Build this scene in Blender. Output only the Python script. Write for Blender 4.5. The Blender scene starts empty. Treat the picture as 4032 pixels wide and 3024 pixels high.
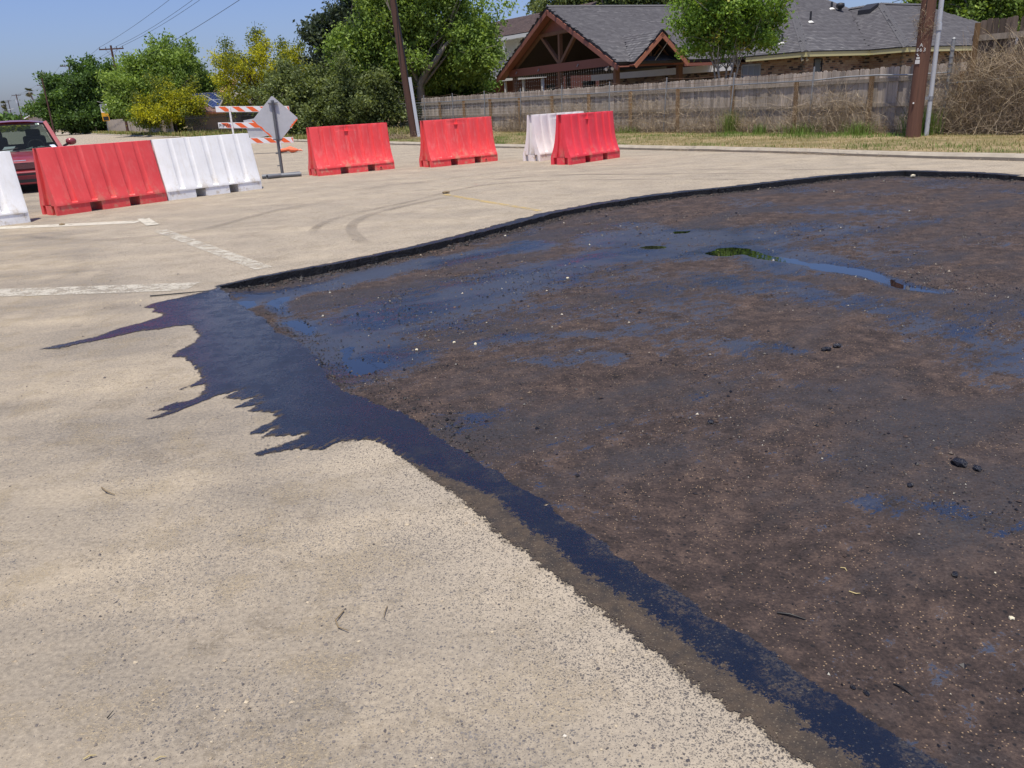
import bpy, bmesh, math, random
import numpy as np
from mathutils import Vector, Matrix, geometry

# ------------------------------------------------------------------ camera, sky, sun, exposure
scene = bpy.context.scene
col = scene.collection
R = math.radians
cam_d = bpy.data.cameras.new("camera")
cam = bpy.data.objects.new("camera", cam_d)
col.objects.link(cam)
cam_d.sensor_fit = 'HORIZONTAL'
cam_d.sensor_width = 36.0
cam_d.lens = 28.14
cam_d.clip_start = 0.05
cam_d.clip_end = 4000
_p, _r = R(19.5), R(3.0)
_fw = Vector((0, math.cos(_p), -math.sin(_p)))
_u0 = Vector((0, math.sin(_p), math.cos(_p)))
_r0 = Vector((1, 0, 0))
_rt = _r0 * math.cos(_r) - _u0 * math.sin(_r)
_up = _u0 * math.cos(_r) + _r0 * math.sin(_r)
M = Matrix((( _rt.x, _up.x, -_fw.x, 0), (_rt.y, _up.y, -_fw.y, 0), (_rt.z, _up.z, -_fw.z, 1.40), (0, 0, 0, 1)))
cam.matrix_world = M
scene.camera = cam

world = bpy.data.worlds.new("World")
scene.world = world
world.use_nodes = True
wn = world.node_tree
wn.nodes.clear()
sky_n = wn.nodes.new("ShaderNodeTexSky")
sky_n.sky_type = 'NISHITA'
sky_n.sun_disc = False
SUN_EL, SUN_AZ = 73.0, 190.0            # azimuth clockwise from +Y: noon sun, high behind the camera
sky_n.sun_elevation = R(SUN_EL)
sky_n.sun_rotation = R(SUN_AZ)
sky_n.altitude = 0
sky_n.air_density = 1.0
sky_n.dust_density = 1.5
sky_n.ozone_density = 3.0
bg = wn.nodes.new("ShaderNodeBackground")
bg.inputs[1].default_value = 0.105
wo = wn.nodes.new("ShaderNodeOutputWorld")
tint_n = wn.nodes.new("ShaderNodeMix"); tint_n.data_type = 'RGBA'; tint_n.blend_type = 'MULTIPLY'
tint_n.inputs[0].default_value = 1.0; tint_n.inputs[7].default_value = (0.89, 0.935, 1.27, 1)
wn.links.new(sky_n.outputs[0], tint_n.inputs[6])
wn.links.new(tint_n.outputs[2], bg.inputs[0])
wn.links.new(bg.outputs[0], wo.inputs[0])

sun_d = bpy.data.lights.new("sun", 'SUN')
sun_d.energy = 5.0
sun_d.angle = R(0.53)
sun_d.color = (1.0, 0.93, 0.80)
sun = bpy.data.objects.new("sun", sun_d)
col.objects.link(sun)
_s = Vector((math.sin(R(SUN_AZ)) * math.cos(R(SUN_EL)), math.cos(R(SUN_AZ)) * math.cos(R(SUN_EL)), math.sin(R(SUN_EL))))
sun.rotation_euler = (-_s).to_track_quat('-Z', 'Y').to_euler()
sun.location = (-20, -10, 40)

scene.view_settings.view_transform = 'Standard'
scene.view_settings.look = 'None'
scene.view_settings.exposure = 0.06
scene.view_settings.gamma = 1.0
scene.view_settings.use_curve_mapping = False
scene.cycles.max_bounces = 6
scene.cycles.transparent_max_bounces = 16

rng = np.random.default_rng(7)
random.seed(7)

# ------------------------------------------------------------------ helpers: objects
def tag(o, label=None, cat=None, group=None, kind=None):
    if label: o['label'] = label
    if cat: o['category'] = cat
    if group: o['group'] = group
    if kind: o['kind'] = kind
    return o

def thing(name, label, cat, loc=(0, 0, 0), rotz=0.0, group=None):
    o = bpy.data.objects.new(name, None)
    o.empty_display_size = 0.2
    col.objects.link(o)
    o.location = loc
    o.rotation_euler = (0, 0, rotz)
    return tag(o, label, cat, group)

def link_mesh(name, me, mat=None, parent=None):
    o = bpy.data.objects.new(name, me)
    if mat is not None and len(me.materials) == 0:
        me.materials.append(mat)
    col.objects.link(o)
    if parent is not None: o.parent = parent
    return o

def np_mesh(name, verts, faces, smooth=False):
    """verts (n,3), faces (m,k) all of one size"""
    verts = np.asarray(verts, dtype=np.float32); faces = np.asarray(faces, dtype=np.int32)
    me = bpy.data.meshes.new(name)
    me.vertices.add(len(verts)); me.vertices.foreach_set('co', verts.ravel())
    k = faces.shape[1]
    me.loops.add(faces.size); me.loops.foreach_set('vertex_index', faces.ravel())
    me.polygons.add(len(faces))
    me.polygons.foreach_set('loop_start', np.arange(0, faces.size, k, dtype=np.int32))
    me.update(calc_edges=True)
    me.polygons.foreach_set('use_smooth', np.full(len(faces), smooth, dtype=bool))
    me.validate()
    return me

def attr(me, name, vals, domain='POINT'):
    a = me.attributes.new(name, 'FLOAT', domain)
    a.data.foreach_set('value', np.asarray(vals, dtype=np.float32))

class MB:
    """collects boxes, bars, tubes and sheets; build() links them as ONE mesh object"""
    def __init__(s, origin=(0, 0, 0)):
        s.V = []; s.F = []; s.o = Vector(origin); s.sm = []
    def add(s, vs, fs, smooth=False):
        b = len(s.V)
        s.V += [tuple(Vector(v) - s.o) for v in vs]
        for f in fs:
            s.F.append(tuple(b + i for i in f)); s.sm.append(smooth)
        return s
    def obox(s, c, hx, hy, hz):
        c, hx, hy, hz = Vector(c), Vector(hx), Vector(hy), Vector(hz)
        vs = [c + hx * a + hy * b_ + hz * d for d in (-1, 1) for b_ in (-1, 1) for a in (-1, 1)]
        return s.add(vs, [(0, 2, 3, 1), (4, 5, 7, 6), (0, 1, 5, 4), (2, 6, 7, 3), (0, 4, 6, 2), (1, 3, 7, 5)])
    def box(s, x0, x1, y0, y1, z0, z1):
        return s.obox(((x0 + x1) / 2, (y0 + y1) / 2, (z0 + z1) / 2), ((x1 - x0) / 2, 0, 0), (0, (y1 - y0) / 2, 0), (0, 0, (z1 - z0) / 2))
    def bar(s, p, q, w, h, up=(0, 0, 1)):
        p, q = Vector(p), Vector(q); d = (q - p); L = d.length; d.normalize()
        sd = d.cross(Vector(up))
        if sd.length < 1e-4: sd = d.cross(Vector((1, 0, 0)))
        sd.normalize(); u = sd.cross(d)
        return s.obox((p + q) / 2, d * L / 2, sd * w / 2, u * h / 2)
    def tube(s, pts, rad, sides=8, cap=True):
        pts = [Vector(p) for p in pts]
        if not hasattr(rad, '__len__'): rad = [rad] * len(pts)
        vs, fs = [], []
        ref = None
        for i, p in enumerate(pts):
            d = (pts[min(i + 1, len(pts) - 1)] - pts[max(i - 1, 0)]).normalized()
            if ref is None:
                ref = Vector((0, 0, 1)) if abs(d.z) < 0.9 else Vector((1, 0, 0))
            a = d.cross(ref).normalized(); b = d.cross(a)
            ref = -b if False else ref
            for k in range(sides):
                t = 2 * math.pi * k / sides
                vs.append(p + (a * math.cos(t) + b * math.sin(t)) * rad[i])
        for i in range(len(pts) - 1):
            for k in range(sides):
                k2 = (k + 1) % sides
                fs.append((i * sides + k, i * sides + k2, (i + 1) * sides + k2, (i + 1) * sides + k))
        s.add(vs, fs, True)
        if cap:
            n = len(pts) - 1
            s.add(vs[:sides], [tuple(range(sides))]); s.add(vs[n * sides:], [tuple(reversed(range(sides)))])
        return s
    def prism(s, poly, ext):
        """planar polygon extruded by a vector"""
        n = len(poly); e = Vector(ext)
        vs = [Vector(p) for p in poly] + [Vector(p) + e for p in poly]
        fs = [tuple(range(n)), tuple(reversed(range(n, 2 * n)))]
        fs += [(i, i + n, (i + 1) % n + n, (i + 1) % n) for i in range(n)]
        return s.add(vs, fs)
    def quad(s, *p):
        return s.add(p, [tuple(range(len(p)))])
    def mesh(s, name, angle=40):
        me = bpy.data.meshes.new(name)
        me.from_pydata(s.V, [], s.F)
        me.polygons.foreach_set('use_smooth', s.sm)
        me.update()
        bm = bmesh.new(); bm.from_mesh(me)
        bmesh.ops.recalc_face_normals(bm, faces=bm.faces)
        bm.to_mesh(me); bm.free()
        return me
    def build(s, name, mat, parent=None):
        return link_mesh(name, s.mesh(name), mat, parent)

def bevel(o, w, seg=2):
    m = o.modifiers.new("bevel", 'BEVEL'); m.width = w; m.segments = seg; m.limit_method = 'ANGLE'; m.angle_limit = R(35)
    return o

# ------------------------------------------------------------------ helpers: materials
class NT:
    def __init__(s, name):
        s.m = bpy.data.materials.new(name); s.m.use_nodes = True
        s.t = s.m.node_tree; s.t.nodes.clear()
        s.out = s.n("ShaderNodeOutputMaterial")
        s._pos = None
    def n(s, typ, ins=None, **at):
        nd = s.t.nodes.new(typ)
        for k, v in at.items(): setattr(nd, k, v)
        for k, v in (ins or {}).items():
            sock = nd.inputs[k]
            if isinstance(v, bpy.types.NodeSocket): s.t.links.new(v, sock)
            else: sock.default_value = v
        return nd
    def pos(s):
        if s._pos is None: s._pos = s.n("ShaderNodeNewGeometry").outputs['Position']
        return s._pos
    def objco(s): return s.n("ShaderNodeTexCoord").outputs['Object']
    def map(s, vec, scale=(1, 1, 1), rot=(0, 0, 0), loc=(0, 0, 0)):
        return s.n("ShaderNodeMapping", {0: vec, 1: loc, 2: rot, 3: scale}).outputs[0]
    def noise(s, vec, scale, detail=4, rough=0.55, dist=0.0):
        return s.n("ShaderNodeTexNoise", {'Vector': vec, 'Scale': scale, 'Detail': detail, 'Roughness': rough, 'Distortion': dist}).outputs[0]
    def vor(s, vec, scale, feature='F1'):
        return s.n("ShaderNodeTexVoronoi", {'Vector': vec, 'Scale': scale}, feature=feature)
    def math(s, op, a, b=0.0, c=0.0, clamp=False):
        return s.n("ShaderNodeMath", {0: a, 1: b, 2: c}, operation=op, use_clamp=clamp).outputs[0]
    def mr(s, v, a, b, c=0.0, d=1.0, smooth=False):
        return s.n("ShaderNodeMapRange", {0: v, 1: a, 2: b, 3: c, 4: d}, interpolation_type='SMOOTHSTEP' if smooth else 'LINEAR').outputs[0]
    def mix(s, f, a, b, blend='MIX'):
        nd = s.n("ShaderNodeMix", data_type='RGBA', blend_type=blend)
        for i, v in ((0, f), (6, a), (7, b)):
            if isinstance(v, bpy.types.NodeSocket): s.t.links.new(v, nd.inputs[i])
            else: nd.inputs[i].default_value = (*v, 1.0) if hasattr(v, '__len__') and len(v) == 3 else v
        return nd.outputs[2]
    def ramp(s, v, stops):
        nd = s.n("ShaderNodeValToRGB", {0: v}); e = nd.color_ramp.elements
        while len(e) > 1: e.remove(e[-1])
        e[0].position = stops[0][0]; e[0].color = (*stops[0][1], 1)
        for p, c in stops[1:]:
            q = e.new(p); q.color = (*c, 1)
        return nd.outputs[0]
    def attr(s, name): return s.n("ShaderNodeAttribute", attribute_name=name).outputs['Fac']
    def rnd(s): return s.n("ShaderNodeObjectInfo").outputs['Random']
    def bump(s, h, strength, dist=0.01):
        return s.n("ShaderNodeBump", {'Strength': strength, 'Distance': dist, 'Height': h}).outputs[0]
    def bsdf(s, color, rough=0.7, metal=0.0, normal=None, spec=None, **kw):
        ins = {'Base Color': (*color, 1) if hasattr(color, '__len__') and len(color) == 3 else color, 'Roughness': rough, 'Metallic': metal}
        if normal is not None: ins['Normal'] = normal
        if spec is not None: ins['Specular IOR Level'] = spec
        ins.update(kw)
        return s.n("ShaderNodeBsdfPrincipled", ins).outputs[0]
    def done(s, sh):
        s.t.links.new(sh, s.out.inputs[0]); return s.m
    def mixsh(s, f, a, b):
        nd = s.n("ShaderNodeMixShader", {0: f}); s.t.links.new(a, nd.inputs[1]); s.t.links.new(b, nd.inputs[2]); return nd.outputs[0]

def plain(name, color, rough=0.6, metal=0.0, var=0.12, scale=3.0, bump=0.0, bscale=60.0, obj_var=0.0, spec=None, stretch=(1, 1, 1)):
    t = NT(name)
    v = t.map(t.objco(), scale=stretch)
    n1 = t.noise(v, scale, 5)
    c = t.mix(n1, tuple(x * (1 - var) for x in color), tuple(min(1, x * (1 + var)) for x in color))
    if obj_var:
        f = t.mr(t.rnd(), 0, 1, 1 - obj_var, 1 + obj_var)
        c = t.mix(1.0, c, t.n("ShaderNodeCombineColor", {0: f, 1: f, 2: f}).outputs[0], 'MULTIPLY')
    nm = t.bump(t.noise(v, bscale, 3), bump, 0.01) if bump else None
    return t.done(t.bsdf(c, rough, metal, nm, spec))

# ------------------------------------------------------------------ ground materials
def road_material():
    t = NT("dusty_asphalt"); P = t.pos()
    st = t.map(t.map(P, rot=(0, 0, R(-6))), scale=(0.16, 1.0, 1.0))
    streak = t.noise(st, 1.5, 8, 0.62)
    streak2 = t.noise(t.map(t.map(P, rot=(0, 0, R(4))), scale=(0.12, 1.6, 1.0)), 3.2, 6, 0.7)
    blot = t.noise(P, 1.3, 9, 0.62, 0.6)
    fine = t.noise(P, 60.0, 5, 0.7)
    grit = t.noise(P, 260.0, 2, 0.6)
    c = t.ramp(t.mr(t.math('ADD', t.math('MULTIPLY', streak, 0.6), t.math('MULTIPLY', blot, 0.4)), 0.41, 0.61),
               [(0.0, (0.190, 0.168, 0.147)), (0.42, (0.275, 0.237, 0.195)), (1.0, (0.43, 0.362, 0.275))])
    c = t.mix(t.mr(streak2, 0.56, 0.74, 0, 0.30), c, (0.22, 0.20, 0.18))
    # grey mud patches and pale dust lying on them
    mud = t.mr(t.noise(t.map(P, loc=(3, 7, 0)), 2.6, 7, 0.65), 0.52, 0.68, 0, 0.32, True)
    c = t.mix(mud, c, (0.235, 0.205, 0.170))
    pale = t.mr(t.noise(t.map(P, loc=(13, 1, 0)), 5.5, 8, 0.7), 0.58, 0.74, 0, 0.5, True)
    c = t.mix(pale, c, (0.46, 0.40, 0.315))
    c = t.mix(0.36, c, t.ramp(fine, [(0.3, (0.10, 0.09, 0.08)), (0.7, (0.55, 0.48, 0.38))]))
    # crumbs of sandy soil trodden onto the asphalt
    sand = t.math('MULTIPLY', t.mr(t.noise(t.map(P, loc=(1, 17, 0)), 3.4, 8, 0.72), 0.50, 0.62, 0, 1, True), t.mr(t.noise(P, 120.0, 3, 0.75), 0.44, 0.60))
    c = t.mix(t.math('MULTIPLY', sand, 0.75), c, t.mix(t.noise(P, 40.0, 3), (0.30, 0.235, 0.155), (0.54, 0.45, 0.31)))
    soil = t.math('MULTIPLY', t.mr(t.noise(t.map(P, loc=(9, 4, 0)), 2.1, 8, 0.72), 0.54, 0.66, 0, 1, True), t.mr(t.noise(P, 70.0, 4, 0.75), 0.42, 0.60))
    c = t.mix(t.math('MULTIPLY', soil, 0.55), c, (0.165, 0.135, 0.098))
    c = t.mix(1.0, c, (1.0, 0.985, 0.925), 'MULTIPLY')
    # distance from the edge of the dug-out patch: aggregate shows through more near it
    d = t.n("ShaderNodeVectorMath", {0: t.n("ShaderNodeVectorMath", {0: P, 1: (-0.49, 3.56, 0)}, operation='SUBTRACT').outputs[0],
                                     1: (-0.85, -0.527, 0)}, operation='DOT_PRODUCT').outputs['Value']
    near = t.mr(d, 0.05, 1.5, 1.0, 0.0, True)
    zone = t.noise(t.map(P, loc=(5, 5, 0)), 1.7, 4, 0.6)
    prob = t.math('ADD', t.mr(zone, 0.44, 0.70, 0.02, 0.50), t.math('MULTIPLY', near, 0.38), clamp=True)
    speck = None
    for sc, r0, w in ((88.0, 0.34, 1.0), (150.0, 0.38, 0.95), (250.0, 0.42, 0.8)):
        v = t.vor(t.n("ShaderNodeVectorMath", {0: P, 1: t.n("ShaderNodeVectorMath", {0: t.n("ShaderNodeTexNoise", {'Vector': P, 'Scale': 90.0, 'Detail': 1.0}).outputs[1], 'Scale': 0.012}, operation='SCALE').outputs[0]}, operation='ADD').outputs[0], sc)
        pr = t.n("ShaderNodeSeparateColor", {0: v.outputs['Color']}).outputs[0]
        on = t.math('LESS_THAN', pr, prob)
        s1 = t.math('MULTIPLY', t.math('MULTIPLY', t.mr(v.outputs['Distance'], r0, r0 - 0.12, 0, 1), on), w)
        speck = s1 if speck is None else t.math('MAXIMUM', speck, s1)
    vcol = t.ramp(t.noise(P, 33.0, 2), [(0.35, (0.075, 0.075, 0.085)), (0.65, (0.19, 0.18, 0.175))])
    vcol = t.mix(t.mr(d, 0.05, 0.75, 0.9, 0.0, True), vcol, (0.022, 0.021, 0.027))
    c = t.mix(t.math('MULTIPLY', speck, 0.85), c, vcol)
    # bright dusty shoulder right beside the tar
    c = t.mix(t.math('MULTIPLY', t.mr(d, 0.2, 0.9, 0.45, 0.0, True), t.math('SUBTRACT', 1.0, speck)), c, (0.50, 0.43, 0.33))
    h = t.math('ADD', t.math('ADD', t.math('MULTIPLY', fine, 0.6), t.math('MULTIPLY', grit, 0.3)), t.math('MULTIPLY', speck, -0.35))
    nm = t.bump(t.math('ADD', t.math('ADD', h, t.math('MULTIPLY', blot, 0.8)), t.math('MULTIPLY', t.math('ADD', sand, soil), 0.5)), 0.6, 0.012)
    return t.done(t.bsdf(c, 0.92, 0, nm, 0.25))

def tar_material(name="fresh_tar", r_gloss=0.19):
    t = NT(name); P = t.pos()
    sd, gl = t.attr("sd"), t.attr("gloss")
    finger = t.noise(t.map(t.map(P, rot=(0, 0, R(-58))), scale=(0.11, 1.0, 1.0)), 42.0, 5, 0.68)
    jag = t.math('ADD', t.math('MULTIPLY', t.math('SUBTRACT', t.noise(P, 38.0, 6, 0.7), 0.5), 0.10),
                 t.math('MULTIPLY', t.math('SUBTRACT', t.noise(P, 150.0, 2, 0.6), 0.5), 0.06))
    jag = t.math('ADD', jag, t.math('MULTIPLY', t.math('MULTIPLY', t.math('SUBTRACT', finger, 0.52), 0.17), t.attr("finger")))
    soft = t.attr("soft")
    cover = t.mr(t.math('ADD', sd, t.math('MULTIPLY', jag, soft)), -0.002, 0.003)
    cover = t.math('MULTIPLY', cover, t.mr(t.math('ADD', t.attr("rim"), t.math('MULTIPLY', jag, 0.35)), -0.002, 0.002))
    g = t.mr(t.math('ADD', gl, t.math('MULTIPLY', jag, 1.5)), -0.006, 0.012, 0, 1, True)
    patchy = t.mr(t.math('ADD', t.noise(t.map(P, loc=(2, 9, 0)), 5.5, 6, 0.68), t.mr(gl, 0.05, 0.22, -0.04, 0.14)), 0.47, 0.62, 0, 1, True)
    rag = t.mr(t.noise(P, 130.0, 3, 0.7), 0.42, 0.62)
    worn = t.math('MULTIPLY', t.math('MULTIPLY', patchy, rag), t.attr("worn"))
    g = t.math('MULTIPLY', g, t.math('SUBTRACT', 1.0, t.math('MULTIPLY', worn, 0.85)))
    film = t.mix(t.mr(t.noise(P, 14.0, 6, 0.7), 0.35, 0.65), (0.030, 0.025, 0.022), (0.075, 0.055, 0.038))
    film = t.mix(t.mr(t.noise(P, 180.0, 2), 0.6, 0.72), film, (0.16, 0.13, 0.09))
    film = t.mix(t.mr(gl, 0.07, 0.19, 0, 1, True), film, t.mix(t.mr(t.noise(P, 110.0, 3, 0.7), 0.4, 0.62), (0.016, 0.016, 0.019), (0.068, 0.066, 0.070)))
    c = t.mix(g, film, (0.0045, 0.0060, 0.0125))  # base colour tinted slightly blue to strengthen the sky's reflection on the black tar
    rough = t.mr(g, 0, 1, 0.75, r_gloss)
    gv = t.vor(P, 95.0)
    grain = t.math('MULTIPLY', t.mr(gv.outputs['Distance'], 0.42, 0.16), t.math('LESS_THAN', t.n("ShaderNodeSeparateColor", {0: gv.outputs['Color']}).outputs[0], t.mr(t.noise(P, 7.0, 4, 0.6), 0.35, 0.65, 0.15, 0.75)))
    h = t.math('ADD', t.math('ADD', t.math('MULTIPLY', t.noise(P, 60.0, 5, 0.7), 0.8), t.math('MULTIPLY', grain, 0.30)), t.math('MULTIPLY', t.noise(P, 300.0, 2, 0.6), 0.2))
    rough = t.math('ADD', rough, t.math('MULTIPLY', grain, 0.22))
    rough = t.math('ADD', rough, t.mr(t.noise(t.map(P, loc=(8, 3, 0)), 5.0, 6, 0.7), 0.40, 0.68, -0.05, 0.20))
    nm = t.bump(h, 0.5, 0.008)
    sh = t.bsdf(c, rough, 0, nm, t.mr(g, 0, 1, 0.25, 0.6), IOR=1.6)
    return t.done(t.mixsh(cover, t.n("ShaderNodeBsdfTransparent").outputs[0], sh))

def subgrade_material():
    t = NT("tarred_subgrade"); P = t.pos()
    wet = t.attr("wet")
    ax = t.map(P, rot=(0, 0, R(-33)))
    lane = t.noise(t.map(ax, scale=(0.22, 1.0, 1.0)), 1.9, 7, 0.62)
    big = t.noise(P, 0.9, 6, 0.6, 0.4)
    mid = t.noise(P, 9.0, 8, 0.68)
    fine = t.noise(P, 85.0, 5, 0.72)
    v = t.vor(P, 120.0); v2 = t.vor(P, 48.0)
    br = t.ramp(t.mr(t.math('ADD', t.math('MULTIPLY', mid, 0.55), t.math('MULTIPLY', fine, 0.45)), 0.34, 0.66),
                [(0.0, (0.010, 0.008, 0.0075)), (0.5, (0.050, 0.035, 0.030)), (1.0, (0.130, 0.088, 0.066))])
    grain = t.math('MULTIPLY', t.mr(v.outputs['Distance'], 0.33, 0.18), t.math('LESS_THAN', t.n("ShaderNodeSeparateColor", {0: v.outputs['Color']}).outputs[0], 0.16))
    br = t.mix(t.math('MULTIPLY', grain, 0.9), br, (0.36, 0.25, 0.15))
    blk = t.math('MULTIPLY', t.mr(v2.outputs['Distance'], 0.36, 0.24), t.math('LESS_THAN', t.n("ShaderNodeSeparateColor", {0: v2.outputs['Color']}).outputs[1], 0.13))
    br = t.mix(t.math('MULTIPLY', blk, 0.85), br, (0.010, 0.010, 0.012))
    # smeared grey film over the soil
    film = t.mr(t.math('ADD', t.math('MULTIPLY', lane, 0.62), t.math('MULTIPLY', big, 0.38)), 0.45, 0.60, 0.0, 1.0, True)
    film = t.math('MULTIPLY', film, t.mr(fine, 0.36, 0.52))
    c = t.mix(t.math('MULTIPLY', film, 0.85), br, (0.038, 0.036, 0.038))
    w = t.mr(t.math('ADD', wet, t.math('ADD', t.math('MULTIPLY', t.math('SUBTRACT', mid, 0.5), 1.2), t.math('ADD', t.math('MULTIPLY', t.math('SUBTRACT', t.noise(t.map(ax, scale=(0.3, 1.0, 1.0)), 24.0, 6, 0.72), 0.5), 1.5), t.math('MULTIPLY', t.math('SUBTRACT', fine, 0.5), 1.5)))), 0.50, 0.62, 0, 1, True)
    c = t.mix(w, c, (0.006, 0.008, 0.015))
    rough = t.math('SUBTRACT', t.mr(film, 0, 1, 0.85, 0.50), t.math('MULTIPLY', w, 0.40), clamp=True)
    h = t.math('ADD', t.math('ADD', t.math('MULTIPLY', mid, 1.0), t.math('MULTIPLY', fine, 0.5)), t.math('MULTIPLY', v2.outputs['Distance'], 0.3))
    st = t.mr(w, 0, 1, 0.9, 0.30)
    nm = t.n("ShaderNodeBump", {'Strength': st, 'Distance': 0.014, 'Height': h}).outputs[0]
    return t.done(t.bsdf(c, rough, 0, nm, t.mr(w, 0, 1, 0.35, 0.9), IOR=t.mr(w, 0, 1, 1.45, 2.0)))

def marking_material(name, color, cover):
    t = NT(name); P = t.pos()
    a = t.attr("edge")
    n1 = t.noise(P, 7.0, 8, 0.7); n2 = t.noise(P, 70.0, 4, 0.7)
    m = t.math('ADD', t.math('MULTIPLY', n1, 0.55), t.math('MULTIPLY', n2, 0.45))
    al = t.math('MULTIPLY', t.mr(m, 0.62 - 0.3 * cover, 0.70 - 0.3 * cover), t.mr(t.math('ADD', a, t.math('MULTIPLY', n2, 0.4)), 0.2, 0.4))
    al = t.math('MULTIPLY', al, 0.55 + 0.45 * cover)
    sh = t.bsdf(t.mix(n2, tuple(x * 0.85 for x in color), color), 0.85, 0, t.bump(n2, 0.3, 0.004))
    return t.done(t.mixsh(al, t.n("ShaderNodeBsdfTransparent").outputs[0], sh))

def verge_material():
    t = NT("verge_soil"); P = t.pos()
    n1 = t.noise(P, 0.8, 8, 0.65); n2 = t.noise(P, 12.0, 6, 0.7)
    c = t.ramp(t.math('ADD', t.math('MULTIPLY', n1, 0.6), t.math('MULTIPLY', n2, 0.4)),
               [(0.36, (0.10, 0.105, 0.040)), (0.47, (0.19, 0.155, 0.075)), (0.58, (0.33, 0.25, 0.145)), (0.68, (0.25, 0.19, 0.11))])
    return t.done(t.bsdf(c, 0.95, 0, t.bump(n2, 0.8, 0.03), 0.2))

M_road = road_material()
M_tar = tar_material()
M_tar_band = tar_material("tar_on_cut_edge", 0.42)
M_sub = subgrade_material()
M_verge = verge_material()
M_white_line = marking_material("worn_white_paint", (0.60, 0.56, 0.46), 0.76)
M_white_line2 = marking_material("very_worn_white_paint", (0.55, 0.51, 0.42), 0.60)
M_yellow_line = marking_material("faint_yellow_paint", (0.60, 0.44, 0.16), 0.55)
def tyre_material():
    t = NT("tyre_rubber_mark"); P = t.pos(); a = t.attr("edge")
    al = t.math('MULTIPLY', t.mr(t.noise(P, 1.1, 5, 0.6), 0.25, 0.68, 0.05, 0.33, True), t.math('POWER', a, 1.5))
    al = t.math('MULTIPLY', al, t.mr(t.noise(P, 45.0, 4, 0.7), 0.3, 0.6, 0.35, 1.0))
    return t.done(t.mixsh(al, t.n("ShaderNodeBsdfTransparent").outputs[0], t.bsdf((0.085, 0.072, 0.065), 0.9)))
M_tyre = tyre_material()
M_kerb = plain("kerb_concrete", (0.345, 0.305, 0.24), 0.9, var=0.4, scale=4, bump=0.4)
M_tarwall = plain("tarred_cut_face", (0.010, 0.009, 0.009), 0.42, var=0.4, scale=20, bump=1.0, bscale=45)

def puddle_material():
    t = NT("liquid_tar_pool"); P = t.pos()
    nm = t.bump(t.noise(P, 9.0, 2), 0.03, 0.01)
    return t.done(t.bsdf((0.004, 0.004, 0.006), 0.015, 0, nm, 0.9, IOR=2.0))
M_puddle = puddle_material()

# ------------------------------------------------------------------ ground shapes (metres)
TAR_LEFT = [(-2.488,6.842),(-2.554,6.709),(-2.622,6.595),(-2.749,6.447),(-2.847,6.355),(-2.891,6.212),(-2.767,6.156),(-2.731,6.033),(-2.615,5.952),(-2.610,5.869),(-2.691,5.701),(-2.794,5.572),(-2.872,5.352),(-3.022,5.225),(-3.099,5.124),(-2.989,5.113),(-2.900,5.202),(-2.796,5.270),(-2.701,5.365),(-2.572,5.480),(-2.470,5.484),(-2.370,5.562),(-2.266,5.567),(-2.191,5.430),(-2.096,5.251),(-2.071,5.093),(-2.100,4.974),(-2.110,4.876),(-2.102,4.778),(-2.040,4.768),(-1.931,4.638),(-1.849,4.502),(-1.777,4.357),(-1.754,4.305),(-1.773,4.200),(-1.811,4.126),(-1.751,4.197),(-1.703,4.204),(-1.671,4.125),(-1.670,3.968),(-1.754,3.934),(-1.794,3.866),(-1.846,3.809),(-1.788,3.826),(-1.741,3.827),(-1.776,3.749),(-1.826,3.714),(-1.755,3.722),(-1.684,3.824),(-1.624,3.921),(-1.567,4.008),(-1.504,4.055),(-1.450,4.105),(-1.484,4.024),(-1.517,3.959),(-1.437,3.934),(-1.387,3.926),(-1.330,3.964),(-1.370,3.870),(-1.405,3.815),(-1.328,3.824),(-1.297,3.846),(-1.329,3.748),(-1.225,3.721),(-1.181,3.690),(-1.158,3.638),(-1.166,3.568),(-1.199,3.527),(-1.239,3.455),(-1.194,3.449),(-1.171,3.457),(-1.131,3.502),(-1.155,3.433),(-1.166,3.349),(-1.138,3.398),(-1.062,3.399),(-0.962,3.407),(-0.997,3.338),(-1.052,3.294),(-1.111,3.242),(-1.146,3.207),(-1.111,3.184),(-1.047,3.214),(-0.957,3.242),(-0.870,3.211),(-0.841,3.227),(-0.803,3.282),(-0.718,3.312),(-0.633,3.290),(-0.558,3.220),(-0.526,3.158),(-0.546,3.234),(-0.516,3.136),(-0.438,3.036),(-0.383,2.938),(-0.321,2.844),(-0.250,2.742),(-0.195,2.658),(-0.141,2.558),(-0.091,2.445),(-0.035,2.348),(0.018,2.291),(0.059,2.205),(0.111,2.130),(0.461,1.561),(0.493,1.522),(0.535,1.479),(0.554,1.418),(0.580,1.377),(0.610,1.352),(0.667,1.260)]
RIM_NEAR = [(-2.488,6.842),(-2.081,6.126),(-1.805,5.704),(-1.577,5.242),(-1.333,4.937),(-1.158,4.561),(-0.987,4.137),(-0.893,4.005),(-0.738,3.816),(-0.575,3.628),(-0.570,3.671),(-0.449,3.459),(-0.369,3.334),(-0.274,3.184),(-0.186,3.059),(-0.093,2.903),(-0.023,2.786),(0.037,2.698),(0.100,2.605),(0.170,2.485),(0.235,2.366),(0.311,2.246),(0.418,2.079),(0.670,1.685),(0.717,1.594),(0.754,1.544),(0.795,1.486),(0.845,1.423),(0.893,1.336),(0.942,1.243)]
RIM_FAR = [(-2.506,6.871),(-2.299,7.124),(-1.955,7.429),(-1.654,7.661),(-1.342,7.960),(-0.919,8.365),(-0.457,8.907),(0.066,9.595),(0.677,10.478),(1.356,11.121),(2.089,11.678),(2.842,12.057),(3.608,12.338),(4.452,12.759),(5.327,13.141),(6.126,13.262),(6.543,13.270),(7.206,12.509),(7.500,11.778)]
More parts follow.
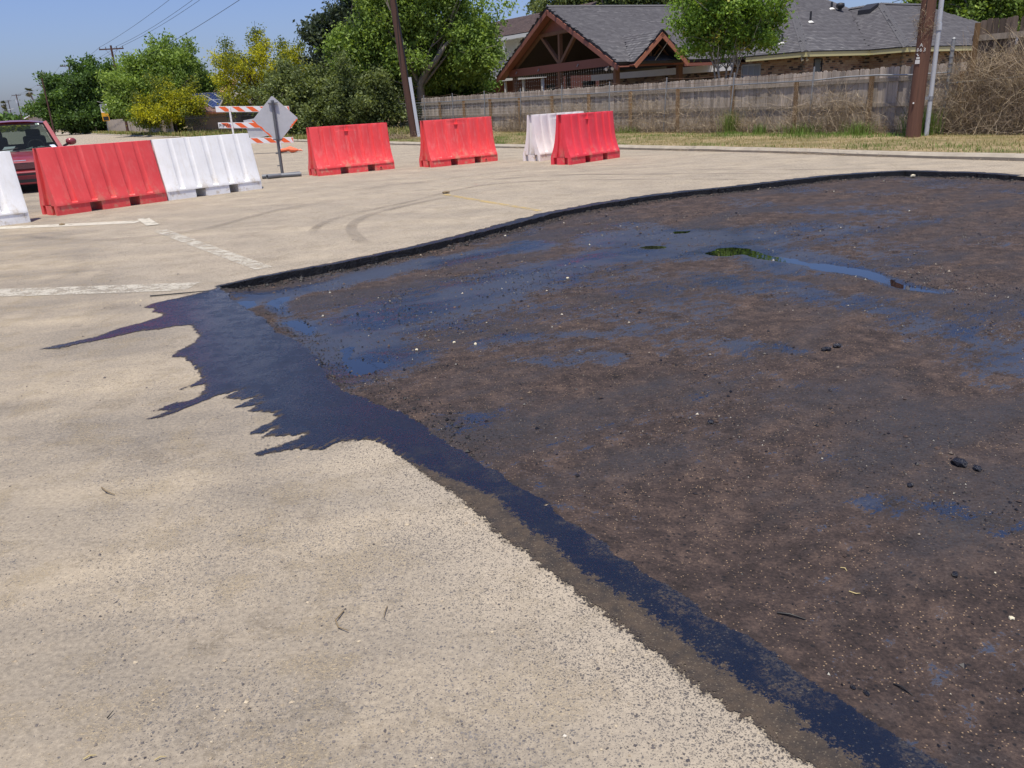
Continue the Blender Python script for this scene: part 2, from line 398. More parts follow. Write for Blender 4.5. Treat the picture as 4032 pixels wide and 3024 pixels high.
CURB = [(16.0, 1.9), (12.6, 7.6)] + [(9.23,13.17),(8.84,13.87),(8.06,15.10),(7.21,16.49),(6.61,17.64),(5.88,18.81),(4.62,20.62),(3.60,21.98),(2.40,23.69),(0.31,25.92)] + [(-4.6, 33.2), (-12.9, 45.6), (-21.7, 58.8), (-35.5, 80.7), (-73.9, 143.1), (-150.0, 262.0)]
PATCH = [RIM_FAR[0]] + RIM_FAR[1:] + [(9.3, 8.9), (12.0, 4.6), (6.0, -2.5), (2.6, -1.6), (1.35, 0.6)] + RIM_NEAR[::-1][:-1]

def poly_sd(px, py, poly):
    """signed distance (positive inside) of points to a closed polygon"""
    poly = np.asarray(poly, float); n = len(poly)
    best = np.full(px.shape, 1e9); ins = np.zeros(px.shape, bool)
    for i in range(n):
        ax, ay = poly[i]; bx, by = poly[(i + 1) % n]
        dx, dy = bx - ax, by - ay; L = dx * dx + dy * dy + 1e-12
        t = np.clip(((px - ax) * dx + (py - ay) * dy) / L, 0, 1)
        best = np.minimum(best, (px - ax - t * dx) ** 2 + (py - ay - t * dy) ** 2)
        if ay != by:
            c = ((ay > py) != (by > py)) & (px < (bx - ax) * (py - ay) / (by - ay) + ax)
            ins ^= c
    d = np.sqrt(best)
    return np.where(ins, d, -d)

def line_dist(px, py, pts):
    best = np.full(px.shape, 1e9)
    for (ax, ay), (bx, by) in zip(pts[:-1], pts[1:]):
        dx, dy = bx - ax, by - ay; L = dx * dx + dy * dy + 1e-12
        t = np.clip(((px - ax) * dx + (py - ay) * dy) / L, 0, 1)
        best = np.minimum(best, (px - ax - t * dx) ** 2 + (py - ay - t * dy) ** 2)
    return np.sqrt(best)

def grid_mesh(xs, ys, keep, zfun, name):
    X, Y = np.meshgrid(xs, ys)
    K = keep(X, Y)
    nx, ny = len(xs), len(ys)
    fk = K[:-1, :-1] | K[1:, :-1] | K[:-1, 1:] | K[1:, 1:]
    iy, ix = np.nonzero(fk)
    q = np.stack([iy * nx + ix, iy * nx + ix + 1, (iy + 1) * nx + ix + 1, (iy + 1) * nx + ix], 1)
    used = np.unique(q)
    re = np.full(nx * ny, -1); re[used] = np.arange(len(used))
    x, y = X.ravel()[used], Y.ravel()[used]
    me = np_mesh(name, np.stack([x, y, zfun(x, y)], 1), re[q], True)
    return me, x, y

def vnoise(x, y, s, seed=0):
    """cheap smooth value noise"""
    r = np.random.default_rng(seed); T = r.random((64, 64))
    u, v = x * s + 1000, y * s + 1000
    i, j = np.floor(u).astype(int), np.floor(v).astype(int); f, g = u - i, v - j
    f, g = f * f * (3 - 2 * f), g * g * (3 - 2 * g)
    a, b = T[i % 64, j % 64], T[(i + 1) % 64, j % 64]; c, d = T[i % 64, (j + 1) % 64], T[(i + 1) % 64, (j + 1) % 64]
    return (a * (1 - f) + b * f) * (1 - g) + (c * (1 - f) + d * f) * g
def fbm(x, y, s, o=4, seed=0):
    t = 0; a = 1; n = 0
    for k in range(o): t = t + a * vnoise(x, y, s * 2 ** k, seed + k); n += a; a *= 0.55
    return t / n

# rim of the patch, subdivided and made slightly ragged
def ragged(poly, step, amp, lo, hi):
    out = []
    n = len(poly)
    for i in range(n):
        a, b = np.array(poly[i]), np.array(poly[(i + 1) % n]); L = np.linalg.norm(b - a)
        k = max(1, int(L / step)) if (lo <= i <= hi) else 1
        nr = np.array([-(b - a)[1], (b - a)[0]]) / L
        for j in range(k):
            p = a + (b - a) * j / k
            if lo <= i <= hi: p = p + nr * rng.normal(0, amp)
            out.append((float(p[0]), float(p[1])))
    return out
RIM = ragged(PATCH, 0.06, 0.011, 0, len(PATCH))

# the road: one sheet around the hole, bounded on the right by the kerb
road_outer = [(x, y) for x, y in CURB] + [(-190.0, 262.0), (-190.0, 60.0), (-40, -40), (40, -40)]
pts = [Vector((x, y)) for x, y in road_outer] + [Vector(p) for p in RIM]
n0, n1 = len(road_outer), len(RIM)
edges = [(i, (i + 1) % n0) for i in range(n0)] + [(n0 + i, n0 + (i + 1) % n1) for i in range(n1)]
cv, ce, cf, *_ = geometry.delaunay_2d_cdt(pts, edges, [], 1, 1e-5)
cent = np.array([[sum(cv[i].x for i in f) / len(f), sum(cv[i].y for i in f) / len(f)] for f in cf])
sd_h = poly_sd(cent[:, 0], cent[:, 1], RIM)
sd_o = poly_sd(cent[:, 0], cent[:, 1], road_outer)
keep_f = [tuple(f) for f, a, b in zip(cf, sd_h, sd_o) if a < 0 and b > 0]
me = bpy.data.meshes.new("road"); me.from_pydata([(v.x, v.y, 0) for v in cv], [], keep_f); me.update()
bm = bmesh.new(); bm.from_mesh(me)
for f in bm.faces:
    if f.normal.z < 0: f.normal_flip()
bm.to_mesh(me); bm.free()
road = link_mesh("road", me, M_road); tag(road, kind='structure')

# cut face of the patch (asphalt edge)
mb = MB()
n = len(RIM)
for i in range(n):
    a, b = RIM[i], RIM[(i + 1) % n]
    mb.quad((a[0], a[1], 0), (b[0], b[1], 0), (b[0], b[1], -0.11), (a[0], a[1], -0.11))
cut = mb.build("cut_face", M_tarwall); tag(cut, kind='structure')

# floor of the patch
POOLS = dict(
    a=[(-0.990,4.533),(-0.893,4.392),(-0.819,4.429),(-0.732,4.569),(-0.774,4.630),(-0.853,4.657),(-0.920,4.709),(-0.986,4.749),(-0.990,4.924),(-1.064,5.092),(-1.096,4.973),(-1.047,4.731)], b=[(-1.664,5.734),(-1.609,5.802),(-1.503,5.741),(-1.384,5.565),(-1.341,5.412),(-1.368,5.313),(-1.481,5.475)], c=[(-2.242,6.528),(-2.172,6.561),(-2.066,6.513),(-2.047,6.367),(-2.076,6.236)], d=[(-1.954,6.393),(-1.924,6.579),(-1.821,6.631),(-1.801,6.454),(-1.834,6.320),(-1.751,6.079),(-1.684,5.939),(-1.785,6.087),(-1.880,6.284)], e=[(1.896,7.531),(2.090,7.774),(2.224,7.772),(2.337,7.699),(2.357,7.542),(2.464,7.192),(2.591,7.056),(2.627,6.885),(2.767,6.753),(2.881,6.573),(2.971,6.463),(2.983,6.240),(2.994,6.005),(3.006,5.833),(3.074,5.724),(3.150,5.617),(3.111,5.582),(3.026,5.668),(2.938,5.757),(2.895,5.884),(2.862,6.114),(2.795,6.314),(2.663,6.487),(2.579,6.566),(2.575,6.744),(2.473,6.927),(2.297,7.138),(2.212,7.404),(2.042,7.347),(1.919,7.417)], f=[(1.351,8.037),(1.491,8.116),(1.621,7.995),(1.573,7.891),(1.430,7.933)], g=[(1.877,8.895),(2.058,8.883),(2.013,8.751),(1.863,8.753)])
WETS = [([(-0.93,4.60),(-1.15,5.36),(-0.91,5.68),(-0.50,6.16),(0.02,6.72),(0.67,7.25),(1.39,7.75),(2.22,7.51),(2.59,6.73)], 0.24), ([(-2.10,6.68),(-1.64,7.12),(-1.04,7.71),(-0.43,8.02),(0.29,8.49)], 0.17), ([(1.60,9.53),(2.06,8.68),(2.88,8.90),(3.69,8.61)], 0.22), ([(1.63,6.50),(2.15,6.03),(2.32,5.54),(2.55,4.98),(2.73,4.06)], 0.16), ([(-0.06,4.93),(0.60,5.02),(0.98,4.95)], 0.12), ([(1.34,2.63),(1.48,2.41),(1.54,2.32)], 0.05), ([(-0.20,3.61),(-0.02,3.62)], 0.09),
        ([(-1.2, 4.75), (-1.1, 5.2), (-0.8, 5.6)], 0.16), ([(-0.75, 5.75), (-0.25, 6.3)], 0.34), ([(2.6, 3.9), (3.2, 3.5)], 0.12),
        ([(1.2, 8.6), (2.4, 8.3)], 0.3), ([(3.6, 9.8), (4.6, 9.6)], 0.18), ([(0.1, 4.4), (0.5, 4.45)], 0.1), ([(1.3, 4.6), (1.6, 4.5)], 0.09)]
RIM_NEAR_L = [(RIM_NEAR[0])] + RIM_NEAR[1:] + [(1.35, 0.6), (2.6, -1.6)]
def floor_z(x, y):
    dn = line_dist(x, y, RIM_NEAR_L); df = line_dist(x, y, RIM_FAR)
    base = -0.056 + 0.040 * (1 - np.clip(dn / 0.42, 0, 1)) ** 1.3 * np.clip(0.55 + fbm(x, y, 2.2, 3, 5) * 0.9, 0, 1.2)
    base -= 0.026 * np.clip(1 - df / 0.8, 0, 1)
    base += 0.020 * np.clip(1 - df / 0.18, 0, 1) * fbm(x, y, 6, 3, 9) * 1.6
    u = x * 0.56 - y * 0.83; v = x * 0.83 + y * 0.56
    rel = (fbm(x, y, 1.1, 4, 1) - 0.5) * 0.030 + (fbm(x, y, 9, 4, 2) - 0.5) * 0.020 + (vnoise(u * 0.35, v * 7, 1.0, 3) - 0.5) * 0.010
    rel += (vnoise(x, y, 40, 6) - 0.5) * 0.006
    sp = np.full_like(x, -9.0)
    for p in POOLS.values(): sp = np.maximum(sp, poly_sd(x, y, p))
    shore = -0.0605 - 0.13 * np.clip(sp, -0.12, 0.06) + (fbm(x, y, 14, 3, 33) - 0.5) * 0.010
    f = np.clip(1 + (sp + 0.06) / 0.16, 0, 1); f = f * f * (3 - 2 * f)
    return np.minimum((base + rel) * (1 - f) + shore * f, -0.004)
xs = np.concatenate([np.arange(-2.75, 3.2, 0.024), np.arange(3.2, 12.2, 0.06)])
ys = np.concatenate([np.arange(-2.6, 0.9, 0.2), np.arange(0.9, 5.6, 0.024), np.arange(5.6, 13.6, 0.045)])
me, fx, fy = grid_mesh(xs, ys, lambda X, Y: poly_sd(X, Y, PATCH) > -0.03, floor_z, "patch_floor")
wet = np.zeros_like(fx)
wx = fx + (fbm(fx, fy, 1.7, 4, 22) - 0.5) * 0.75; wy = fy + (fbm(fx, fy, 1.7, 4, 27) - 0.5) * 0.75
for i, (pl, wd) in enumerate(WETS):
    wet = np.maximum(wet, np.clip(1.15 - line_dist(wx, wy, pl) / (wd * 2.9), 0, 1) * (1.0 if i in (0, 1, 7, 8, 10) else 0.66))
for p in POOLS.values():
    wet = np.maximum(wet, np.clip(1 + poly_sd(fx, fy, p) / 0.12, 0, 1))
wet = np.maximum(wet, np.clip((fbm(fx, fy, 0.9, 5, 21) - 0.50) * 3.6, 0, 0.50) * np.clip(0.62 + (fy - 3.2) * 0.16, 0.62, 1))
attr(me, "wet", wet)
floor = link_mesh("patch_floor", me, M_sub); tag(floor, kind='structure')

# pools of liquid tar standing on the floor
POOL_LABEL = dict(
    a="three-armed pool of liquid tar reflecting blue sky beside the rubble edge", b="four-sided small tar pool just inside the near edge of the patch",
    c="tiny tar pool in the innermost corner of the dug-out patch", d="thin branching tar pool between the corner pool and the four-sided pool",
    e="long winding tar pool across the middle of the patch reflecting tree and sky", f="short thin tar pool left of the long winding pool",
    g="narrow tar pool nearest the far cut edge of the patch")
for k, p in POOLS.items():
    a_ = np.array(p); ar = 0.5 * sum(a_[i][0] * a_[(i + 1) % len(a_)][1] - a_[(i + 1) % len(a_)][0] * a_[i][1] for i in range(len(a_)))
    tg = np.roll(a_, -1, 0) - np.roll(a_, 1, 0); tg /= np.linalg.norm(tg, axis=1)[:, None]
    q = [tuple(v) for v in a_ + np.stack([tg[:, 1], -tg[:, 0]], 1) * (0.035 if ar > 0 else -0.035)]
    me = bpy.data.meshes.new("tar_pool"); c = np.mean(q, 0)
    me.from_pydata([(x - c[0], y - c[1], 0) for x, y in q], [], [tuple(range(len(q)))]); me.update()
    bm = bmesh.new(); bm.from_mesh(me); bmesh.ops.triangulate(bm, faces=bm.faces)
    for f in bm.faces:
        if f.normal.z < 0: f.normal_flip()
    bm.to_mesh(me); bm.free()
    o = link_mesh("tar_pool", me, M_puddle); o.location = (c[0], c[1], -0.0605)
    tag(o, POOL_LABEL[k], "puddle", "pools of liquid tar in the patch")

# tar sprayed over the asphalt along the near edge, with the splash at its far end
tar_poly = TAR_LEFT + [(1.1, 1.0)] + RIM_NEAR[::-1]
xs = np.arange(-3.3, 1.15, 0.0135); ys = np.arange(1.0, 7.0, 0.0135)
sdg = {}
def keep_tar(X, Y):
    s = poly_sd(X, Y, tar_poly); h = poly_sd(X, Y, PATCH)
    return (s > -0.07) & (h < 0.035)
me, tx, ty = grid_mesh(xs, ys, keep_tar, lambda x, y: np.full_like(x, 0.004), "tar_spill")
inner = line_dist(tx, ty, TAR_LEFT)
sd = np.where(poly_sd(tx, ty, tar_poly + []) > 0, inner, -inner)
hp_ = poly_sd(tx, ty, RIM)
sd = np.where(hp_ > -0.012, np.maximum(np.abs(sd), 0.02), sd)
attr(me, "rim", 0.004 - hp_)
strip = np.clip((3.05 - ty) / 0.35, 0, 1)
attr(me, "sd", sd)
attr(me, "gloss", sd - strip * (0.085 + 0.06 * (fbm(tx, ty, 3, 3, 31) - 0.4)))
attr(me, "soft", 0.55 + 0.65 * strip); attr(me, "finger", 1 - 0.9 * np.clip((3.3 - ty) / 0.4, 0, 1))
attr(me, "worn", np.clip((3.6 - ty) / 1.2, 0.12, 1))
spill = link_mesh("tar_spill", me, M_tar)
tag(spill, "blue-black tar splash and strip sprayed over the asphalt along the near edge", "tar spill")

# narrow band of tar along the far rim
mb = MB()
F2 = [Vector((x, y, 0)) for x, y in RIM[:next(i for i, p in enumerate(RIM) if abs(p[0] - RIM_FAR[-1][0]) < 0.02 and abs(p[1] - RIM_FAR[-1][1]) < 0.05)]]
V, F, S = [], [], []
for i, p in enumerate(F2):
    d = (F2[min(i + 1, len(F2) - 1)] - F2[max(i - 1, 0)]).normalized(); nr = Vector((-d.y, d.x, 0))
    wd = 0.05 + 0.12 * min(1, i / 60) * (0.75 + 0.5 * random.random())
    for k, f in enumerate((0, 0.35, 0.7, 1.0, 1.35)):
        q = p + nr * wd * f; V.append((q.x, q.y, 0.004)); S.append(wd * (1.0 - f))
for i in range(len(F2) - 1):
    for k in range(4): F.append((i * 5 + k, i * 5 + k + 1, i * 5 + k + 6, i * 5 + k + 5))
me = np_mesh("tar_rim_band", V, F); attr(me, "rim", np.full(len(S), 1.0)); attr(me, "finger", np.zeros(len(S))); attr(me, "sd", S); attr(me, "gloss", np.array(S) - 0.02); attr(me, "soft", np.full(len(S), 0.8)); attr(me, "worn", np.full(len(S), 0.6))
bm = bmesh.new(); bm.from_mesh(me)
for f in bm.faces:
    if f.normal.z < 0: f.normal_flip()
bm.to_mesh(me); bm.free()
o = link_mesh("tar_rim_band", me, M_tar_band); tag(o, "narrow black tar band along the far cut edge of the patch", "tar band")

# painted lines and tyre marks: thin sheets lying on the road
def strip_sheet(name, pts, w, mat, z, label=None, cat=None, group=None, dens=0.25):
    P = [Vector((x, y, 0)) for x, y in pts]
    # resample as a smooth path
    Q = []
    for i in range(len(P) - 1):
        p0, p1, p2, p3 = P[max(i - 1, 0)], P[i], P[i + 1], P[min(i + 2, len(P) - 1)]
        k = max(2, int((p2 - p1).length / dens))
        for j in range(k):
            t = j / k
            Q.append(0.5 * ((2 * p1) + (p2 - p0) * t + (2 * p0 - 5 * p1 + 4 * p2 - p3) * t * t + (3 * p1 - p0 - 3 * p2 + p3) * t ** 3))
    Q.append(P[-1])
    V, F, E = [], [], []
    for i, p in enumerate(Q):
        ef = min(1.0, 6.0 * i / len(Q), 6.0 * (len(Q) - 1 - i) / len(Q)) if name == 'tyre_mark' else 1.0
        d = (Q[min(i + 1, len(Q) - 1)] - Q[max(i - 1, 0)]).normalized(); nr = Vector((-d.y, d.x, 0))
        for f, e in ((-0.5, 0.0), (-0.36, 1.0), (0.36, 1.0), (0.5, 0.0)):
            q = p + nr * w * f; V.append((q.x, q.y, z)); E.append(e * ef)
    for i in range(len(Q) - 1):
        for k in range(3): F.append((i * 4 + k, i * 4 + k + 4, i * 4 + k + 5, i * 4 + k + 1))
    me = np_mesh(name, V, F); attr(me, "edge", E)
    bm = bmesh.new(); bm.from_mesh(me)
    for f in bm.faces:
        if f.normal.z < 0: f.normal_flip()
    bm.to_mesh(me); bm.free()
    return tag(link_mesh(name, me, mat), kind='structure')
strip_sheet("white_line", [(-9.6, 12.12), (-7.39, 11.98), (-5.30, 11.86)], 0.30, M_white_line, 0.004)
strip_sheet("white_line", [(-5.36, 12.20), (-5.32, 12.10), (-4.89, 11.36)], 0.17, M_white_line, 0.008)
strip_sheet("white_line", [(-4.57, 10.79), (-3.40, 9.15), (-2.31, 7.63)], 0.18, M_white_line2, 0.004)
strip_sheet("white_line", [(-6.2, 7.36), (-4.72, 7.13), (-3.65, 7.02), (-2.75, 6.95)], 0.34, M_white_line2, 0.004)
strip_sheet("yellow_line", [(-0.94, 13.42), (-0.3, 12.2), (0.50, 10.75)], 0.11, M_yellow_line, 0.004)
strip_sheet("yellow_line", [(-14.0, 28.0), (-22.0, 40.0), (-40.0, 68.0)], 0.12, M_yellow_line, 0.004, dens=2)
TY1 = [(-1.47,12.53),(-0.91,13.72),(-0.32,14.57),(0.52,14.83),(1.49,14.60),(3.45,13.60),(4.75,12.77)]
strip_sheet("tyre_mark", TY1, 0.16, M_tyre, 0.008)
strip_sheet("tyre_mark", [(x + 0.25, y + 0.95) for x, y in TY1[1:]], 0.16, M_tyre, 0.008)
strip_sheet("tyre_mark", [(-1.43,8.52),(-1.84,9.78),(-1.92,10.59),(-1.79,11.36),(-1.29,12.32),(-0.49,13.55)], 0.17, M_tyre, 0.012)
strip_sheet("tyre_mark", [(x - 0.45, y - 0.25) for x, y in [(-1.43,8.52),(-1.84,9.78),(-1.92,10.59),(-1.79,11.36),(-1.29,12.32),(-0.49,13.55)]][1:], 0.13, M_tyre, 0.012)
strip_sheet("tyre_mark", [(-0.64,16.09),(0.57,16.14),(1.61,15.67),(3.20,14.56)], 0.13, M_tyre, 0.004)
strip_sheet("tyre_mark", [(-7.01,11.33),(-5.16,10.15),(-4.01,10.52),(-3.40,12.36),(-2.47,13.46)], 0.14, M_tyre, 0.016)
strip_sheet("tyre_mark", [(3.2, 15.9), (5.0, 14.6), (7.0, 13.6)], 0.14, M_tyre, 0.004)
strip_sheet("tyre_mark", [(-3.2, 14.4), (0.5, 17.2), (3.8, 17.0)], 0.13, M_tyre, 0.016)

# kerb, verge and the land beyond
mb = MB()
K = [Vector((x, y, 0)) for x, y in CURB]
prof = [(0.0, -0.05), (-0.02, 0.05), (0.03, 0.10), (0.14, 0.108), (0.17, 0.09), (0.17, -0.05)]
V, F = [], []
Kf = []
for i in range(len(K) - 1):
    k = max(1, int((K[i + 1] - K[i]).length / 0.6)) if i < 14 else 1
    for j in range(k): Kf.append(K[i] + (K[i + 1] - K[i]) * j / k)
Kf.append(K[-1])
for i, p in enumerate(Kf):
    d = (Kf[min(i + 1, len(Kf) - 1)] - Kf[max(i - 1, 0)]).normalized(); nr = Vector((d.y, -d.x, 0))   # away from the road
    jz = random.uniform(-0.008, 0.008)
    for a, z in prof: V.append(p + nr * a + Vector((0, 0, z + (jz if z > 0 else 0))))
m_ = len(prof)
mb.add(V, [(i * m_ + k, i * m_ + k + 1, (i + 1) * m_ + k + 1, (i + 1) * m_ + k) for i in range(len(Kf) - 1) for k in range(m_ - 1)])
kerb = mb.build("kerb", M_kerb); tag(kerb, kind='structure')

off = np.array([0.844, 0.5365])
def verge_z(x, y):
    return 0.092 + 0.03 * (fbm(x, y, 0.5, 3, 40) - 0.5) + 0.03 * (fbm(x, y, 4, 3, 41) - 0.5)
V, F = [], []
steps = [0.17, 0.5, 1.0, 1.6, 2.3, 3.0, 4.0, 5.2, 6.5, 8.5, 12, 20, 45, 150, 900]
for i, p in enumerate(Kf):
    d = (Kf[min(i + 1, len(Kf) - 1)] - Kf[max(i - 1, 0)]).normalized(); nr = Vector((d.y, -d.x, 0))
    for k, s in enumerate(steps):
        q = p + nr * s
        z = verge_z(np.array([q.x]), np.array([q.y]))[0] if k else 0.105
        V.append((q.x, q.y, z))
ns = len(steps)
F = [(i * ns + k, (i + 1) * ns + k, (i + 1) * ns + k + 1, i * ns + k + 1) for i in range(len(Kf) - 1) for k in range(ns - 1)]
me = np_mesh("verge", V, F, True)
bm = bmesh.new(); bm.from_mesh(me)
for f in bm.faces:
    if f.normal.z < 0: f.normal_flip()
bm.to_mesh(me); bm.free()
verge = link_mesh("verge", me, M_verge); tag(verge, kind='structure')
mb = MB(); mb.quad((-2500, -300, -0.13), (2500, -300, -0.13), (2500, 3000, -0.13), (-2500, 3000, -0.13))
land = mb.build("ground", M_verge); tag(land, kind='structure')

# ------------------------------------------------------------------ plastic road barriers
def plastic(name, base, dust, amt):
    t = NT(name); O = t.objco()
    n1 = t.noise(O, 2.2, 6, 0.65); n2 = t.noise(t.map(O, scale=(5, 5, 0.8)), 3.0, 6, 0.7); n3 = t.noise(O, 40.0, 4, 0.7)
    c = t.mix(t.mr(n1, 0.35, 0.7), base, tuple(min(1, x * 1.12 + 0.012) for x in base))
    c = t.mix(t.math('MULTIPLY', t.mr(n2, 0.50, 0.78), amt), c, dust)
    z = t.n("ShaderNodeSeparateXYZ", {0: O}).outputs[2]
    low = t.math('MULTIPLY', t.mr(z, 0.42, 0.05, 0, 1), t.mr(t.noise(O, 6.0, 6, 0.7), 0.52, 0.62))
    c = t.mix(t.math('MULTIPLY', low, amt * 1.4, clamp=True), c, (0.50, 0.40, 0.25))
    c = t.mix(t.math('MULTIPLY', t.mr(n3, 0.68, 0.75), 0.25), c, (0.55, 0.48, 0.42))
    return t.done(t.bsdf(c, 0.48, 0, t.bump(n3, 0.05, 0.004), 0.4, **{'Subsurface Weight': 0.0}))
M_red = plastic("red_plastic", (0.70, 0.065, 0.066), (0.74, 0.28, 0.25), 0.32)
M_red2 = plastic("faded_red_plastic", (0.75, 0.064, 0.068), (0.80, 0.34, 0.31), 0.45)
M_red3 = plastic("crimson_plastic", (0.71, 0.042, 0.062), (0.70, 0.22, 0.25), 0.28)
M_wht = plastic("white_plastic", (0.80, 0.80, 0.79), (0.66, 0.60, 0.48), 0.45)
M_wht2 = plastic("dusty_white_plastic", (0.74, 0.71, 0.69), (0.60, 0.52, 0.45), 0.6)
M_black = plain("black_rubber", (0.015, 0.015, 0.016), 0.6)

def interp(z, tab):
    for (z0, d0), (z1, d1) in zip(tab[:-1], tab[1:]):
        if z <= z1: return d0 + (d1 - d0) * (z - z0) / (z1 - z0)
    return tab[-1][1]
PROF = {'A': [(0.15, 0.287), (0.18, 0.284), (0.35, 0.235), (0.60, 0.180), (0.85, 0.130), (1.05, 0.092)],
        'B': [(0.15, 0.287), (0.18, 0.284), (0.22, 0.262), (0.32, 0.218), (0.45, 0.178), (0.60, 0.148), (0.80, 0.122), (1.05, 0.100)]}
def barrier_meshes(kind):
    L, H = 1.93, 1.05
    tab = PROF[kind]
    zs = [0.15, 0.175, 0.195, 0.22, 0.26, 0.32, 0.39, 0.47, 0.56, 0.66, 0.76, 0.86, 0.925, 0.93, 0.955, 0.96, 1.0, 1.035, 1.05]
    fl = [-0.66, -0.33, 0.0, 0.33, 0.66] if kind == 'A' else [-0.72, -0.43, -0.10, 0.22, 0.50, 0.74]
    w = 0.052 if kind == 'A' else 0.052
    X = [-L / 2, -L / 2 + 0.035]
    for f in fl: X += [f + w * k for k in (-1.25, -1.0, -0.72, -0.38, 0.0, 0.38, 0.72, 1.0, 1.25)]
    X += [L / 2 - 0.035, L / 2]
    X = sorted(set(round(x, 4) for x in X))
    def groove(x, z):
        g = 0.0
        for f in fl:
            u = abs(x - f) / w
            if u < 1:
                if kind == 'A':
                    dep = 0.016 + 0.030 * max(0, (0.6 - z) / 0.43)
                    g = dep * math.sqrt(max(0, 1 - u * u)) if z > 0.18 else 0.0
                else:
                    g = (0.024 if u < 0.8 else 0.024 * (1 - u) / 0.2) if z > 0.2 else 0.0
            elif u < 1.26 and kind == 'B' and 0.2 < z < 1.04: g = -0.005
        if 0.935 > z > 0.928 or z < 0.0: pass
        if kind == 'B' and abs(x + 0.10) < 0.21 and 0.928 < z < 1.02: g += 0.012
        e = L / 2 - abs(x)
        if e < 0.03: g += 0.012
        return g
    mb = MB(); V = []
    nx, nz = len(X), len(zs)
    for sgn in (-1, 1):
        for z in zs:
            for x in X:
                d = interp(z, tab) - groove(x, z)
                V.append((x, sgn * d, z))
    F = []
    for s in range(2):
        o = s * nx * nz
        for i in range(nz - 1):
            for j in range(nx - 1):
                F.append((o + i * nx + j, o + i * nx + j + 1, o + (i + 1) * nx + j + 1, o + (i + 1) * nx + j))
    b = nx * nz
    for j in range(nx - 1):
        F.append(((nz - 1) * nx + j, (nz - 1) * nx + j + 1, b + (nz - 1) * nx + j + 1, b + (nz - 1) * nx + j))
        F.append((j, j + 1, b + j + 1, b + j))
    # ends: a shallow vertical channel down the middle
    for j, sx in ((0, -1), (nx - 1, 1)):
        ring = []
        for i in range(nz):
            y0 = V[i * nx + j][1]; y1 = V[b + i * nx + j][1]; k = len(V)
            z = zs[i]; c = abs(y1) * 0.36
            V += [(sx * L / 2, -c - 0.012, z), (sx * (L / 2 - 0.045), -c, z), (sx * (L / 2 - 0.045), c, z), (sx * L / 2, c + 0.012, z)]
            ring.append([i * nx + j, k, k + 1, k + 2, k + 3, b + i * nx + j])
        for r0, r1 in zip(ring[:-1], ring[1:]):
            for q in range(5): F.append((r0[q], r0[q + 1], r1[q + 1], r1[q]))
        F.append(tuple(ring[-1])); F.append(tuple(reversed(ring[0])))
    mb.add(V, F, True)
    me = mb.mesh("barrier_body")
    me.set_sharp_from_angle(angle=R(28))
    blocks = []
    fr = [(0.0, 0.285), (0.385, 0.64), (0.735, 1.0)]
    for q, (f0, f1) in enumerate(fr):
        m2 = MB(); x0, x1 = -L / 2 + L * f0, -L / 2 + L * f1
        if q == 0: x0 += 0.06
        if q == 2: x1 -= 0.06
        d = 0.276
        m2.add([(x0, -d - 0.004, 0), (x1, -d - 0.004, 0), (x1, d + 0.004, 0), (x0, d + 0.004, 0), (x0 + 0.004, -d, 0.1495), (x1 - 0.004, -d, 0.1495), (x1 - 0.004, d, 0.1495), (x0 + 0.004, d, 0.1495)],
               [(3, 2, 1, 0), (4, 5, 6, 7), (0, 1, 5, 4), (1, 2, 6, 5), (2, 3, 7, 6), (3, 0, 4, 7)])
        if q != 1:
            a0, a1 = (-L / 2, x0 - 0.001) if q == 0 else (x1 + 0.001, L / 2)
            for y0, y1 in ((-0.277, -0.195), (-0.10, 0.10), (0.195, 0.277)): m2.box(a0, a1, y0, y1, 0, 0.1495)
        blocks.append(m2.mesh("base_block"))
    pl = MB(); pl.tube([(0.60, -0.288, 0.066), (0.60, -0.278, 0.066)], 0.036, 14)
    plr = pl.mesh("drain_plug")
    ph = MB(); ph.tube([(0.60, -0.292, 0.066), (0.60, -0.2885, 0.066)], 0.017, 10)
    gr = MB(); gr.box(-0.30, 0.10, -0.1165, -0.08, 0.921, 0.929)
    return me, blocks, plr, ph.mesh("plug_hole"), gr.mesh("grip_ledge")
BM = {k: barrier_meshes(k) for k in 'AB'}
M_red_d = plain("red_plastic_shadow_gap", (0.30, 0.03, 0.03), 0.5)
def barrier(kind, x, y, th, mat, label, plug=False):
    body, blocks, plr, ph, gr = BM[kind]
    t = thing("road_barrier", label, "barrier", (x, y, 0), th, "plastic water barriers across the road")
    def part(n, me, m):
        o = bpy.data.objects.new(n, me if len(me.materials) == 0 else me.copy())
        if len(o.data.materials): o.data.materials[0] = m
        else: o.data.materials.append(m)
        col.objects.link(o); o.parent = t; return o
    part("body", body, mat)
    for bl in blocks: part("base_block", bl, mat)
    if kind == 'B': part("grip_ledge", gr, mat)
    if plug:
        pr = part("drain_plug", plr, mat); h = part("plug_hole", ph, M_black); h.parent = pr
    return t
barrier('A', -6.82, 14.18, 0.915, M_red, "red straight-sided barrier in front of the maroon truck, joined to the long white one")
barrier('A', -5.57, 15.72, 0.835, M_wht, "white stained barrier joined to a red one, in front of the striped barricade")
barrier('A', -8.15, 12.10, 0.75, M_wht, "white barrier cut off by the left edge of the photo, nearest the truck's front")
barrier('B', -3.468, 19.399, 0.605, M_red2, "faded red barrier between the grey sign stand and the leaning wooden pole", True)
barrier('B', -1.002, 20.262, 0.633, M_red2, "faded red barrier standing alone just right of the leaning wooden pole", True)
barrier('B', 1.42, 20.55, 0.80, M_wht2, "dusty white barrier half hidden behind the crimson one")
barrier('B', 1.975, 19.016, 0.842, M_red3, "crimson barrier standing in front of the dusty white one")

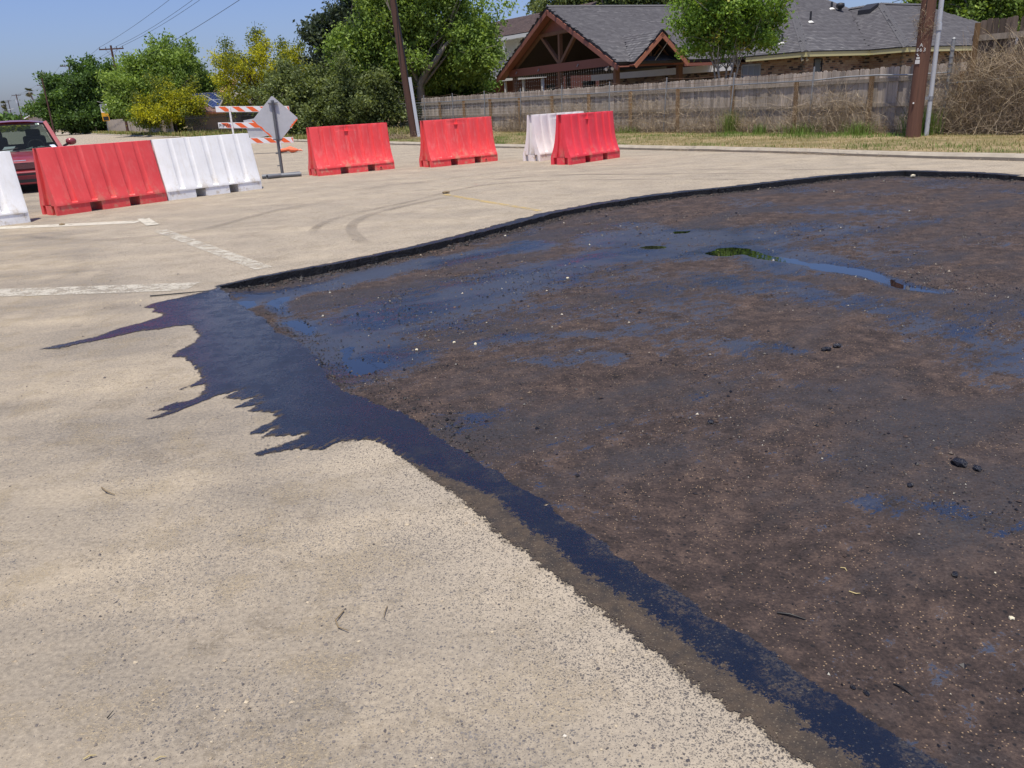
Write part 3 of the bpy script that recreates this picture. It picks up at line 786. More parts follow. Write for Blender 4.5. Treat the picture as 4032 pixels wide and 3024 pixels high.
# ------------------------------------------------------------------ diamond sign on its stand, seen from behind
M_steel = plain("galvanised_steel", (0.33, 0.34, 0.36), 0.5, 0.6, var=0.2, scale=12)
M_dsteel = plain("dark_weathered_steel", (0.16, 0.165, 0.175), 0.55, 0.5, var=0.25, scale=10)
M_bpipe = plain("dull_grey_pipe", (0.17, 0.18, 0.195), 0.6, 0.3, var=0.25, scale=10)
M_alu = plain("scuffed_aluminium_sheet", (0.52, 0.52, 0.53), 0.55, 0.35, var=0.16, scale=6, bump=0.15, bscale=20)
M_orange = plain("orange_sheeting", (0.80, 0.13, 0.03), 0.45)
M_wsheet = plain("white_sheeting", (0.74, 0.74, 0.75), 0.5, var=0.05)
M_wpaint = plain("white_painted_steel", (0.78, 0.77, 0.75), 0.5, var=0.06)
st = thing("sign_stand", "diamond sign seen from behind on a grey pipe stand", "sign", (-4.97, 18.87, 0), 0)
MB().tube([(0, 0, 0.06), (0.0, 0, 1.66)], 0.035, 4).build("pole", M_dsteel, st)
for a, b in (((-0.43, -0.14, 0.05), (0.42, 0.03, 0.05)), ((-0.27, -0.30, 0.052), (0.32, 0.28, 0.052))):
    mb = MB()
    # open-ended pipe: outer and inner skins
    d = (Vector(b) - Vector(a))
    mb.tube([a, b], 0.046, 12, cap=False); mb.tube([a, b], 0.038, 12, cap=False)
    mb.build("base_pipe", M_bpipe, st)
def diamond(h, cx, cz, r, bend):
    """rounded diamond plate in local xz, slightly bowed"""
    pts = []
    for k in range(4):
        a = math.pi / 2 * k
        c = Vector((math.cos(a), math.sin(a))) * (h - r * 1.414)
        for j in range(-4, 5):
            t = a + j * math.pi / 16
            pts.append((cx + c.x + r * math.cos(t), cz + c.y + r * math.sin(t)))
    return pts
pts = diamond(0.505, 0.0, 1.255, 0.035, 0)
rot = Matrix.Rotation(R(6), 3, 'Z')
mb = MB(); mb.prism([rot @ Vector((x, 0.052, z)) for x, z in pts], rot @ Vector((0, 0.003, 0)))
plate = mb.build("sign_plate", M_alu, st)
mb = MB(); mb.prism([rot @ Vector((x * 1.0 + 0.002, 0.0556, (z - 1.255) * 1.0 + 1.253)) for x, z in pts], rot @ Vector((0, 0.002, 0)))
mb.build("sign_face", M_orange, st)
# orange sheeting curling round the lower left edge and the right corner
mb = MB()
def edge_pt(k, u):
    c = [(-0.505, 1.255), (0, 0.75), (0.505, 1.255)]
    a, b = c[k], c[k + 1]; return Vector((a[0] + (b[0] - a[0]) * u, 0, a[1] + (b[1] - a[1]) * u))
for k, us in ((0, [i / 12 for i in range(0, 10)]), (1, [0.62 + i * 0.03 for i in range(0, 12)])):
    prev = None
    for i, u in enumerate(us):
        p = edge_pt(k, u); nrm = Vector((0.7, 0, 0.7)) if k == 0 else Vector((-0.7, 0, 0.7))
        wd = 0.012 + 0.026 * (0.5 + 0.5 * math.sin(i * 1.9 + k)) * (1 - abs(i / len(us) - 0.45))
        a = rot @ (p + Vector((0, 0.0485, 0)) - nrm * 0.008); b = rot @ (p + Vector((0, 0.0485, 0)) + nrm * wd)
        if prev: mb.add([prev[0], a, b, prev[1], prev[0] + Vector((0, .002, 0)), a + Vector((0, .002, 0)), b + Vector((0, .002, 0)), prev[1] + Vector((0, .002, 0))], [(0, 1, 2, 3), (7, 6, 5, 4), (0, 4, 5, 1), (3, 2, 6, 7)])
        prev = (a, b)
o = mb.build("peeling_edge", M_orange, st); o["kind"] = "stuff"
for z in (0.83, 1.60):
    mb = MB(); mb.box(-0.10, 0.10, -0.006, 0.050, z - 0.012, z + 0.012); mb.tube([(0, -0.075, z + .02), (0, -0.03, z + .02)], 0.018, 8)
    mb.build("clamp", M_dsteel, st)
MB().box(-0.09, -0.03, -0.02, 0.02, 0.25, 0.27).build("locking_pin", M_dsteel, st)

# ------------------------------------------------------------------ striped barricade
bc = thing("barricade", "white and orange striped three-rail barricade behind the diamond sign", "barricade", (-8.75, 30.6, 0), 0)
def rail(zl, zr_):
    x0, x1 = -10.11 + 8.75, -7.48 + 8.75; h = 0.10
    mb = MB(); mb.prism([(x0, -0.03, zl - h), (x1, -0.03, zr_ - h), (x1, -0.03, zr_ + h), (x0, -0.03, zl + h)], (0, 0.02, 0))
    r = mb.build("rail", M_wpaint, bc)
    S = (zr_ - zl) / (x1 - x0)
    k = 0
    x = x0 + 0.10
    while x < x1 + 0.05:
        for cname, cm, w in (("orange_stripe", M_orange, 0.245),):
            # slanted band falling to the right, clipped to the rail
            a, b = x, x + w
            sl = 0.22
            poly = []
            for X, top in ((a, 1), (b, 1), (b + sl, -1), (a + sl, -1)):
                Xc = min(max(X, x0 + 0.012), x1 - 0.012); poly.append((Xc, -0.0325, zl + S * (Xc - x0) + top * 0.083))
            if b > x0 and a < x1 - 0.03:
                m2 = MB(); m2.prism(poly, (0, 0.002, 0)); o = m2.build(cname, cm, r)
        x += 0.49
    m2 = MB(); m2.prism([(x0 + .012, -0.0312, zl - 0.083), (x1 - .012, -0.0312, zr_ - 0.083), (x1 - .012, -0.0312, zr_ + 0.083), (x0 + .012, -0.0312, zl + 0.083)], (0, 0.001, 0))
    m2.build("white_sheeting", M_wsheet, r)
    return r
r1 = rail(1.62, 1.50); r2 = rail(1.065, 0.945); r3 = rail(0.52, 0.43)
M_ink = plain("black_marker_paint", (0.02, 0.02, 0.025), 0.6, var=0)
M_blueink = plain("blue_marker_paint", (0.06, 0.16, 0.45), 0.6, var=0)
def lettering(body, size, loc, rot, mat, parent, ext=0.002, align='LEFT'):
    cu = bpy.data.curves.new("lettering", 'FONT'); cu.body = body; cu.size = size; cu.extrude = ext; cu.align_x = align; cu.align_y = 'CENTER'; cu.resolution_u = 3
    cu.materials.append(mat)
    tmp = bpy.data.objects.new("lettering_curve", cu); col.objects.link(tmp)
    me = bpy.data.meshes.new_from_object(tmp); bpy.data.objects.remove(tmp); bpy.data.curves.remove(cu)
    me.materials.clear(); me.materials.append(mat)
    o = bpy.data.objects.new("lettering", me); col.objects.link(o); o.location = loc; o.rotation_euler = rot; o.parent = parent
    return o
lettering("P/PW", 0.17, (-1.335, -0.036, 1.045), (R(90), R(2.5), 0), M_ink, r2)
lettering("23", 0.13, (-0.96, -0.036, 1.04), (R(90), R(2.5), 0), M_blueink, r2)
for x, zt in ((-0.86, 1.66), (0.78, 1.58)):
    mb = MB(); mb.box(x - 0.03, x + 0.03, -0.062, -0.036, 0.02, zt)
    p = mb.build("post", M_wpaint, bc)
    mh = MB()
    for k in range(12): mh.tube([(x, -0.066, 0.2 + k * 0.12), (x, -0.0625, 0.2 + k * 0.12)], 0.008, 6)
    o = mh.build("post_holes", M_dsteel, p); o["kind"] = "stuff"
    mb = MB(); mb.box(x - 0.035, x + 0.035, -0.75, 0.65, 0.0, 0.055); mb.build("foot", M_dsteel, bc)
# grey sign panel hung behind the rails
mb = MB(); mb.prism([(-0.45, 0.0, 1.19), (0.05, 0.0, 1.25), (0.62, 0.0, 1.18), (0.66, 0.0, 0.72), (0.45, 0.0, 0.63), (-0.28, 0.0, 0.53)], (0, 0.004, 0))
mb.build("sign_panel", M_alu, bc)
# sandbag lying over the foot
sb = thing("sandbag", "orange sandbag draped over the foot of the striped barricade", "sandbag", (-7.62, 30.25, 0), 0)
bm = bmesh.new(); bmesh.ops.create_uvsphere(bm, u_segments=18, v_segments=10, radius=1)
for v in bm.verts:
    x, y, z = v.co; zz = z * 0.085 * (1 + 0.25 * math.sin(x * 5)) + 0.085
    v.co = (x * 0.36 + 0.02, y * 0.16 * (1 - 0.25 * x), max(0.055 if abs(x + 0.55) < 0.2 else 0.004, zz + 0.05 * (1 - abs(x)) * (1 if x < 0.2 else 0.3)))
me = bpy.data.meshes.new("bag"); bm.to_mesh(me); bm.free(); me.polygons.foreach_set('use_smooth', [True] * len(me.polygons))
link_mesh("bag", me, plain("orange_woven_bag", (0.74, 0.16, 0.07), 0.7, bump=0.5, bscale=50), sb)
MB().tube([(0.36, 0, 0.07), (0.42, -0.02, 0.09), (0.50, 0.0, 0.05)], [0.03, 0.045, 0.01], 7).build("tied_neck", plain("pale_orange_bag_neck", (0.75, 0.3, 0.2), 0.7), sb)

# ------------------------------------------------------------------ maroon truck
def car_paint():
    t = NT("maroon_paint"); O = t.objco()
    dust = t.mr(t.noise(O, 3.0, 6, 0.7), 0.4, 0.75, 0.0, 0.22)
    c = t.mix(dust, (0.22, 0.016, 0.026), (0.36, 0.20, 0.16))
    return t.done(t.bsdf(c, 0.42, 0.15, None, 0.5, **{'Coat Weight': 0.6, 'Coat Roughness': 0.12}))
M_maroon = car_paint()
def glass(name, tint, a):
    t = NT(name)
    g = t.bsdf((0.02, 0.025, 0.025), 0.03, 0, None, 0.5)
    tr = t.n("ShaderNodeBsdfTransparent", {0: (*tint, 1)}).outputs[0]
    return t.done(t.mixsh(a, tr, g))
M_glass = glass("windscreen_glass", (0.62, 0.72, 0.70), 0.28)
M_lens = plain("headlight_lens", (0.42, 0.46, 0.42), 0.12, 0.2)
M_chrome = plain("chrome", (0.7, 0.7, 0.7), 0.15, 1.0, var=0.02)
M_dark = plain("dark_trim", (0.012, 0.012, 0.013), 0.6)
M_seat = plain("charcoal_seat_cloth", (0.03, 0.032, 0.036), 0.9)
M_inter = plain("dark_cabin_trim", (0.05, 0.052, 0.052), 0.8)
M_tyre_r = plain("tyre_rubber", (0.02, 0.02, 0.02), 0.85)
tr = thing("pickup_truck", "maroon pickup truck facing the barriers at the left edge", "truck", (-10.40, 18.15, 0), R(29.5))
def section_loft(secs, smooth=True):
    """secs: list of closed rings of equal length"""
    mb = MB(); V = [p for s in secs for p in s]; n = len(secs[0])
    F = [(i * n + k, i * n + (k + 1) % n, (i + 1) * n + (k + 1) % n, (i + 1) * n + k) for i in range(len(secs) - 1) for k in range(n)]
    mb.add(V, F, smooth); mb.add(secs[0], [tuple(range(n))]); mb.add(secs[-1], [tuple(reversed(range(n)))])
    return mb
def body_ring(y, hw, zb, zt, crown=0.03, r=0.09):
    return [(-hw + 0.03, y, zb), (-hw, y, zb + 0.12), (-hw, y, zt - r * 1.3), (-hw + 0.02, y, zt - r * 0.55), (-hw + r, y, zt - 0.012), (-hw * 0.45, y, zt + crown * 0.8), (0, y, zt + crown),
            (hw * 0.45, y, zt + crown * 0.8), (hw - r, y, zt - 0.012), (hw - 0.02, y, zt - r * 0.55), (hw, y, zt - r * 1.3), (hw, y, zb + 0.12), (hw - 0.03, y, zb)]
HW = 0.97
secs = [body_ring(0.02, HW - 0.10, 0.32, 0.62, 0.02), body_ring(0.10, HW - 0.035, 0.30, 0.685, 0.03), body_ring(0.35, HW, 0.30, 0.735, 0.035), body_ring(0.8, HW, 0.30, 0.785, 0.035), body_ring(1.28, HW, 0.30, 0.83, 0.03),
        body_ring(1.9, HW, 0.30, 0.84, 0.0), body_ring(3.2, HW, 0.30, 0.85, 0.0), body_ring(5.2, HW - 0.02, 0.34, 0.86, 0.0), body_ring(5.35, HW - 0.10, 0.4, 0.80, 0.0)]
mb = section_loft(secs); b = mb.build("body", M_maroon, tr); b.data.set_sharp_from_angle(angle=R(35))
# cabin: pillars and roof
roofz, hwb, hwt = 1.475, 0.90, 0.70
fy, ry, by = 1.22, 1.98, 3.15
mb = section_loft([[(-hwt + 0.02, ry - 0.06, roofz - 0.03), (-hwt * 0.5, ry - 0.11, roofz + 0.015), (0, ry - 0.13, roofz + 0.025), (hwt * 0.5, ry - 0.11, roofz + 0.015), (hwt - 0.02, ry - 0.06, roofz - 0.03), (hwt - 0.02, ry, roofz - 0.07), (0, ry, roofz - 0.05), (-hwt + 0.02, ry, roofz - 0.07)],
                   [(-hwt, ry + 0.25, roofz), (-hwt * 0.5, ry + 0.25, roofz + 0.05), (0, ry + 0.25, roofz + 0.06), (hwt * 0.5, ry + 0.25, roofz + 0.05), (hwt, ry + 0.25, roofz), (hwt, ry + 0.25, roofz - 0.05), (0, ry + 0.25, roofz - 0.03), (-hwt, ry + 0.25, roofz - 0.05)],
                   [(-hwt, by - 0.1, roofz), (-hwt * 0.5, by - 0.1, roofz + 0.05), (0, by - 0.1, roofz + 0.06), (hwt * 0.5, by - 0.1, roofz + 0.05), (hwt, by - 0.1, roofz), (hwt, by - 0.1, roofz - 0.05), (0, by - 0.1, roofz - 0.03), (-hwt, by - 0.1, roofz - 0.05)]])
mb.build("roof", M_maroon, tr)
for s in (-1, 1):
    MB().bar((s * (hwb + 0.005), fy, 0.84), (s * (hwt), ry - 0.05, roofz - 0.02), 0.07, 0.08, (0, 1, 1)).build("windscreen_pillar", M_maroon, tr)
    MB().bar((s * hwb, by, 0.84), (s * hwt, by - 0.12, roofz - 0.01), 0.10, 0.16, (0, 1, 0)).build("rear_pillar", M_maroon, tr)
    mb = MB(); mb.quad((s * (hwb + .01), fy + 0.08, 0.85), (s * (hwb + .01), by - 0.05, 0.85), (s * (hwt + .005), by - 0.17, roofz - 0.05), (s * (hwt + .005), ry + 0.02, roofz - 0.05))
    mb.build("side_window", M_glass, tr)
    # mirror
    mb = MB()
    bm = bmesh.new(); bmesh.ops.create_uvsphere(bm, u_segments=12, v_segments=8, radius=1)
    for v in bm.verts:
        x, y, z = v.co; v.co = (s * 1.135 + x * 0.115, 1.50 + y * 0.07, 1.00 + (abs(z) ** 0.8) * math.copysign(1, z) * 0.082)
    me = bpy.data.meshes.new("door_mirror"); bm.to_mesh(me); bm.free(); me.polygons.foreach_set('use_smooth', [True] * len(me.polygons))
    mir = link_mesh("door_mirror", me, M_maroon, tr)
    MB().bar((s * 0.95, 1.5, 0.90), (s * 1.06, 1.5, 0.95), 0.05, 0.05).build("mirror_arm", M_dark, mir)
# windscreen glass, slightly curved
mb = MB(); V = []; nxg = 9
for i in range(nxg):
    u = -1 + 2 * i / (nxg - 1); bow = 0.07 * (1 - u * u)
    V += [(u * (hwb - 0.02), fy - bow + 0.01, 0.845), (u * (hwt - 0.02), ry - 0.07 - bow * 0.7, roofz - 0.02)]
mb.add(V, [(2 * i, 2 * i + 2, 2 * i + 3, 2 * i + 1) for i in range(nxg - 1)], True)
wsn = mb.build("windscreen", M_glass, tr)
# black ceramic edge of the windscreen and wipers
mb = MB()
for i in range(nxg - 1):
    a, b2 = Vector(V[2 * i]), Vector(V[2 * i + 2]); mb.bar(a + Vector((0, -0.008, 0)), b2 + Vector((0, -0.008, 0)), 0.012, 0.05, (0, 1, 1))
mb.build("cowl", M_dark, tr)
for x0, x1 in ((-0.55, 0.02), (0.05, 0.66)):
    mb = MB(); mb.tube([(x0, 1.10, 0.872), ((x0 + x1) / 2, 1.105, 0.90), (x1, 1.14, 0.925)], 0.011, 5); mb.build("wiper", M_dark, tr)
# cabin interior
mb = MB(); mb.box(-0.86, 0.86, 1.28, 1.75, 0.70, 0.855); mb.build("dashboard", M_inter, tr)
mb = MB(); mb.box(-0.86, 0.86, 3.02, 3.08, 0.5, 0.98); mb.build("cabin_rear_panel", M_inter, tr)
mb = MB(); mb.quad((-0.80, 3.10, 0.96), (0.80, 3.10, 0.96), (0.64, 3.05, roofz - 0.08), (-0.64, 3.05, roofz - 0.08)); mb.build("rear_window", M_glass, tr)
for x in (-0.40, 0.40):
    mb = MB(); mb.obox((x, 2.30, 0.86), (0.24, 0, 0), (0, 0.09, 0.02), (0, -0.05, 0.30)); s_ = mb.build("seat_back", M_seat, tr); bevel(s_, 0.06, 3)
    mb = MB(); mb.obox((x, 2.40, 1.215), (0.155, 0, 0), (0, 0.05, 0), (0, -0.02, 0.10)); h_ = mb.build("headrest", M_seat, s_); bevel(h_, 0.04, 3)
mb = MB(); mb.tube([(0.40 + 0.17 * math.cos(t), 1.72 + 0.05 * math.sin(t), 0.93 + 0.15 * math.sin(t)) for t in [2 * math.pi * k / 16 for k in range(17)]], 0.015, 6, cap=False); mb.build("steering_wheel", M_dark, tr)
mb = MB(); mb.obox((-0.18, 1.36, 0.91), (0.11, 0, 0.0), (0, 0.004, 0), (0.05, 0.03, 0.055)); mb.build("paper_sheet", plain("white_paper", (0.7, 0.7, 0.68), 0.8), tr)
mb = MB()
for k in range(9):
    x = 0.22 + k * 0.06; mb.obox((x, 1.38, 0.88 + 0.02 * math.sin(k * 1.7) + 0.004 * k), (0.04, 0, 0.01 * math.sin(k)), (0, 0.05, 0), (0, 0, 0.02))
mb.build("crumpled_cloth", plain("pale_green_cloth", (0.45, 0.58, 0.46), 0.9), tr)
mb = MB(); mb.obox((0.735, 1.272, 0.925), (0.05, 0.006, 0), (0, 0.003, 0), (-0.02, 0.03, 0.028)); mb.build("window_sticker", plain("blue_and_white_sticker", (0.55, 0.65, 0.78), 0.6), tr)
mb = MB(); mb.obox((0.52, 1.86, 1.425), (0.04, 0, 0), (0, 0.003, 0), (0, 0.02, 0.018)); mb.build("toll_tag", plain("white_tag", (0.7, 0.75, 0.65), 0.6), tr)
# front end: grille, headlights, bumper
gz0, gz1 = 0.52, 0.635
mb = MB(); mb.box(-0.43, 0.43, -0.015, 0.05, gz0 - 0.01, gz1 + 0.01); g_ = mb.build("grille", M_dark, tr)
for k in range(6):
    z = gz0 + 0.008 + k * (gz1 - gz0 - 0.01) / 5
    MB().box(-0.43, 0.43, -0.035, -0.012, z - 0.0045, z + 0.0045).build("grille_bar", plain("dusty_maroon_bar", (0.26, 0.12, 0.12), 0.4) if k == 0 else bpy.data.materials["dusty_maroon_bar"], g_)
for s in (-1, 1):
    mb = MB(); mb.add([(s * 0.45, -0.03, gz0 - 0.02), (s * 0.86, 0.06, gz0), (s * 0.88, 0.07, gz1 + 0.005), (s * 0.45, -0.025, gz1 + 0.012), (s * 0.45, 0.08, gz0), (s * 0.9, 0.2, gz0), (s * 0.9, 0.2, gz1), (s * 0.45, 0.08, gz1)],
                      [(0, 1, 2, 3), (4, 7, 6, 5), (0, 4, 5, 1), (3, 2, 6, 7), (0, 3, 7, 4), (1, 5, 6, 2)])
    mb.build("headlight", M_lens, tr)
MB().tube([(-0.12, -0.04, 0.69), (0.12, -0.04, 0.69)], 0.012, 6).build("bonnet_badge", M_chrome, tr)
ring = lambda y, hw, z0, z1: [(-hw, y, z0), (-hw, y, z1), (hw, y, z1), (hw, y, z0)]
mb = section_loft([ring(-0.10, HW - 0.22, 0.20, 0.44), ring(-0.085, HW - 0.10, 0.19, 0.465), ring(0.02, HW - 0.01, 0.19, 0.49), ring(0.30, HW + 0.005, 0.22, 0.49)], False)
bp = mb.build("front_bumper", M_maroon, tr); bevel(bp, 0.025, 2)
for z0, z1, hw in ((0.385, 0.425, 0.52), (0.235, 0.295, 0.42)):
    mb = MB(); mb.box(-hw, hw, -0.118, -0.06, z0, z1); mb.build("air_intake", M_dark, bp)
    mb = MB(); mb.box(-hw - 0.05, hw + 0.05, -0.125, -0.095, z0 - 0.022, z0 - 0.004); mb.build("bumper_lip", M_maroon, bp)
for s in (-1, 1):
    for y in (0.85, 4.3):
        mb = MB(); mb.tube([(s * 0.72, y, 0.36), (s * 0.95, y, 0.36)], 0.36, 22); w_ = mb.build("wheel", M_tyre_r, tr)
        mb = MB(); mb.tube([(s * 0.93, y, 0.36), (s * 0.962, y, 0.36)], 0.21, 16); mb.build("rim", M_steel, w_)
mb = MB(); mb.box(-0.85, 0.85, 0.3, 5.0, 0.24, 0.31); mb.build("underbody", M_dark, tr)

# ------------------------------------------------------------------ utility poles
def pole_wood(name, base, tone):
    t = NT(name); P = t.objco()
    g = t.noise(t.map(P, scale=(9, 9, 0.5)), 3.0, 6, 0.65)
    cr = t.noise(t.map(P, scale=(5, 5, 0.12), loc=(3, 1, 0)), 2.4, 3, 0.5)
    c = t.mix(t.mr(g, 0.3, 0.7), tuple(x * 0.6 for x in tone), tone)
    c = t.mix(t.mr(cr, 0.60, 0.66), c, (0.012, 0.009, 0.008))
    return t.done(t.bsdf(c, 0.85, 0, t.bump(g, 0.6, 0.02)))
M_pole = pole_wood("creosoted_wood", None, (0.150, 0.070, 0.045))
M_pole2 = pole_wood("dark_creosoted_wood", None, (0.095, 0.045, 0.032))
M_pvc = plain("grey_conduit", (0.46, 0.48, 0.52), 0.45, var=0.05)
M_guard = plain("pale_cable_guard", (0.55, 0.58, 0.63), 0.4, 0.2, var=0.08)
M_cable = plain("black_cable", (0.012, 0.012, 0.014), 0.5)
M_wtag = plain("white_tag_plate", (0.68, 0.67, 0.63), 0.6)
# the leaning pole on the left
pl = thing("utility_pole", "leaning dark wooden pole with a pale cable guard at its foot", "pole", (-3.68, 36.7, 0.09), 0)
top = Vector((-0.86, 0, 11.2))
MB().tube([(0, 0, -0.3), top * 0.5, top], [0.165, 0.145, 0.115], 14).build("shaft", M_pole2, pl)
d_ = top.normalized()
MB().tube([Vector((0.13, -0.12, 0)) + d_ * 1.9, Vector((0.115, -0.11, 0)) + d_ * 6, Vector((0.09, -0.09, 0)) + d_ * 10.5], 0.035, 6).build("riser_cable", M_cable, pl)
mb = MB(); a, b2 = Vector((0.20, -0.13, -0.02)), Vector((0.20, -0.13, 0)) + d_ * 2.45
mb.bar(a, b2, 0.13, 0.07, (0, 1, 0)); mb.build("cable_guard", M_guard, pl)
mb = MB(); mb.bar(top * 0.965 + Vector((-0.7, -0.7, 0)), top * 0.965 + Vector((0.7, 0.7, 0)), 0.10, 0.12); mb.build("crossarm", M_pole2, pl)
# the big pole on the right
pr = thing("utility_pole", "thick brown wooden pole marked A 863 beside the grey conduit", "pole", (9.87, 19.82, 0.09), 0)
MB().tube([(0, 0, -0.3), (0.0, 0, 0.4), (0.03, 0, 4.0), (0.05, 0, 10.5)], [0.172, 0.165, 0.155, 0.125], 20).build("shaft", M_pole, pr)
dirc = Vector((-9.87, -19.82, 0)).normalized()
sidec = Vector((-dirc.y, dirc.x, 0))
yawp = math.atan2(dirc.y, dirc.x) + R(90)
def on_pole(z, ang):  # point on the pole skin, ang measured from the side that faces the road
    v = dirc * math.cos(ang) + sidec * math.sin(ang); return Vector((0.012, 0, z)) + v * 0.166, yawp + ang
for ch, z, ang, sz in (("A", 2.03, -0.30, 0.11), ("8", 1.93, -0.75, 0.11), ("6", 1.93, -0.30, 0.11), ("3", 1.93, 0.16, 0.11)):
    p, yw = on_pole(z, ang); lettering(ch, sz, p, (R(90), 0, yw), M_wtag, pr, 0.004, 'CENTER')
for z, ang, w, h in ((1.845, -0.72, 0.034, 0.026), (1.815, -0.58, 0.034, 0.026), (1.76, -0.55, 0.08, 0.045), (1.68, -0.58, 0.11, 0.085)):
    p, yw = on_pole(z, ang); v = Vector((math.cos(yw), math.sin(yw), 0)); nrm = Vector((v.y, -v.x, 0))
    MB().obox(p + nrm * 0.004, v * w / 2, nrm * 0.003, (0, 0, h / 2)).build("number_plate", M_wtag, pr)
p, yw = on_pole(0.78, -0.5)
MB().tube([p, p + dirc * 0.05], 0.02, 8).build("bolt", M_wtag, pr)
pc = thing("conduit_pipe", "tall grey plastic conduit standing just right of the thick brown pole", "pipe", (10.33, 20.1, 0.09), 0)
MB().tube([(0, 0, -0.1), (0.0, 0, 2.35)], 0.052, 14).build("lower_pipe", M_pvc, pc)
MB().tube([(0.0, 0, 2.351), (-0.01, 0, 2.5)], 0.066, 14).build("coupling", M_pvc, pc)
MB().tube([(-0.01, 0, 2.501), (-0.03, 0, 7.0)], 0.055, 14).build("upper_pipe", M_pvc, pc)
mb = MB(); mb.box(-0.34, -0.02, -0.03, 0.0, 0.83, 0.90); mb.tube([(0, 0, 0.82), (0, 0, 0.91)], 0.062, 12); mb.build("standoff_bracket", M_steel, pc)

def far_pole(x, y, h, label, arm=2.4, rad=0.15, ang=0.0, xf=False, armz=0.35, lamp=False, lean=0.0):
    t = thing("utility_pole", label, "pole", (x, y, 0), 0, "utility poles along the street")
    MB().tube([(0, 0, -0.3), (lean, 0, h)], [rad, rad * 0.7], 8).build("shaft", M_pole2, t)
    if arm:
        c, s = math.cos(ang) * arm / 2, math.sin(ang) * arm / 2
        a = MB().bar((lean - c, -s, h - armz), (lean + c, s, h - armz), 0.10, 0.12).build("crossarm", M_pole2, t)
        for u in (-0.95, -0.45, 0.45, 0.95):
            MB().tube([(lean + c * u, s * u, h - armz + 0.06), (lean + c * u, s * u, h - armz + 0.24)], [0.05, 0.035], 6).build("insulator", M_dsteel, a)
        for u in (-0.5, 0.5):
            MB().bar((lean + c * u, s * u, h - armz - .05), (lean, 0, h - armz - 0.75), 0.04, 0.03).build("brace", M_steel, t)
    if xf:
        MB().tube([(lean - 0.05, -0.42, h - 2.4), (lean - 0.05, -0.42, h - 1.5)], 0.26, 10).build("transformer", M_guard, t)
    if lamp:
        MB().bar((0, 0, h - 3.4), (1.3, 0, h - 3.2), 0.05, 0.05).build("lamp_arm", M_steel, t)
        MB().tube([(1.2, 0, h - 3.2), (1.75, 0, h - 3.15)], [0.14, 0.06], 8).build("lamp_head", M_wtag, t)
    return t
far_pole(-39.43, 90.0, 8.75, "nearest distant pole with a long crossarm, above the big green tree", 2.5, lean=0.0)
mb = MB()
far_pole(-61.82, 126.0, 9.6, "distant pole with crossarm and white transformer, left of the nearest one", 2.5, xf=True)
far_pole(-52.45, 100.0, 6.5, "thin dark pole without a crossarm at the left end of the trees", 0, 0.11)
far_pole(-99.3, 189.0, 9.9, "faint crossarm pole right behind the thin dark pole", 2.4)
far_pole(-131.8, 236.0, 9.7, "far pole with crossarm, transformer and street lamp above the truck roof", 2.5, 0.17, xf=True, lamp=True)
far_pole(-193.6, 340.0, 11.3, "far pole with a short double crossarm, second from the left edge", 2.4, 0.19)
far_pole(-229.4, 400.0, 12.4, "farthest pole, nearest the left edge beside the ragged palm", 2.4, 0.2)

# cables between the poles
def cable(pts, sag, label, r=0.012, seg=24, group="overhead cables along the street"):
    P = [Vector(p) for p in pts]; mb = MB()
    Q = []
    for a, b2, s in zip(P[:-1], P[1:], sag):
        for k in range(seg):
            u = k / seg; q = a.lerp(b2, u); q.z -= 4 * s * u * (1 - u); Q.append(q)
    Q.append(P[-1])
    mb.tube(Q, r, 4); o = mb.build("overhead_cable", M_cable, None)
    return tag(o, label, "cable", group)
T = Vector((-3.68, 36.7, 0.09)) + top * 0.965
lbs = ["%s of three thin cables sagging from the leaning pole to the far poles" % w for w in ("leftmost", "middle", "rightmost")]
far_tail = lambda o: [(-61.82 + o, 126.0, 9.45), (-99.3 + o, 189, 9.75), (-131.8 + o, 236, 9.55), (-193.6 + o, 340, 11.1), (-229.4 + o, 400, 12.2)]
cable([T + Vector((-0.65, -0.65, 0.15)), (-40.6, 90.0, 8.62)] + far_tail(-1.15), [0.55, 0.5, 0.6, 0.5, 0.8, 0.5], lbs[0], 0.014)
cable([T + Vector((0.1, 0.1, 0.15)), (-38.9, 90.0, 8.62)] + far_tail(0.5), [0.75, 0.5, 0.6, 0.5, 0.8, 0.5], lbs[1], 0.014)
cable([T + Vector((0.65, 0.65, 0.15)), (-38.3, 90.0, 8.62)] + far_tail(1.1), [0.65, 0.5, 0.6, 0.5, 0.8, 0.5], lbs[2], 0.014)
cable([Vector((-3.68, 36.7, 0.09)) + top * 0.80, (-39.4, 90.0, 6.3)], [0.45], "lowest cable, running alone from the leaning pole down behind the yellow tree", 0.016)

# ------------------------------------------------------------------ fences
def wood_mat(name, col_, var=0.35, dark=0.5):
    t = NT(name); O = t.objco()
    r = t.rnd()
    g = t.noise(t.n("ShaderNodeVectorMath", {0: t.map(O, scale=(14, 14, 1.1)), 1: t.n("ShaderNodeCombineXYZ", {0: t.math('MULTIPLY', r, 50.0), 2: t.math('MULTIPLY', r, 17.0)}).outputs[0]}, operation='ADD').outputs[0], 1.6, 6, 0.65)
    c = t.mix(t.mr(g, 0.3, 0.72), tuple(x * dark for x in col_), col_)
    f = t.mr(r, 0, 1, 1 - var, 1 + var * 0.6)
    c = t.mix(1.0, c, t.n("ShaderNodeCombineColor", {0: f, 1: f, 2: f}).outputs[0], 'MULTIPLY')
    return t.done(t.bsdf(c, 0.9, 0, t.bump(g, 0.5, 0.006), 0.2))
M_picket = wood_mat("weathered_grey_cedar", (0.52, 0.445, 0.365))
M_picket_d = wood_mat("dark_weathered_cedar", (0.19, 0.148, 0.118), 0.4)
M_frail = wood_mat("weathered_rail_wood", (0.40, 0.34, 0.27), 0.2)
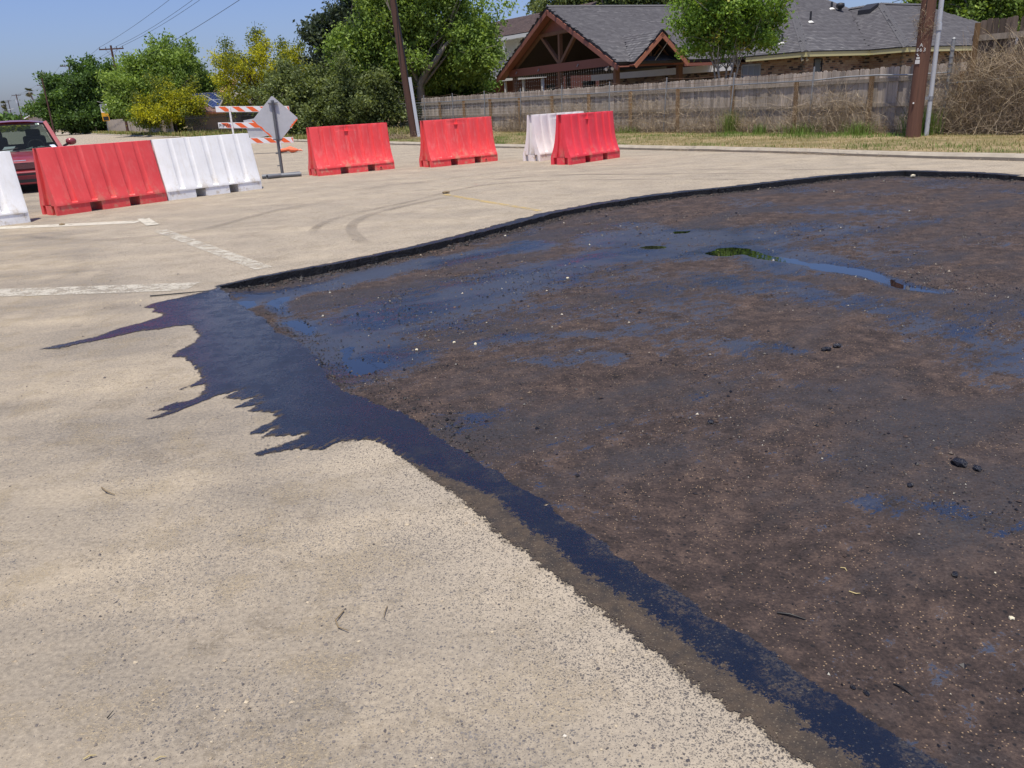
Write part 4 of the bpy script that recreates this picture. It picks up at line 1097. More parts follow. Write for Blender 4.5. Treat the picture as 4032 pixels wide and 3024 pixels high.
M_fpost = wood_mat("brown_post_wood", (0.33, 0.205, 0.105), 0.3)
FD = Vector((-0.5365, 0.8439, 0)); FN = Vector((0.8439, 0.5365, 0)); C0 = Vector((11.5, 19.5, 0))
W0 = C0 + FN * 0.45
fang = math.atan2(FD.y, FD.x)
def picket_mesh(w, h, t=0.018, ear=0.035):
    mb = MB(); mb.prism([(-w / 2, 0, 0), (w / 2, 0, 0), (w / 2, 0, h - ear), (w / 2 - ear * 0.9, 0, h), (-w / 2 + ear * 0.9, 0, h), (-w / 2, 0, h - ear)], (0, t, 0))
    return mb.mesh("picket")
def wood_fence(name, label, s0, s1, height, pitch, rails, posts, mp, mr_, mpo, z0=0.06, over=False, jit=0.012):
    t = thing(name, label, "fence", W0 + FD * s0, fang)
    ms = [picket_mesh(pitch - g, height - z0 + dz) for g, dz in ((0.006, 0), (0.008, 0.010), (0.005, -0.012), (0.012, 0.004), (0.007, -0.006))]
    L = s1 - s0; n = int(L / pitch)
    for m in ms: m.materials.append(mp)
    for i in range(n):
        o = bpy.data.objects.new("picket", random.choice(ms)); col.objects.link(o); o.parent = t
        o.location = (pitch * (i + 0.5), random.uniform(-0.003, 0.003), z0 + random.uniform(-jit, jit)); o.rotation_euler = (R(random.uniform(-0.5, 0.5)), R(random.uniform(-0.6, 0.6)), 0)
    for z, hh, dd in rails:
        k = max(1, round(L / 4.8))
        for j in range(k):
            a, b = L * j / k + 0.005, L * (j + 1) / k - 0.005
            mb = MB(); mb.box(a, b, 0.022, 0.022 + dd, z - hh / 2, z + hh / 2); mb.build("rail", mr_, t)
    for s in posts:
        x = s - s0
        if -0.1 < x < L + 0.1:
            mb = MB(); mb.box(x - 0.045, x + 0.045, 0.065, 0.155, -0.1, height - 0.2 + (0.14 if over else 0)); mb.build("post", mpo, t)
    return t
posts_s = [1.0 + 2.4 * k for k in range(13)]
# local +y of the fence frame points to the road (fang turns x along the fence; y then points to the left, i.e. the road side)
wood_fence("wood_fence", "long grey dog-eared picket fence behind the chain-link, in front of the house", 0.95, 29.6, 1.73, 0.145, ((1.42, 0.09, 0.04), (0.80, 0.09, 0.04), (0.22, 0.09, 0.04)), posts_s, M_picket, M_frail, M_fpost)
wood_fence("tall_wood_fence", "taller dark picket fence at the right edge above the dry vines", -4.6, 0.90, 2.63, 0.150, ((2.24, 0.13, 0.045), (1.2, 0.1, 0.04), (0.35, 0.1, 0.04)), [0.78, -1.7, -4.2], M_picket_d, M_frail, M_fpost, over=True)

M_galv = plain("galvanised_tube", (0.26, 0.27, 0.275), 0.6, 0.3, var=0.15, scale=8)
cl = thing("chain_link_fence", "rusty grey chain-link fence with leaning posts in front of the picket fence", "fence", tuple(C0), fang)
SL = 41.0
for j in range(7):
    a, b = 1.15 + j * (SL - 1.15) / 7, 1.15 + (j + 1) * (SL - 1.15) / 7
    P = [(a + (b - a) * k / 6, 0, 1.50 + (-0.02 if k in (2, 3) else 0.008) * random.random() + (0.05 if j == 0 and k in (2, 3) else 0)) for k in range(7)]
    MB().tube(P, 0.021, 7).build("top_rail", M_galv, cl)
for k in range(13):
    s = 4.98 + 2.92 * k; ln = random.uniform(-0.06, 0.02)
    MB().tube([(s + 0.05 - ln, 0.02, 0.0), (s - 0.02 + ln, 0.03, 1.52), (s - 0.03 + ln * 1.2, 0.03, 1.86)], 0.024, 7).build("line_post", M_galv, cl)
tp = MB().tube([(1.15, 0, 0), (1.12, 0, 2.25)], 0.045, 12).build("terminal_post", M_galv, cl)
MB().tube([(1.12, 0, 2.251), (1.12, 0, 2.29)], [0.05, 0.02], 10).build("post_cap", M_galv, tp)
for z in (0.9, 1.5, 1.7, 1.85, 2.0):
    MB().tube([(1.125, 0, z), (1.125, 0, z + 0.035)], 0.055, 10).build("tension_band", M_galv, tp)
MB().tube([(1.15, 0, 1.26), (-5.0, 0, 1.52)], 0.02, 7).build("top_rail", M_galv, cl)
# woven wire
def woven(s0, s1, z0, z1, d=0.062):
    n = int((s1 - s0) / d); m = int((z1 - z0) / d)
    V, F = [], []
    r = 0.0022
    for i in range(n):
        s = s0 + i * d
        base = len(V)
        for k in range(m + 1):
            x = s + (d / 2 if k % 2 else -d / 2) * 1.0; y = 0.004 if k % 2 else -0.004
            for q in range(3):
                t = 2.094 * q; V.append((x + r * math.cos(t), y + r * math.sin(t), z0 + k * d))
        for k in range(m):
            for q in range(3):
                a = base + k * 3; F.append((a + q, a + (q + 1) % 3, a + 3 + (q + 1) % 3, a + 3 + q))
    return V, F
V1, F1 = woven(1.2, 33.0, 0.10, 1.49); V2, F2_ = woven(-4.8, 1.1, 0.10, 1.45)
F1 = F1 + [tuple(i + len(V1) for i in f) for f in F2_]; V1 = V1 + V2
o = link_mesh("wire_mesh", np_mesh("wire_mesh", V1, F1), M_galv, cl); o['kind'] = 'stuff'
M_rust = plain("rusty_wire", (0.16, 0.10, 0.07), 0.8, 0.3)
for zz, sag in ((1.83, 0.13), (1.64, 0.05)):
    P = []
    for k in range(12):
        a = 4.95 + 2.92 * k
        for j in range(8):
            u = j / 8; P.append((a + 2.92 * u, 0.03, zz - 4 * sag * random.Random(k).uniform(0.3, 1.2) * u * (1 - u)))
    MB().tube(P, 0.005, 4).build("barbed_wire", M_rust, cl)

# ------------------------------------------------------------------ the brick house with the shingled roof, and the timber pavilion joined to it
def brick_mats():
    out = []
    for i, c in enumerate(((0.26, 0.165, 0.105), (0.31, 0.215, 0.135), (0.20, 0.115, 0.075), (0.060, 0.042, 0.036), (0.34, 0.25, 0.17))):
        out.append(plain(("brown", "tan", "red_brown", "charcoal", "buff")[i] + "_brick", c, 0.9, var=0.25, scale=8, bump=0.4, bscale=30))
    return out
M_bricks = brick_mats()
M_mortar = plain("mortar", (0.27, 0.235, 0.19), 0.95, var=0.15, scale=6)
def tex_brick(name, a, b, mortar, scale=1.0):
    t = NT(name); n = t.n("ShaderNodeTexBrick", {'Vector': t.objco(), 'Color1': (*a, 1), 'Color2': (*b, 1), 'Mortar': (*mortar, 1), 'Scale': 1.0, 'Mortar Size': 0.006, 'Brick Width': 0.21, 'Row Height': 0.075, 'Bias': -0.2})
    return t.done(t.bsdf(n.outputs[0], 0.9))
M_cream = plain("cream_fascia_paint", (0.52, 0.475, 0.245), 0.6, var=0.08)
M_dkedge = plain("dark_drip_edge", (0.02, 0.02, 0.024), 0.6)
M_wglass = plain("dark_window_glass", (0.03, 0.035, 0.04), 0.08, spec=0.6)
M_screen = plain("grey_window_screen", (0.10, 0.115, 0.12), 0.7)
M_curtain = plain("blue_grey_curtain", (0.20, 0.23, 0.27), 0.8)
def shingle_mat(name, ramp_):
    t = NT(name); P = t.pos()
    f = t.attr("tint")
    c = t.ramp(f, ramp_)
    n = t.noise(P, 30.0, 4, 0.7)
    c = t.mix(0.35, c, t.mix(n, (0.04, 0.04, 0.045), (0.19, 0.18, 0.19)))
    return t.done(t.bsdf(c, 0.93, 0, t.bump(n, 0.4, 0.01), 0.2))
GREYS = [(0.0, (0.066, 0.064, 0.069)), (0.35, (0.088, 0.086, 0.091)), (0.65, (0.108, 0.106, 0.111)), (1.0, (0.152, 0.149, 0.151))]
M_shingle = shingle_mat("grey_asphalt_shingle", GREYS)
shingle_var = [plain("shingle_grey_%s" % n, c, 0.93, var=0.25, scale=25, bump=0.4, bscale=60) for n, c in (("dark", (0.076, 0.074, 0.079)), ("mid", (0.095, 0.093, 0.098)), ("light", (0.116, 0.113, 0.118)), ("pale", (0.145, 0.142, 0.144)))]

def in_poly(px, py, poly):
    return poly_sd(px, py, poly) > 0
sh_mesh = {}
def shingle_piece(w):
    k = round(w, 2)
    if k not in sh_mesh:
        mb = MB(); mb.add([(-k / 2, 0, 0.004), (k / 2, 0, 0.004), (k / 2, 0.17, 0.002), (-k / 2, 0.17, 0.002), (-k / 2, 0, 0.016), (k / 2, 0, 0.016), (k / 2, 0.17, 0.005), (-k / 2, 0.17, 0.005)],
                           [(0, 3, 2, 1), (4, 5, 6, 7), (0, 1, 5, 4), (1, 2, 6, 5), (2, 3, 7, 6), (3, 0, 4, 7)])
        sh_mesh[k] = mb.mesh("shingle")
    return sh_mesh[k]
def shingle_roof(planes, root, n_single, deck_mat, key, mat=None, singles=None, exposure=0.145, seed=3):
    """planes: list of (polygon of 3-D points, eave direction). Pieces run in courses up each slope; the n_single ones with the
    smallest key are objects of their own, the rest is one joined part."""
    rr = np.random.default_rng(seed); pieces = []
    ori = Vector(root.location)
    for poly, e in planes:
        P = [Vector(p) for p in poly]; e = Vector(e).normalized()
        nrm = Vector((0, 0, 0))
        for i in range(len(P)): nrm += (P[i] - P[0]).cross(P[(i + 1) % len(P)] - P[0])
        nrm.normalize()
        if nrm.z < 0: nrm = -nrm
        up = nrm.cross(e).normalized()
        if up.z < 0: up = -up
        Q = [((p - P[0]).dot(e), (p - P[0]).dot(up)) for p in P]
        mb = MB(ori); mb.prism([p - nrm * 0.012 for p in P], -nrm * 0.10); mb.build("roof_deck", deck_mat, root)
        us, vs = [q[0] for q in Q], [q[1] for q in Q]
        v = min(vs)
        while v < max(vs):
            u = min(us) - rr.random() * 0.3
            while u < max(us):
                w = float(rr.choice([0.10, 0.13, 0.16, 0.20, 0.26]))
                pieces.append((P[0], e, up, nrm, u + w / 2, v + rr.normal(0, 0.002), w, Q)); u += w + 0.003
            v += exposure
    cu = np.array([p[4] for p in pieces]); cv_ = np.array([p[5] for p in pieces]) + 0.07
    ok = np.zeros(len(pieces), bool)
    i0 = 0
    for poly, e in planes:
        idx = [i for i in range(len(pieces)) if pieces[i][7] is not None and (pieces[i][0] - Vector(poly[0])).length < 1e-6 and (pieces[i][1] - Vector(e).normalized()).length < 1e-6]
        idx = np.array(idx); ok[idx] = poly_sd(cu[idx], cv_[idx], pieces[idx[0]][7]) > -0.02
    pieces = [p for p, k in zip(pieces, ok) if k]
    pieces.sort(key=lambda p: key(p[0] + p[1] * p[4] + p[2] * p[5]))
    sv = singles or shingle_var
    for p in pieces[:n_single]:
        me_ = shingle_piece(p[6]); o = bpy.data.objects.new("shingle", me_)
        if not me_.materials: me_.materials.append(sv[1])
        col.objects.link(o); o.parent = root
        e, up, nrm = p[1], p[2], p[3]
        if up.cross(nrm).dot(e) < 0: e = -e
        Mx = Matrix((e, up, nrm)).transposed().to_4x4(); Mx.translation = p[0] + p[1] * p[4] + p[2] * p[5] - ori
        o.matrix_local = Mx
        o.material_slots[0].link = 'OBJECT'; o.material_slots[0].material = sv[int(rr.choice(len(sv), p=[0.33, 0.34, 0.23, 0.10]))]
    V, F, T = [], [], []
    for p in pieces[n_single:]:
        c = p[0] + p[1] * p[4] + p[2] * p[5] - ori; a = p[1] * p[6] / 2; up, nrm = p[2] * 0.17, p[3]
        b = len(V)
        for sx in (-1, 1):
            for q, (hh) in ((0, 0.003), (0, 0.016), (1, 0.004)):
                V.append(tuple(c + a * sx + up * q + nrm * hh))
        F += [(b, b + 3, b + 4, b + 1), (b + 1, b + 4, b + 5, b + 2), (b, b + 1, b + 2, b + 2), (b + 3, b + 5, b + 4, b + 4)]
        T += [min(1, max(0, rr.normal(0.42, 0.24)))] * 4
    F = [f if len(set(f)) == 4 else (f[0], f[1], f[2], f[2]) for f in F]
    quads = [f for f in F if len(set(f)) == 4]; tq = [t for f, t in zip(F, T) if len(set(f)) == 4]
    me_ = np_mesh("shingle_courses", V, quads); attr(me_, "tint", tq, 'FACE')
    o = link_mesh("shingle_courses", me_, mat or M_shingle, root); o['kind'] = 'stuff'

ph = R(32); ha = Vector((math.cos(ph), math.sin(ph), 0)); hb = Vector((-math.sin(ph), math.cos(ph), 0)); up3 = Vector((0, 0, 1))
E1 = Vector((11.75, 32.5, 0)); Vb = E1 + ha * 3.88; E2 = Vb - hb * 1.64
bh = thing("brick_house", "low tan brick house with grey hipped shingle roof behind the picket fence", "house", tuple(E1))
Z = lambda p, z: Vector((p.x, p.y, z))
AP = E1 + (ha + hb) * 5.5; V3 = Vb + (ha + hb) * 3.9; P2 = E2 + (ha + hb) * 4
planes = [([Z(E1, 2.6), Z(AP, 5.35), Z(AP + hb * 7, 5.35), Z(E1 + hb * 13, 2.6)], hb),
          ([Z(E1, 2.6), Z(Vb, 2.6), Z(V3, 4.55), Z(AP + ha * 1.6, 5.35), Z(AP, 5.35)], ha),
          ([Z(Vb, 2.6), Z(E2, 2.6), Z(P2, 4.6), Z(V3, 4.55)], hb),
          ([Z(E2, 2.6), Z(E2 + ha * 11, 2.6), Z(P2 + ha * 3.0, 4.6), Z(P2, 4.6)], ha)]
camv = Vector((0, 0, 1.4))
shingle_roof(planes, bh, 300, M_dkedge, lambda p: (p - camv).length)
# hip caps
mb = MB(tuple(E1)); 
def caps(mb, a, b, w=0.16):
    d = b - a; n = int(d.length / 0.16); dn = d.normalized(); sd = dn.cross(up3).normalized()
    for k in range(n):
        p = a + d * (k + 0.5) / n + up3 * 0.028
        mb.add([p - sd * w - up3 * 0.07 - dn * 0.1, p - dn * 0.1 + up3 * 0.012, p + sd * w - up3 * 0.07 - dn * 0.1, p - sd * w - up3 * 0.075 + dn * 0.1, p + dn * 0.1, p + sd * w - up3 * 0.075 + dn * 0.1],
               [(0, 1, 4, 3), (1, 2, 5, 4), (0, 3, 5, 2), (0, 2, 1)])
caps(mb, Z(E1, 2.62), Z(AP, 5.37)); caps(mb, Z(E2, 2.62), Z(P2, 4.62)); caps(mb, Z(P2, 4.62), Z(V3, 4.58)); caps(mb, Z(AP + ha * 1.6, 5.36), Z(V3, 4.57)); caps(mb, Z(P2, 4.62), Z(P2 + ha * 3, 4.62))
o = mb.build("hip_cap", shingle_var[1], bh); o['kind'] = 'stuff'
# fascia, soffit
def fascia(a, b, z0, z1, m, name="fascia", parent=bh, th=0.03):
    d = (b - a).normalized(); nrm = Vector((d.y, -d.x, 0))
    mb = MB(parent.location); mb.prism([Z(a, z0), Z(b, z0), Z(b, z1), Z(a, z1)], nrm * th); return mb.build(name, m, parent)
segs = [(E1 + hb * 2.9, E1), (E1, Vb), (Vb, E2), (E2, E2 + ha * 11)]
for a, b in segs:
    fascia(a, b, 2.40, 2.565, M_cream); 
    d = (b - a).normalized(); nrm = Vector((d.y, -d.x, 0))
    mb = MB(bh.location); mb.prism([Z(a + nrm * 0.032, 2.57), Z(b + nrm * 0.032, 2.57), Z(b + nrm * 0.032, 2.60), Z(a + nrm * 0.032, 2.60)], nrm * 0.02); mb.build("drip_edge", M_dkedge, bh)
M_soffit = plain("brown_soffit", (0.20, 0.15, 0.10), 0.8)
off_ = (ha + hb) * 0.45
for a, b in segs:
    d = (b - a).normalized(); nin = Vector((-d.y, d.x, 0)) * 0.5
    mb = MB(bh.location); mb.prism([Z(a, 2.41), Z(b, 2.41), Z(b + nin, 2.41), Z(a + nin, 2.41)], up3 * 0.02); mb.build("soffit", M_soffit, bh)
fascia(E1 + hb * 13, E1 + hb * 3.6, 2.12, 2.40, plain("white_fascia_paint", (0.72, 0.72, 0.70), 0.6), "fascia")
# walls, bricks
wall_pts = [E1 + off_ + hb * 12.5, E1 + off_, Vb + off_, E2 + off_, E2 + off_ + ha * 10]
brick_list = []
bme = MB(); bme.box(-0.097, 0.097, -0.006, 0.008, -0.031, 0.031); brick_me = bme.mesh("brick"); brick_me.materials.append(M_bricks[0])
openings = {0: [(2.05, 3.05, 1.2, 2.30)], 1: [(0.62, 1.12, 1.15, 2.34)]}
for wi, (a, b) in enumerate(zip(wall_pts[:-1], wall_pts[1:])):
    d = (b - a); L = d.length; d.normalize(); nrm = Vector((d.y, -d.x, 0))
    mb = MB(bh.location); mb.prism([Z(a, 0), Z(b, 0), Z(b, 2.41), Z(a, 2.41)], -nrm * 0.2); mb.build("wall", M_mortar, bh)
    for r in range(32):
        z = 0.045 + r * 0.075
        u = 0.1 + (0.105 if r % 2 else 0.0)
        while u < L - 0.06:
            dist_from_corner = (L - u) if wi == 0 else u
            if not any(x0 < dist_from_corner < x1 and z0 < z < z1 for x0, x1, z0, z1 in openings.get(wi, [])):
                brick_list.append((a + d * u + Vector((0, 0, z)), d, nrm, wi))
            u += 0.206
def brick_key(q):
    p = q[0]; pen = 0 if (p.z > 1.60 and (q[3] in (1, 2) or (q[3] == 0 and (p - E1).length < 3.6) or (q[3] == 3 and (p - E2).length < 2.2))) else 100
    return pen + (p - camv).length
brick_list.sort(key=brick_key)
for p, d, nrm, wi in brick_list[:300]:
    o = bpy.data.objects.new("brick", brick_me); col.objects.link(o); o.parent = bh
    Mx = Matrix((d, -nrm, up3)).transposed().to_4x4(); Mx.translation = p + nrm * random.uniform(-0.001, 0.003) - E1; o.matrix_local = Mx
    o.material_slots[0].link = 'OBJECT'; o.material_slots[0].material = random.choices(M_bricks, (30, 32, 18, 14, 8))[0]
for mi in range(5):
    mb = MB(tuple(E1))
    for p, d, nrm, wi in brick_list[300:]:
        if random.Random(p.x * 91.7 + p.z * 13.1).randrange(5) == mi:
            mb.obox(p + nrm * 0.001, d * 0.097, nrm * 0.007, (0, 0, 0.031))
    o = mb.build("bricks", M_bricks[mi], bh); o['kind'] = 'stuff'
# windows
def window(a, d, nrm, u0, u1, z0, z1, upper, lower, root, frame_mat, muntins=0):
    p = lambda u, z, o=0.0: Z(a + d * u, z) + nrm * o
    f = MB(root.location)
    for q0, q1 in ((p(u0, z0), p(u1, z0)), (p(u0, z1), p(u1, z1)), (p(u0, z0), p(u0, z1)), (p(u1, z0), p(u1, z1)), (p(u0, (z0 + z1) / 2), p(u1, (z0 + z1) / 2))):
        f.bar(q0 + nrm * 0.012, q1 + nrm * 0.012, 0.04, 0.05, nrm if abs((q1 - q0).z) > 0.1 else (0, 0, 1))
    for k in range(muntins):
        u = u0 + (u1 - u0) * (k + 1) / (muntins + 1); f.bar(p(u, z0) + nrm * 0.008, p(u, z1) + nrm * 0.008, 0.025, 0.03, nrm)
    w = f.build("window", frame_mat, root)
    zm_ = (z0 + z1) / 2
    for zz0, zz1, m in ((z0, zm_, lower), (zm_, z1, upper)):
        g = MB(root.location); g.prism([p(u0, zz0, 0.004), p(u1, zz0, 0.004), p(u1, zz1, 0.004), p(u0, zz1, 0.004)], -nrm * 0.004); o = g.build("pane", m, w); 
    return w
d = ha; nrm = Vector((d.y, -d.x, 0)); window(E1 + off_, d, nrm, 0.64, 1.10, 1.16, 2.33, M_screen, M_wglass, bh, M_dkedge)
d = -hb; nrm = Vector((d.y, -d.x, 0)); window(E1 + off_ + hb * 3.05, d, nrm, 0.02, 0.98, 1.22, 2.28, M_curtain, M_curtain, bh, plain("grey_window_frame", (0.30, 0.33, 0.36), 0.6), 2)
# flood lamps, roof pipes
for u in (-0.12, 0.16):
    p = E1 + ha * (0.25 + u) + hb * 0.28
    mb = MB(bh.location); mb.tube([Z(p, 2.40), Z(p, 2.35), Z(p - hb * 0.05, 2.28)], [0.02, 0.03, 0.055], 8); mb.build("flood_lamp", M_wtag, bh)
for x, y, z, h, r in ((11.46, 34.43, 2.99, 0.36, 0.035), (13.25, 36.38, 3.85, 0.42, 0.045), (15.2, 39.22, 4.54, 0.30, 0.05)):
    p = Vector((x, y, z)); mb = MB(bh.location); mb.tube([p - up3 * 0.1, p + up3 * h], r, 8); v_ = mb.build("vent_pipe", M_dkedge, bh)
    mb = MB(bh.location); mb.tube([p - up3 * 0.02, p + up3 * 0.06], [0.16, r + 0.01], 10); mb.build("lead_flashing", M_wtag, v_)
p = Vector((15.57, 39.18, 4.42)); mb = MB(bh.location); mb.tube([p - up3 * .1, p + up3 * 0.12], 0.08, 8); v_ = mb.build("turbine_vent", M_dkedge, bh)
mb = MB(bh.location); mb.tube([p + up3 * 0.12, p + up3 * 0.2, p + up3 * 0.33, p + up3 * 0.36], [0.1, 0.19, 0.17, 0.05], 12); mb.build("turbine_head", M_dkedge, v_)
p = Vector((16.59, 38.6, 4.33)); mb = MB(bh.location); mb.obox(p + up3 * 0.08, hb * 0.30, (ha * 0.3 + up3 * 0.13), Vector((0, 0, 0.10))); mb.build("box_vent", M_dkedge, bh)

M_rbrick = plain("red_brown_brick_wall", (0.15, 0.055, 0.04), 0.9, var=0.4, scale=9, bump=0.5, bscale=14, stretch=(1, 1, 4))
# pavilion
M_timber = plain("stained_timber", (0.175, 0.088, 0.048), 0.7, var=0.3, scale=3, bump=0.3, bscale=20, stretch=(4, 4, 0.6))
M_redpaint = plain("red_brown_paint", (0.225, 0.083, 0.057), 0.6, var=0.08)
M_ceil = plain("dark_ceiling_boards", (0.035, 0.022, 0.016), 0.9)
A0 = Vector((5.04, 35.88, 0)); pa = Vector((0.9205, 0.3907, 0)); pb = Vector((-0.3907, 0.9205, 0))
pv = thing("pavilion", "open timber pavilion with steep brown gable and grey shingle roof", "pavilion", tuple(A0))
PS = 1.2       # module of the pavilion's plan and heights, metres per unit
G = lambda a, b, z: A0 + pa * a * PS + pb * b * PS + Vector((0, 0, z * PS - 0.28))
RZ, EZ, c_ = 4.72, 2.43, 4.43
bl, br = 9.75, -0.87
pl_planes = [([G(-.4, br, EZ), G(6.4, br, EZ), G(9.5, c_, RZ), G(-.4, c_, RZ)], pa),
             ([G(-.4, bl, EZ), G(-.4, c_, RZ), G(9.5, c_, RZ), G(9.5, bl, EZ)], pa),
             ([G(0.0, -.90, 2.415), G(0.0, -1.15, 2.415), G(1.1, -1.15, 3.41), G(1.1, 1.39, 3.41)], pb),
             ([G(2.2, -1.15, 2.415), G(2.2, -.90, 2.415), G(1.1, 1.39, 3.41), G(1.1, -1.15, 3.41)], pb)]
shingle_roof(pl_planes, pv, 300, M_dkedge, lambda p: (p - camv).length + (50 if (p - A0).dot(pb) > c_ * PS + 0.02 else 0), seed=5)
mb = MB(pv.location); caps(mb, G(-.4, c_, RZ + 0.02), G(9.5, c_, RZ + 0.02), 0.14); o = mb.build("ridge_cap", shingle_var[1], pv); o['kind'] = 'stuff'
# barge boards of the big gable (front face -a)
def board(p, q, w, t, m, name, drop=0.0, upv=None):
    mb = MB(pv.location); d_ = (q - p).normalized(); n_ = -pa if upv is None else upv
    s_ = d_.cross(n_).normalized()
    if s_.z > 0: s_ = -s_
    mb.prism([p, q, q + s_ * w, p + s_ * w], n_ * t); return mb.build(name, m, pv)
for b0 in (bl, br):
    board(G(-.4, b0, EZ - 0.115), G(-.4, c_, RZ - 0.115), 0.20, 0.04, M_redpaint, "barge_board")
    # boarded soffit under the gable overhang
    sgn = 1 if b0 > c_ else -1
    mb = MB(pv.location); mb.prism([G(-.39, b0, EZ - 0.14), G(-.39, c_, RZ - 0.14), G(0.0, c_, RZ - 0.14), G(0.0, b0, EZ - 0.14)], (0, 0, -0.03)); mb.build("overhang_soffit", M_redpaint, pv)
    mb = MB(pv.location); mb.bar(G(0.08, b0 + (-1.0 if sgn > 0 else 0.95), EZ - 0.20 + 0.43), G(0.08, c_, RZ - 0.22), 0.10, 0.16); mb.build("rafter", M_timber, pv)
mb = MB(pv.location); mb.prism([G(0.05, 6.1, 3.86), G(0.05, 2.8, 3.86), G(0.05, c_, RZ - 0.17)], pa * 0.05); mb.build("gable_panel", M_redpaint, pv)
def post(a, b, z0, z1, w=0.21, m=None, name="post"):
    mb = MB(pv.location); mb.obox(G(a, b, (z0 + z1) / 2), pa * w / 2, pb * w / 2, (0, 0, PS * (z1 - z0) / 2)); return mb.build(name, m or M_timber, pv)
for b in (0.08, 4.34, 8.72): post(0.06, b, 0, 2.36)
for a in (2.7, 5.3): post(a, 0.08, 0, 2.30)
for a, b in ((5.4, 4.3), (5.4, 8.7), (2.7, 8.72)): post(a, b, 0, 2.36)
mb = MB(pv.location); mb.prism([G(-0.06, -0.3, 2.365), G(-0.06, 9.1, 2.365), G(-0.06, 9.1, 2.665), G(-0.06, -0.3, 2.665)], pa * 0.08); mb.build("tie_beam", M_redpaint, pv)
mb = MB(pv.location); mb.prism([G(0.0, -0.35, 2.305), G(6.2, -0.35, 2.305), G(6.2, -0.35, 2.40), G(0.0, -0.35, 2.40)], pb * 0.5); mb.build("eave_beam", M_redpaint, pv)
mb = MB(pv.location); mb.prism([G(2.2, br, 2.22), G(6.2, br, 2.22), G(6.2, br, 2.32), G(2.2, br, 2.32)], -pb * 0.03); mb.build("eave_fascia", M_redpaint, pv)
post(0.06, 4.30, 2.67, 3.72, 0.17, name="king_post")
mb = MB(pv.location); mb.obox(G(0.06, 4.43, 3.79), pa * 0.09, pb * 1.62 * PS, (0, 0, 0.075)); mb.build("collar_beam", M_timber, pv)
for b in (5.85, 2.85):
    mb = MB(pv.location); mb.bar(G(0.06, 4.30 + (0.1 if b > 4 else -0.1), 2.70), G(0.06, b, 3.72), 0.15, 0.15, pa); mb.build("brace", M_timber, pv)
# small gable
for s in (-1, 1):
    board(G(1.1 + s * 1.12, -1.17, 2.31), G(1.1, -1.17, 3.31), 0.16, 0.035, plain("orange_brown_paint", (0.33, 0.125, 0.07), 0.6, var=.06) if s < 0 else bpy.data.materials["orange_brown_paint"], "barge_board", upv=-pb)
    mb = MB(pv.location); mb.prism([G(1.1 + s * 1.10, -1.15, 2.32), G(1.1, -1.15, 3.32), G(1.1, -0.1, 3.32), G(1.1 + s * 1.10, -0.1, 2.32)], (0, 0, -0.02)); mb.build("overhang_soffit", M_redpaint, pv)
mb = MB(pv.location); mb.prism([G(0.1, -0.42, 2.36), G(2.1, -0.42, 2.36), G(2.1, -0.42, 2.50), G(0.1, -0.42, 2.50)], -pb * 0.08); mb.build("collar_beam", M_timber, pv)
mb = MB(pv.location); mb.obox(G(1.1, -0.44, 2.78), pa * 0.06, pb * 0.04, (0, 0, 0.32)); mb.build("king_post", M_timber, pv)
for s in (-1, 1):
    mb = MB(pv.location); mb.bar(G(1.1 + s * .07, -0.44, 2.52), G(1.1 + s * 0.42, -0.44, 2.90), 0.07, 0.07, pb); mb.build("brace", M_timber, pv)
    mb = MB(pv.location); mb.bar(G(1.1 + s * 1.0, -0.46, 2.42), G(1.1, -0.46, 3.22), 0.09, 0.12, pb); mb.build("rafter", M_timber, pv)
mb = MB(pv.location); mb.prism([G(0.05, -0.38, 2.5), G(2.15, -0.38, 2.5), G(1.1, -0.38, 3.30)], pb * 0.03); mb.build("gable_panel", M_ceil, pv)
mb = MB(pv.location); mb.prism([G(0.15, -.3, 2.68), G(0.15, 9.1, 2.68), G(6.2, 9.1, 2.68), G(6.2, -.3, 2.68)], (0, 0, 0.02)); 
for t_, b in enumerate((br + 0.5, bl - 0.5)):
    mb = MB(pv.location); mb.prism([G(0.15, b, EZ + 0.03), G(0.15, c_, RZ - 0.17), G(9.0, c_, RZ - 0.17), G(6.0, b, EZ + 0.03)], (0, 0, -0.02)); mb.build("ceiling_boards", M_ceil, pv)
for b, z in ((0.30, 2.28), (-0.12, 2.28)):
    mb = MB(pv.location); mb.tube([G(-0.12, b, z + 0.08), G(-0.16, b, z + 0.03), G(-0.26, b - 0.05, z - 0.03)], [0.025, 0.03, 0.075], 10); mb.build("flood_lamp", M_wtag, pv)
mb = MB(pv.location); mb.tube([G(-0.1, 3.95, 4.35), G(-0.12, 3.95, 4.22)], [0.05, 0.09], 10); mb.build("gable_lamp", M_dkedge, pv)
for b in (8.2, 6.0, 2.6):
    mb = MB(pv.location); mb.tube([G(-0.07, b, 2.55), G(-0.14, b, 2.46)], 0.025, 6); mb.build("lamp_bracket", M_galv, pv)
mb = MB(pv.location)
for k in range(46):
    b = 0.3 + k * 0.185; zl = 2.36 - (0.7 + 0.5 * random.random())
    mb.tube([G(0.0, b, 2.36), G(0.0, b, zl)], 0.004, 3, cap=False)
    for j in range(6): mb.obox(G(0.0, b, 2.30 - j * 0.17 - random.random() * 0.05), pa * 0.012, pb * 0.012, (0, 0, 0.014))
o = mb.build("string_lights", plain("clear_bulb", (0.6, 0.58, 0.5), 0.3), pv); o['kind'] = 'stuff'
mb = MB(pv.location); mb.prism([G(0, 0, 0.36), G(6, 0, 0.36), G(6, 9, 0.36), G(0, 9, 0.36)], (0, 0, -0.15)); mb.build("floor_slab", plain("patio_concrete", (0.3, 0.28, 0.25), 0.9), pv)
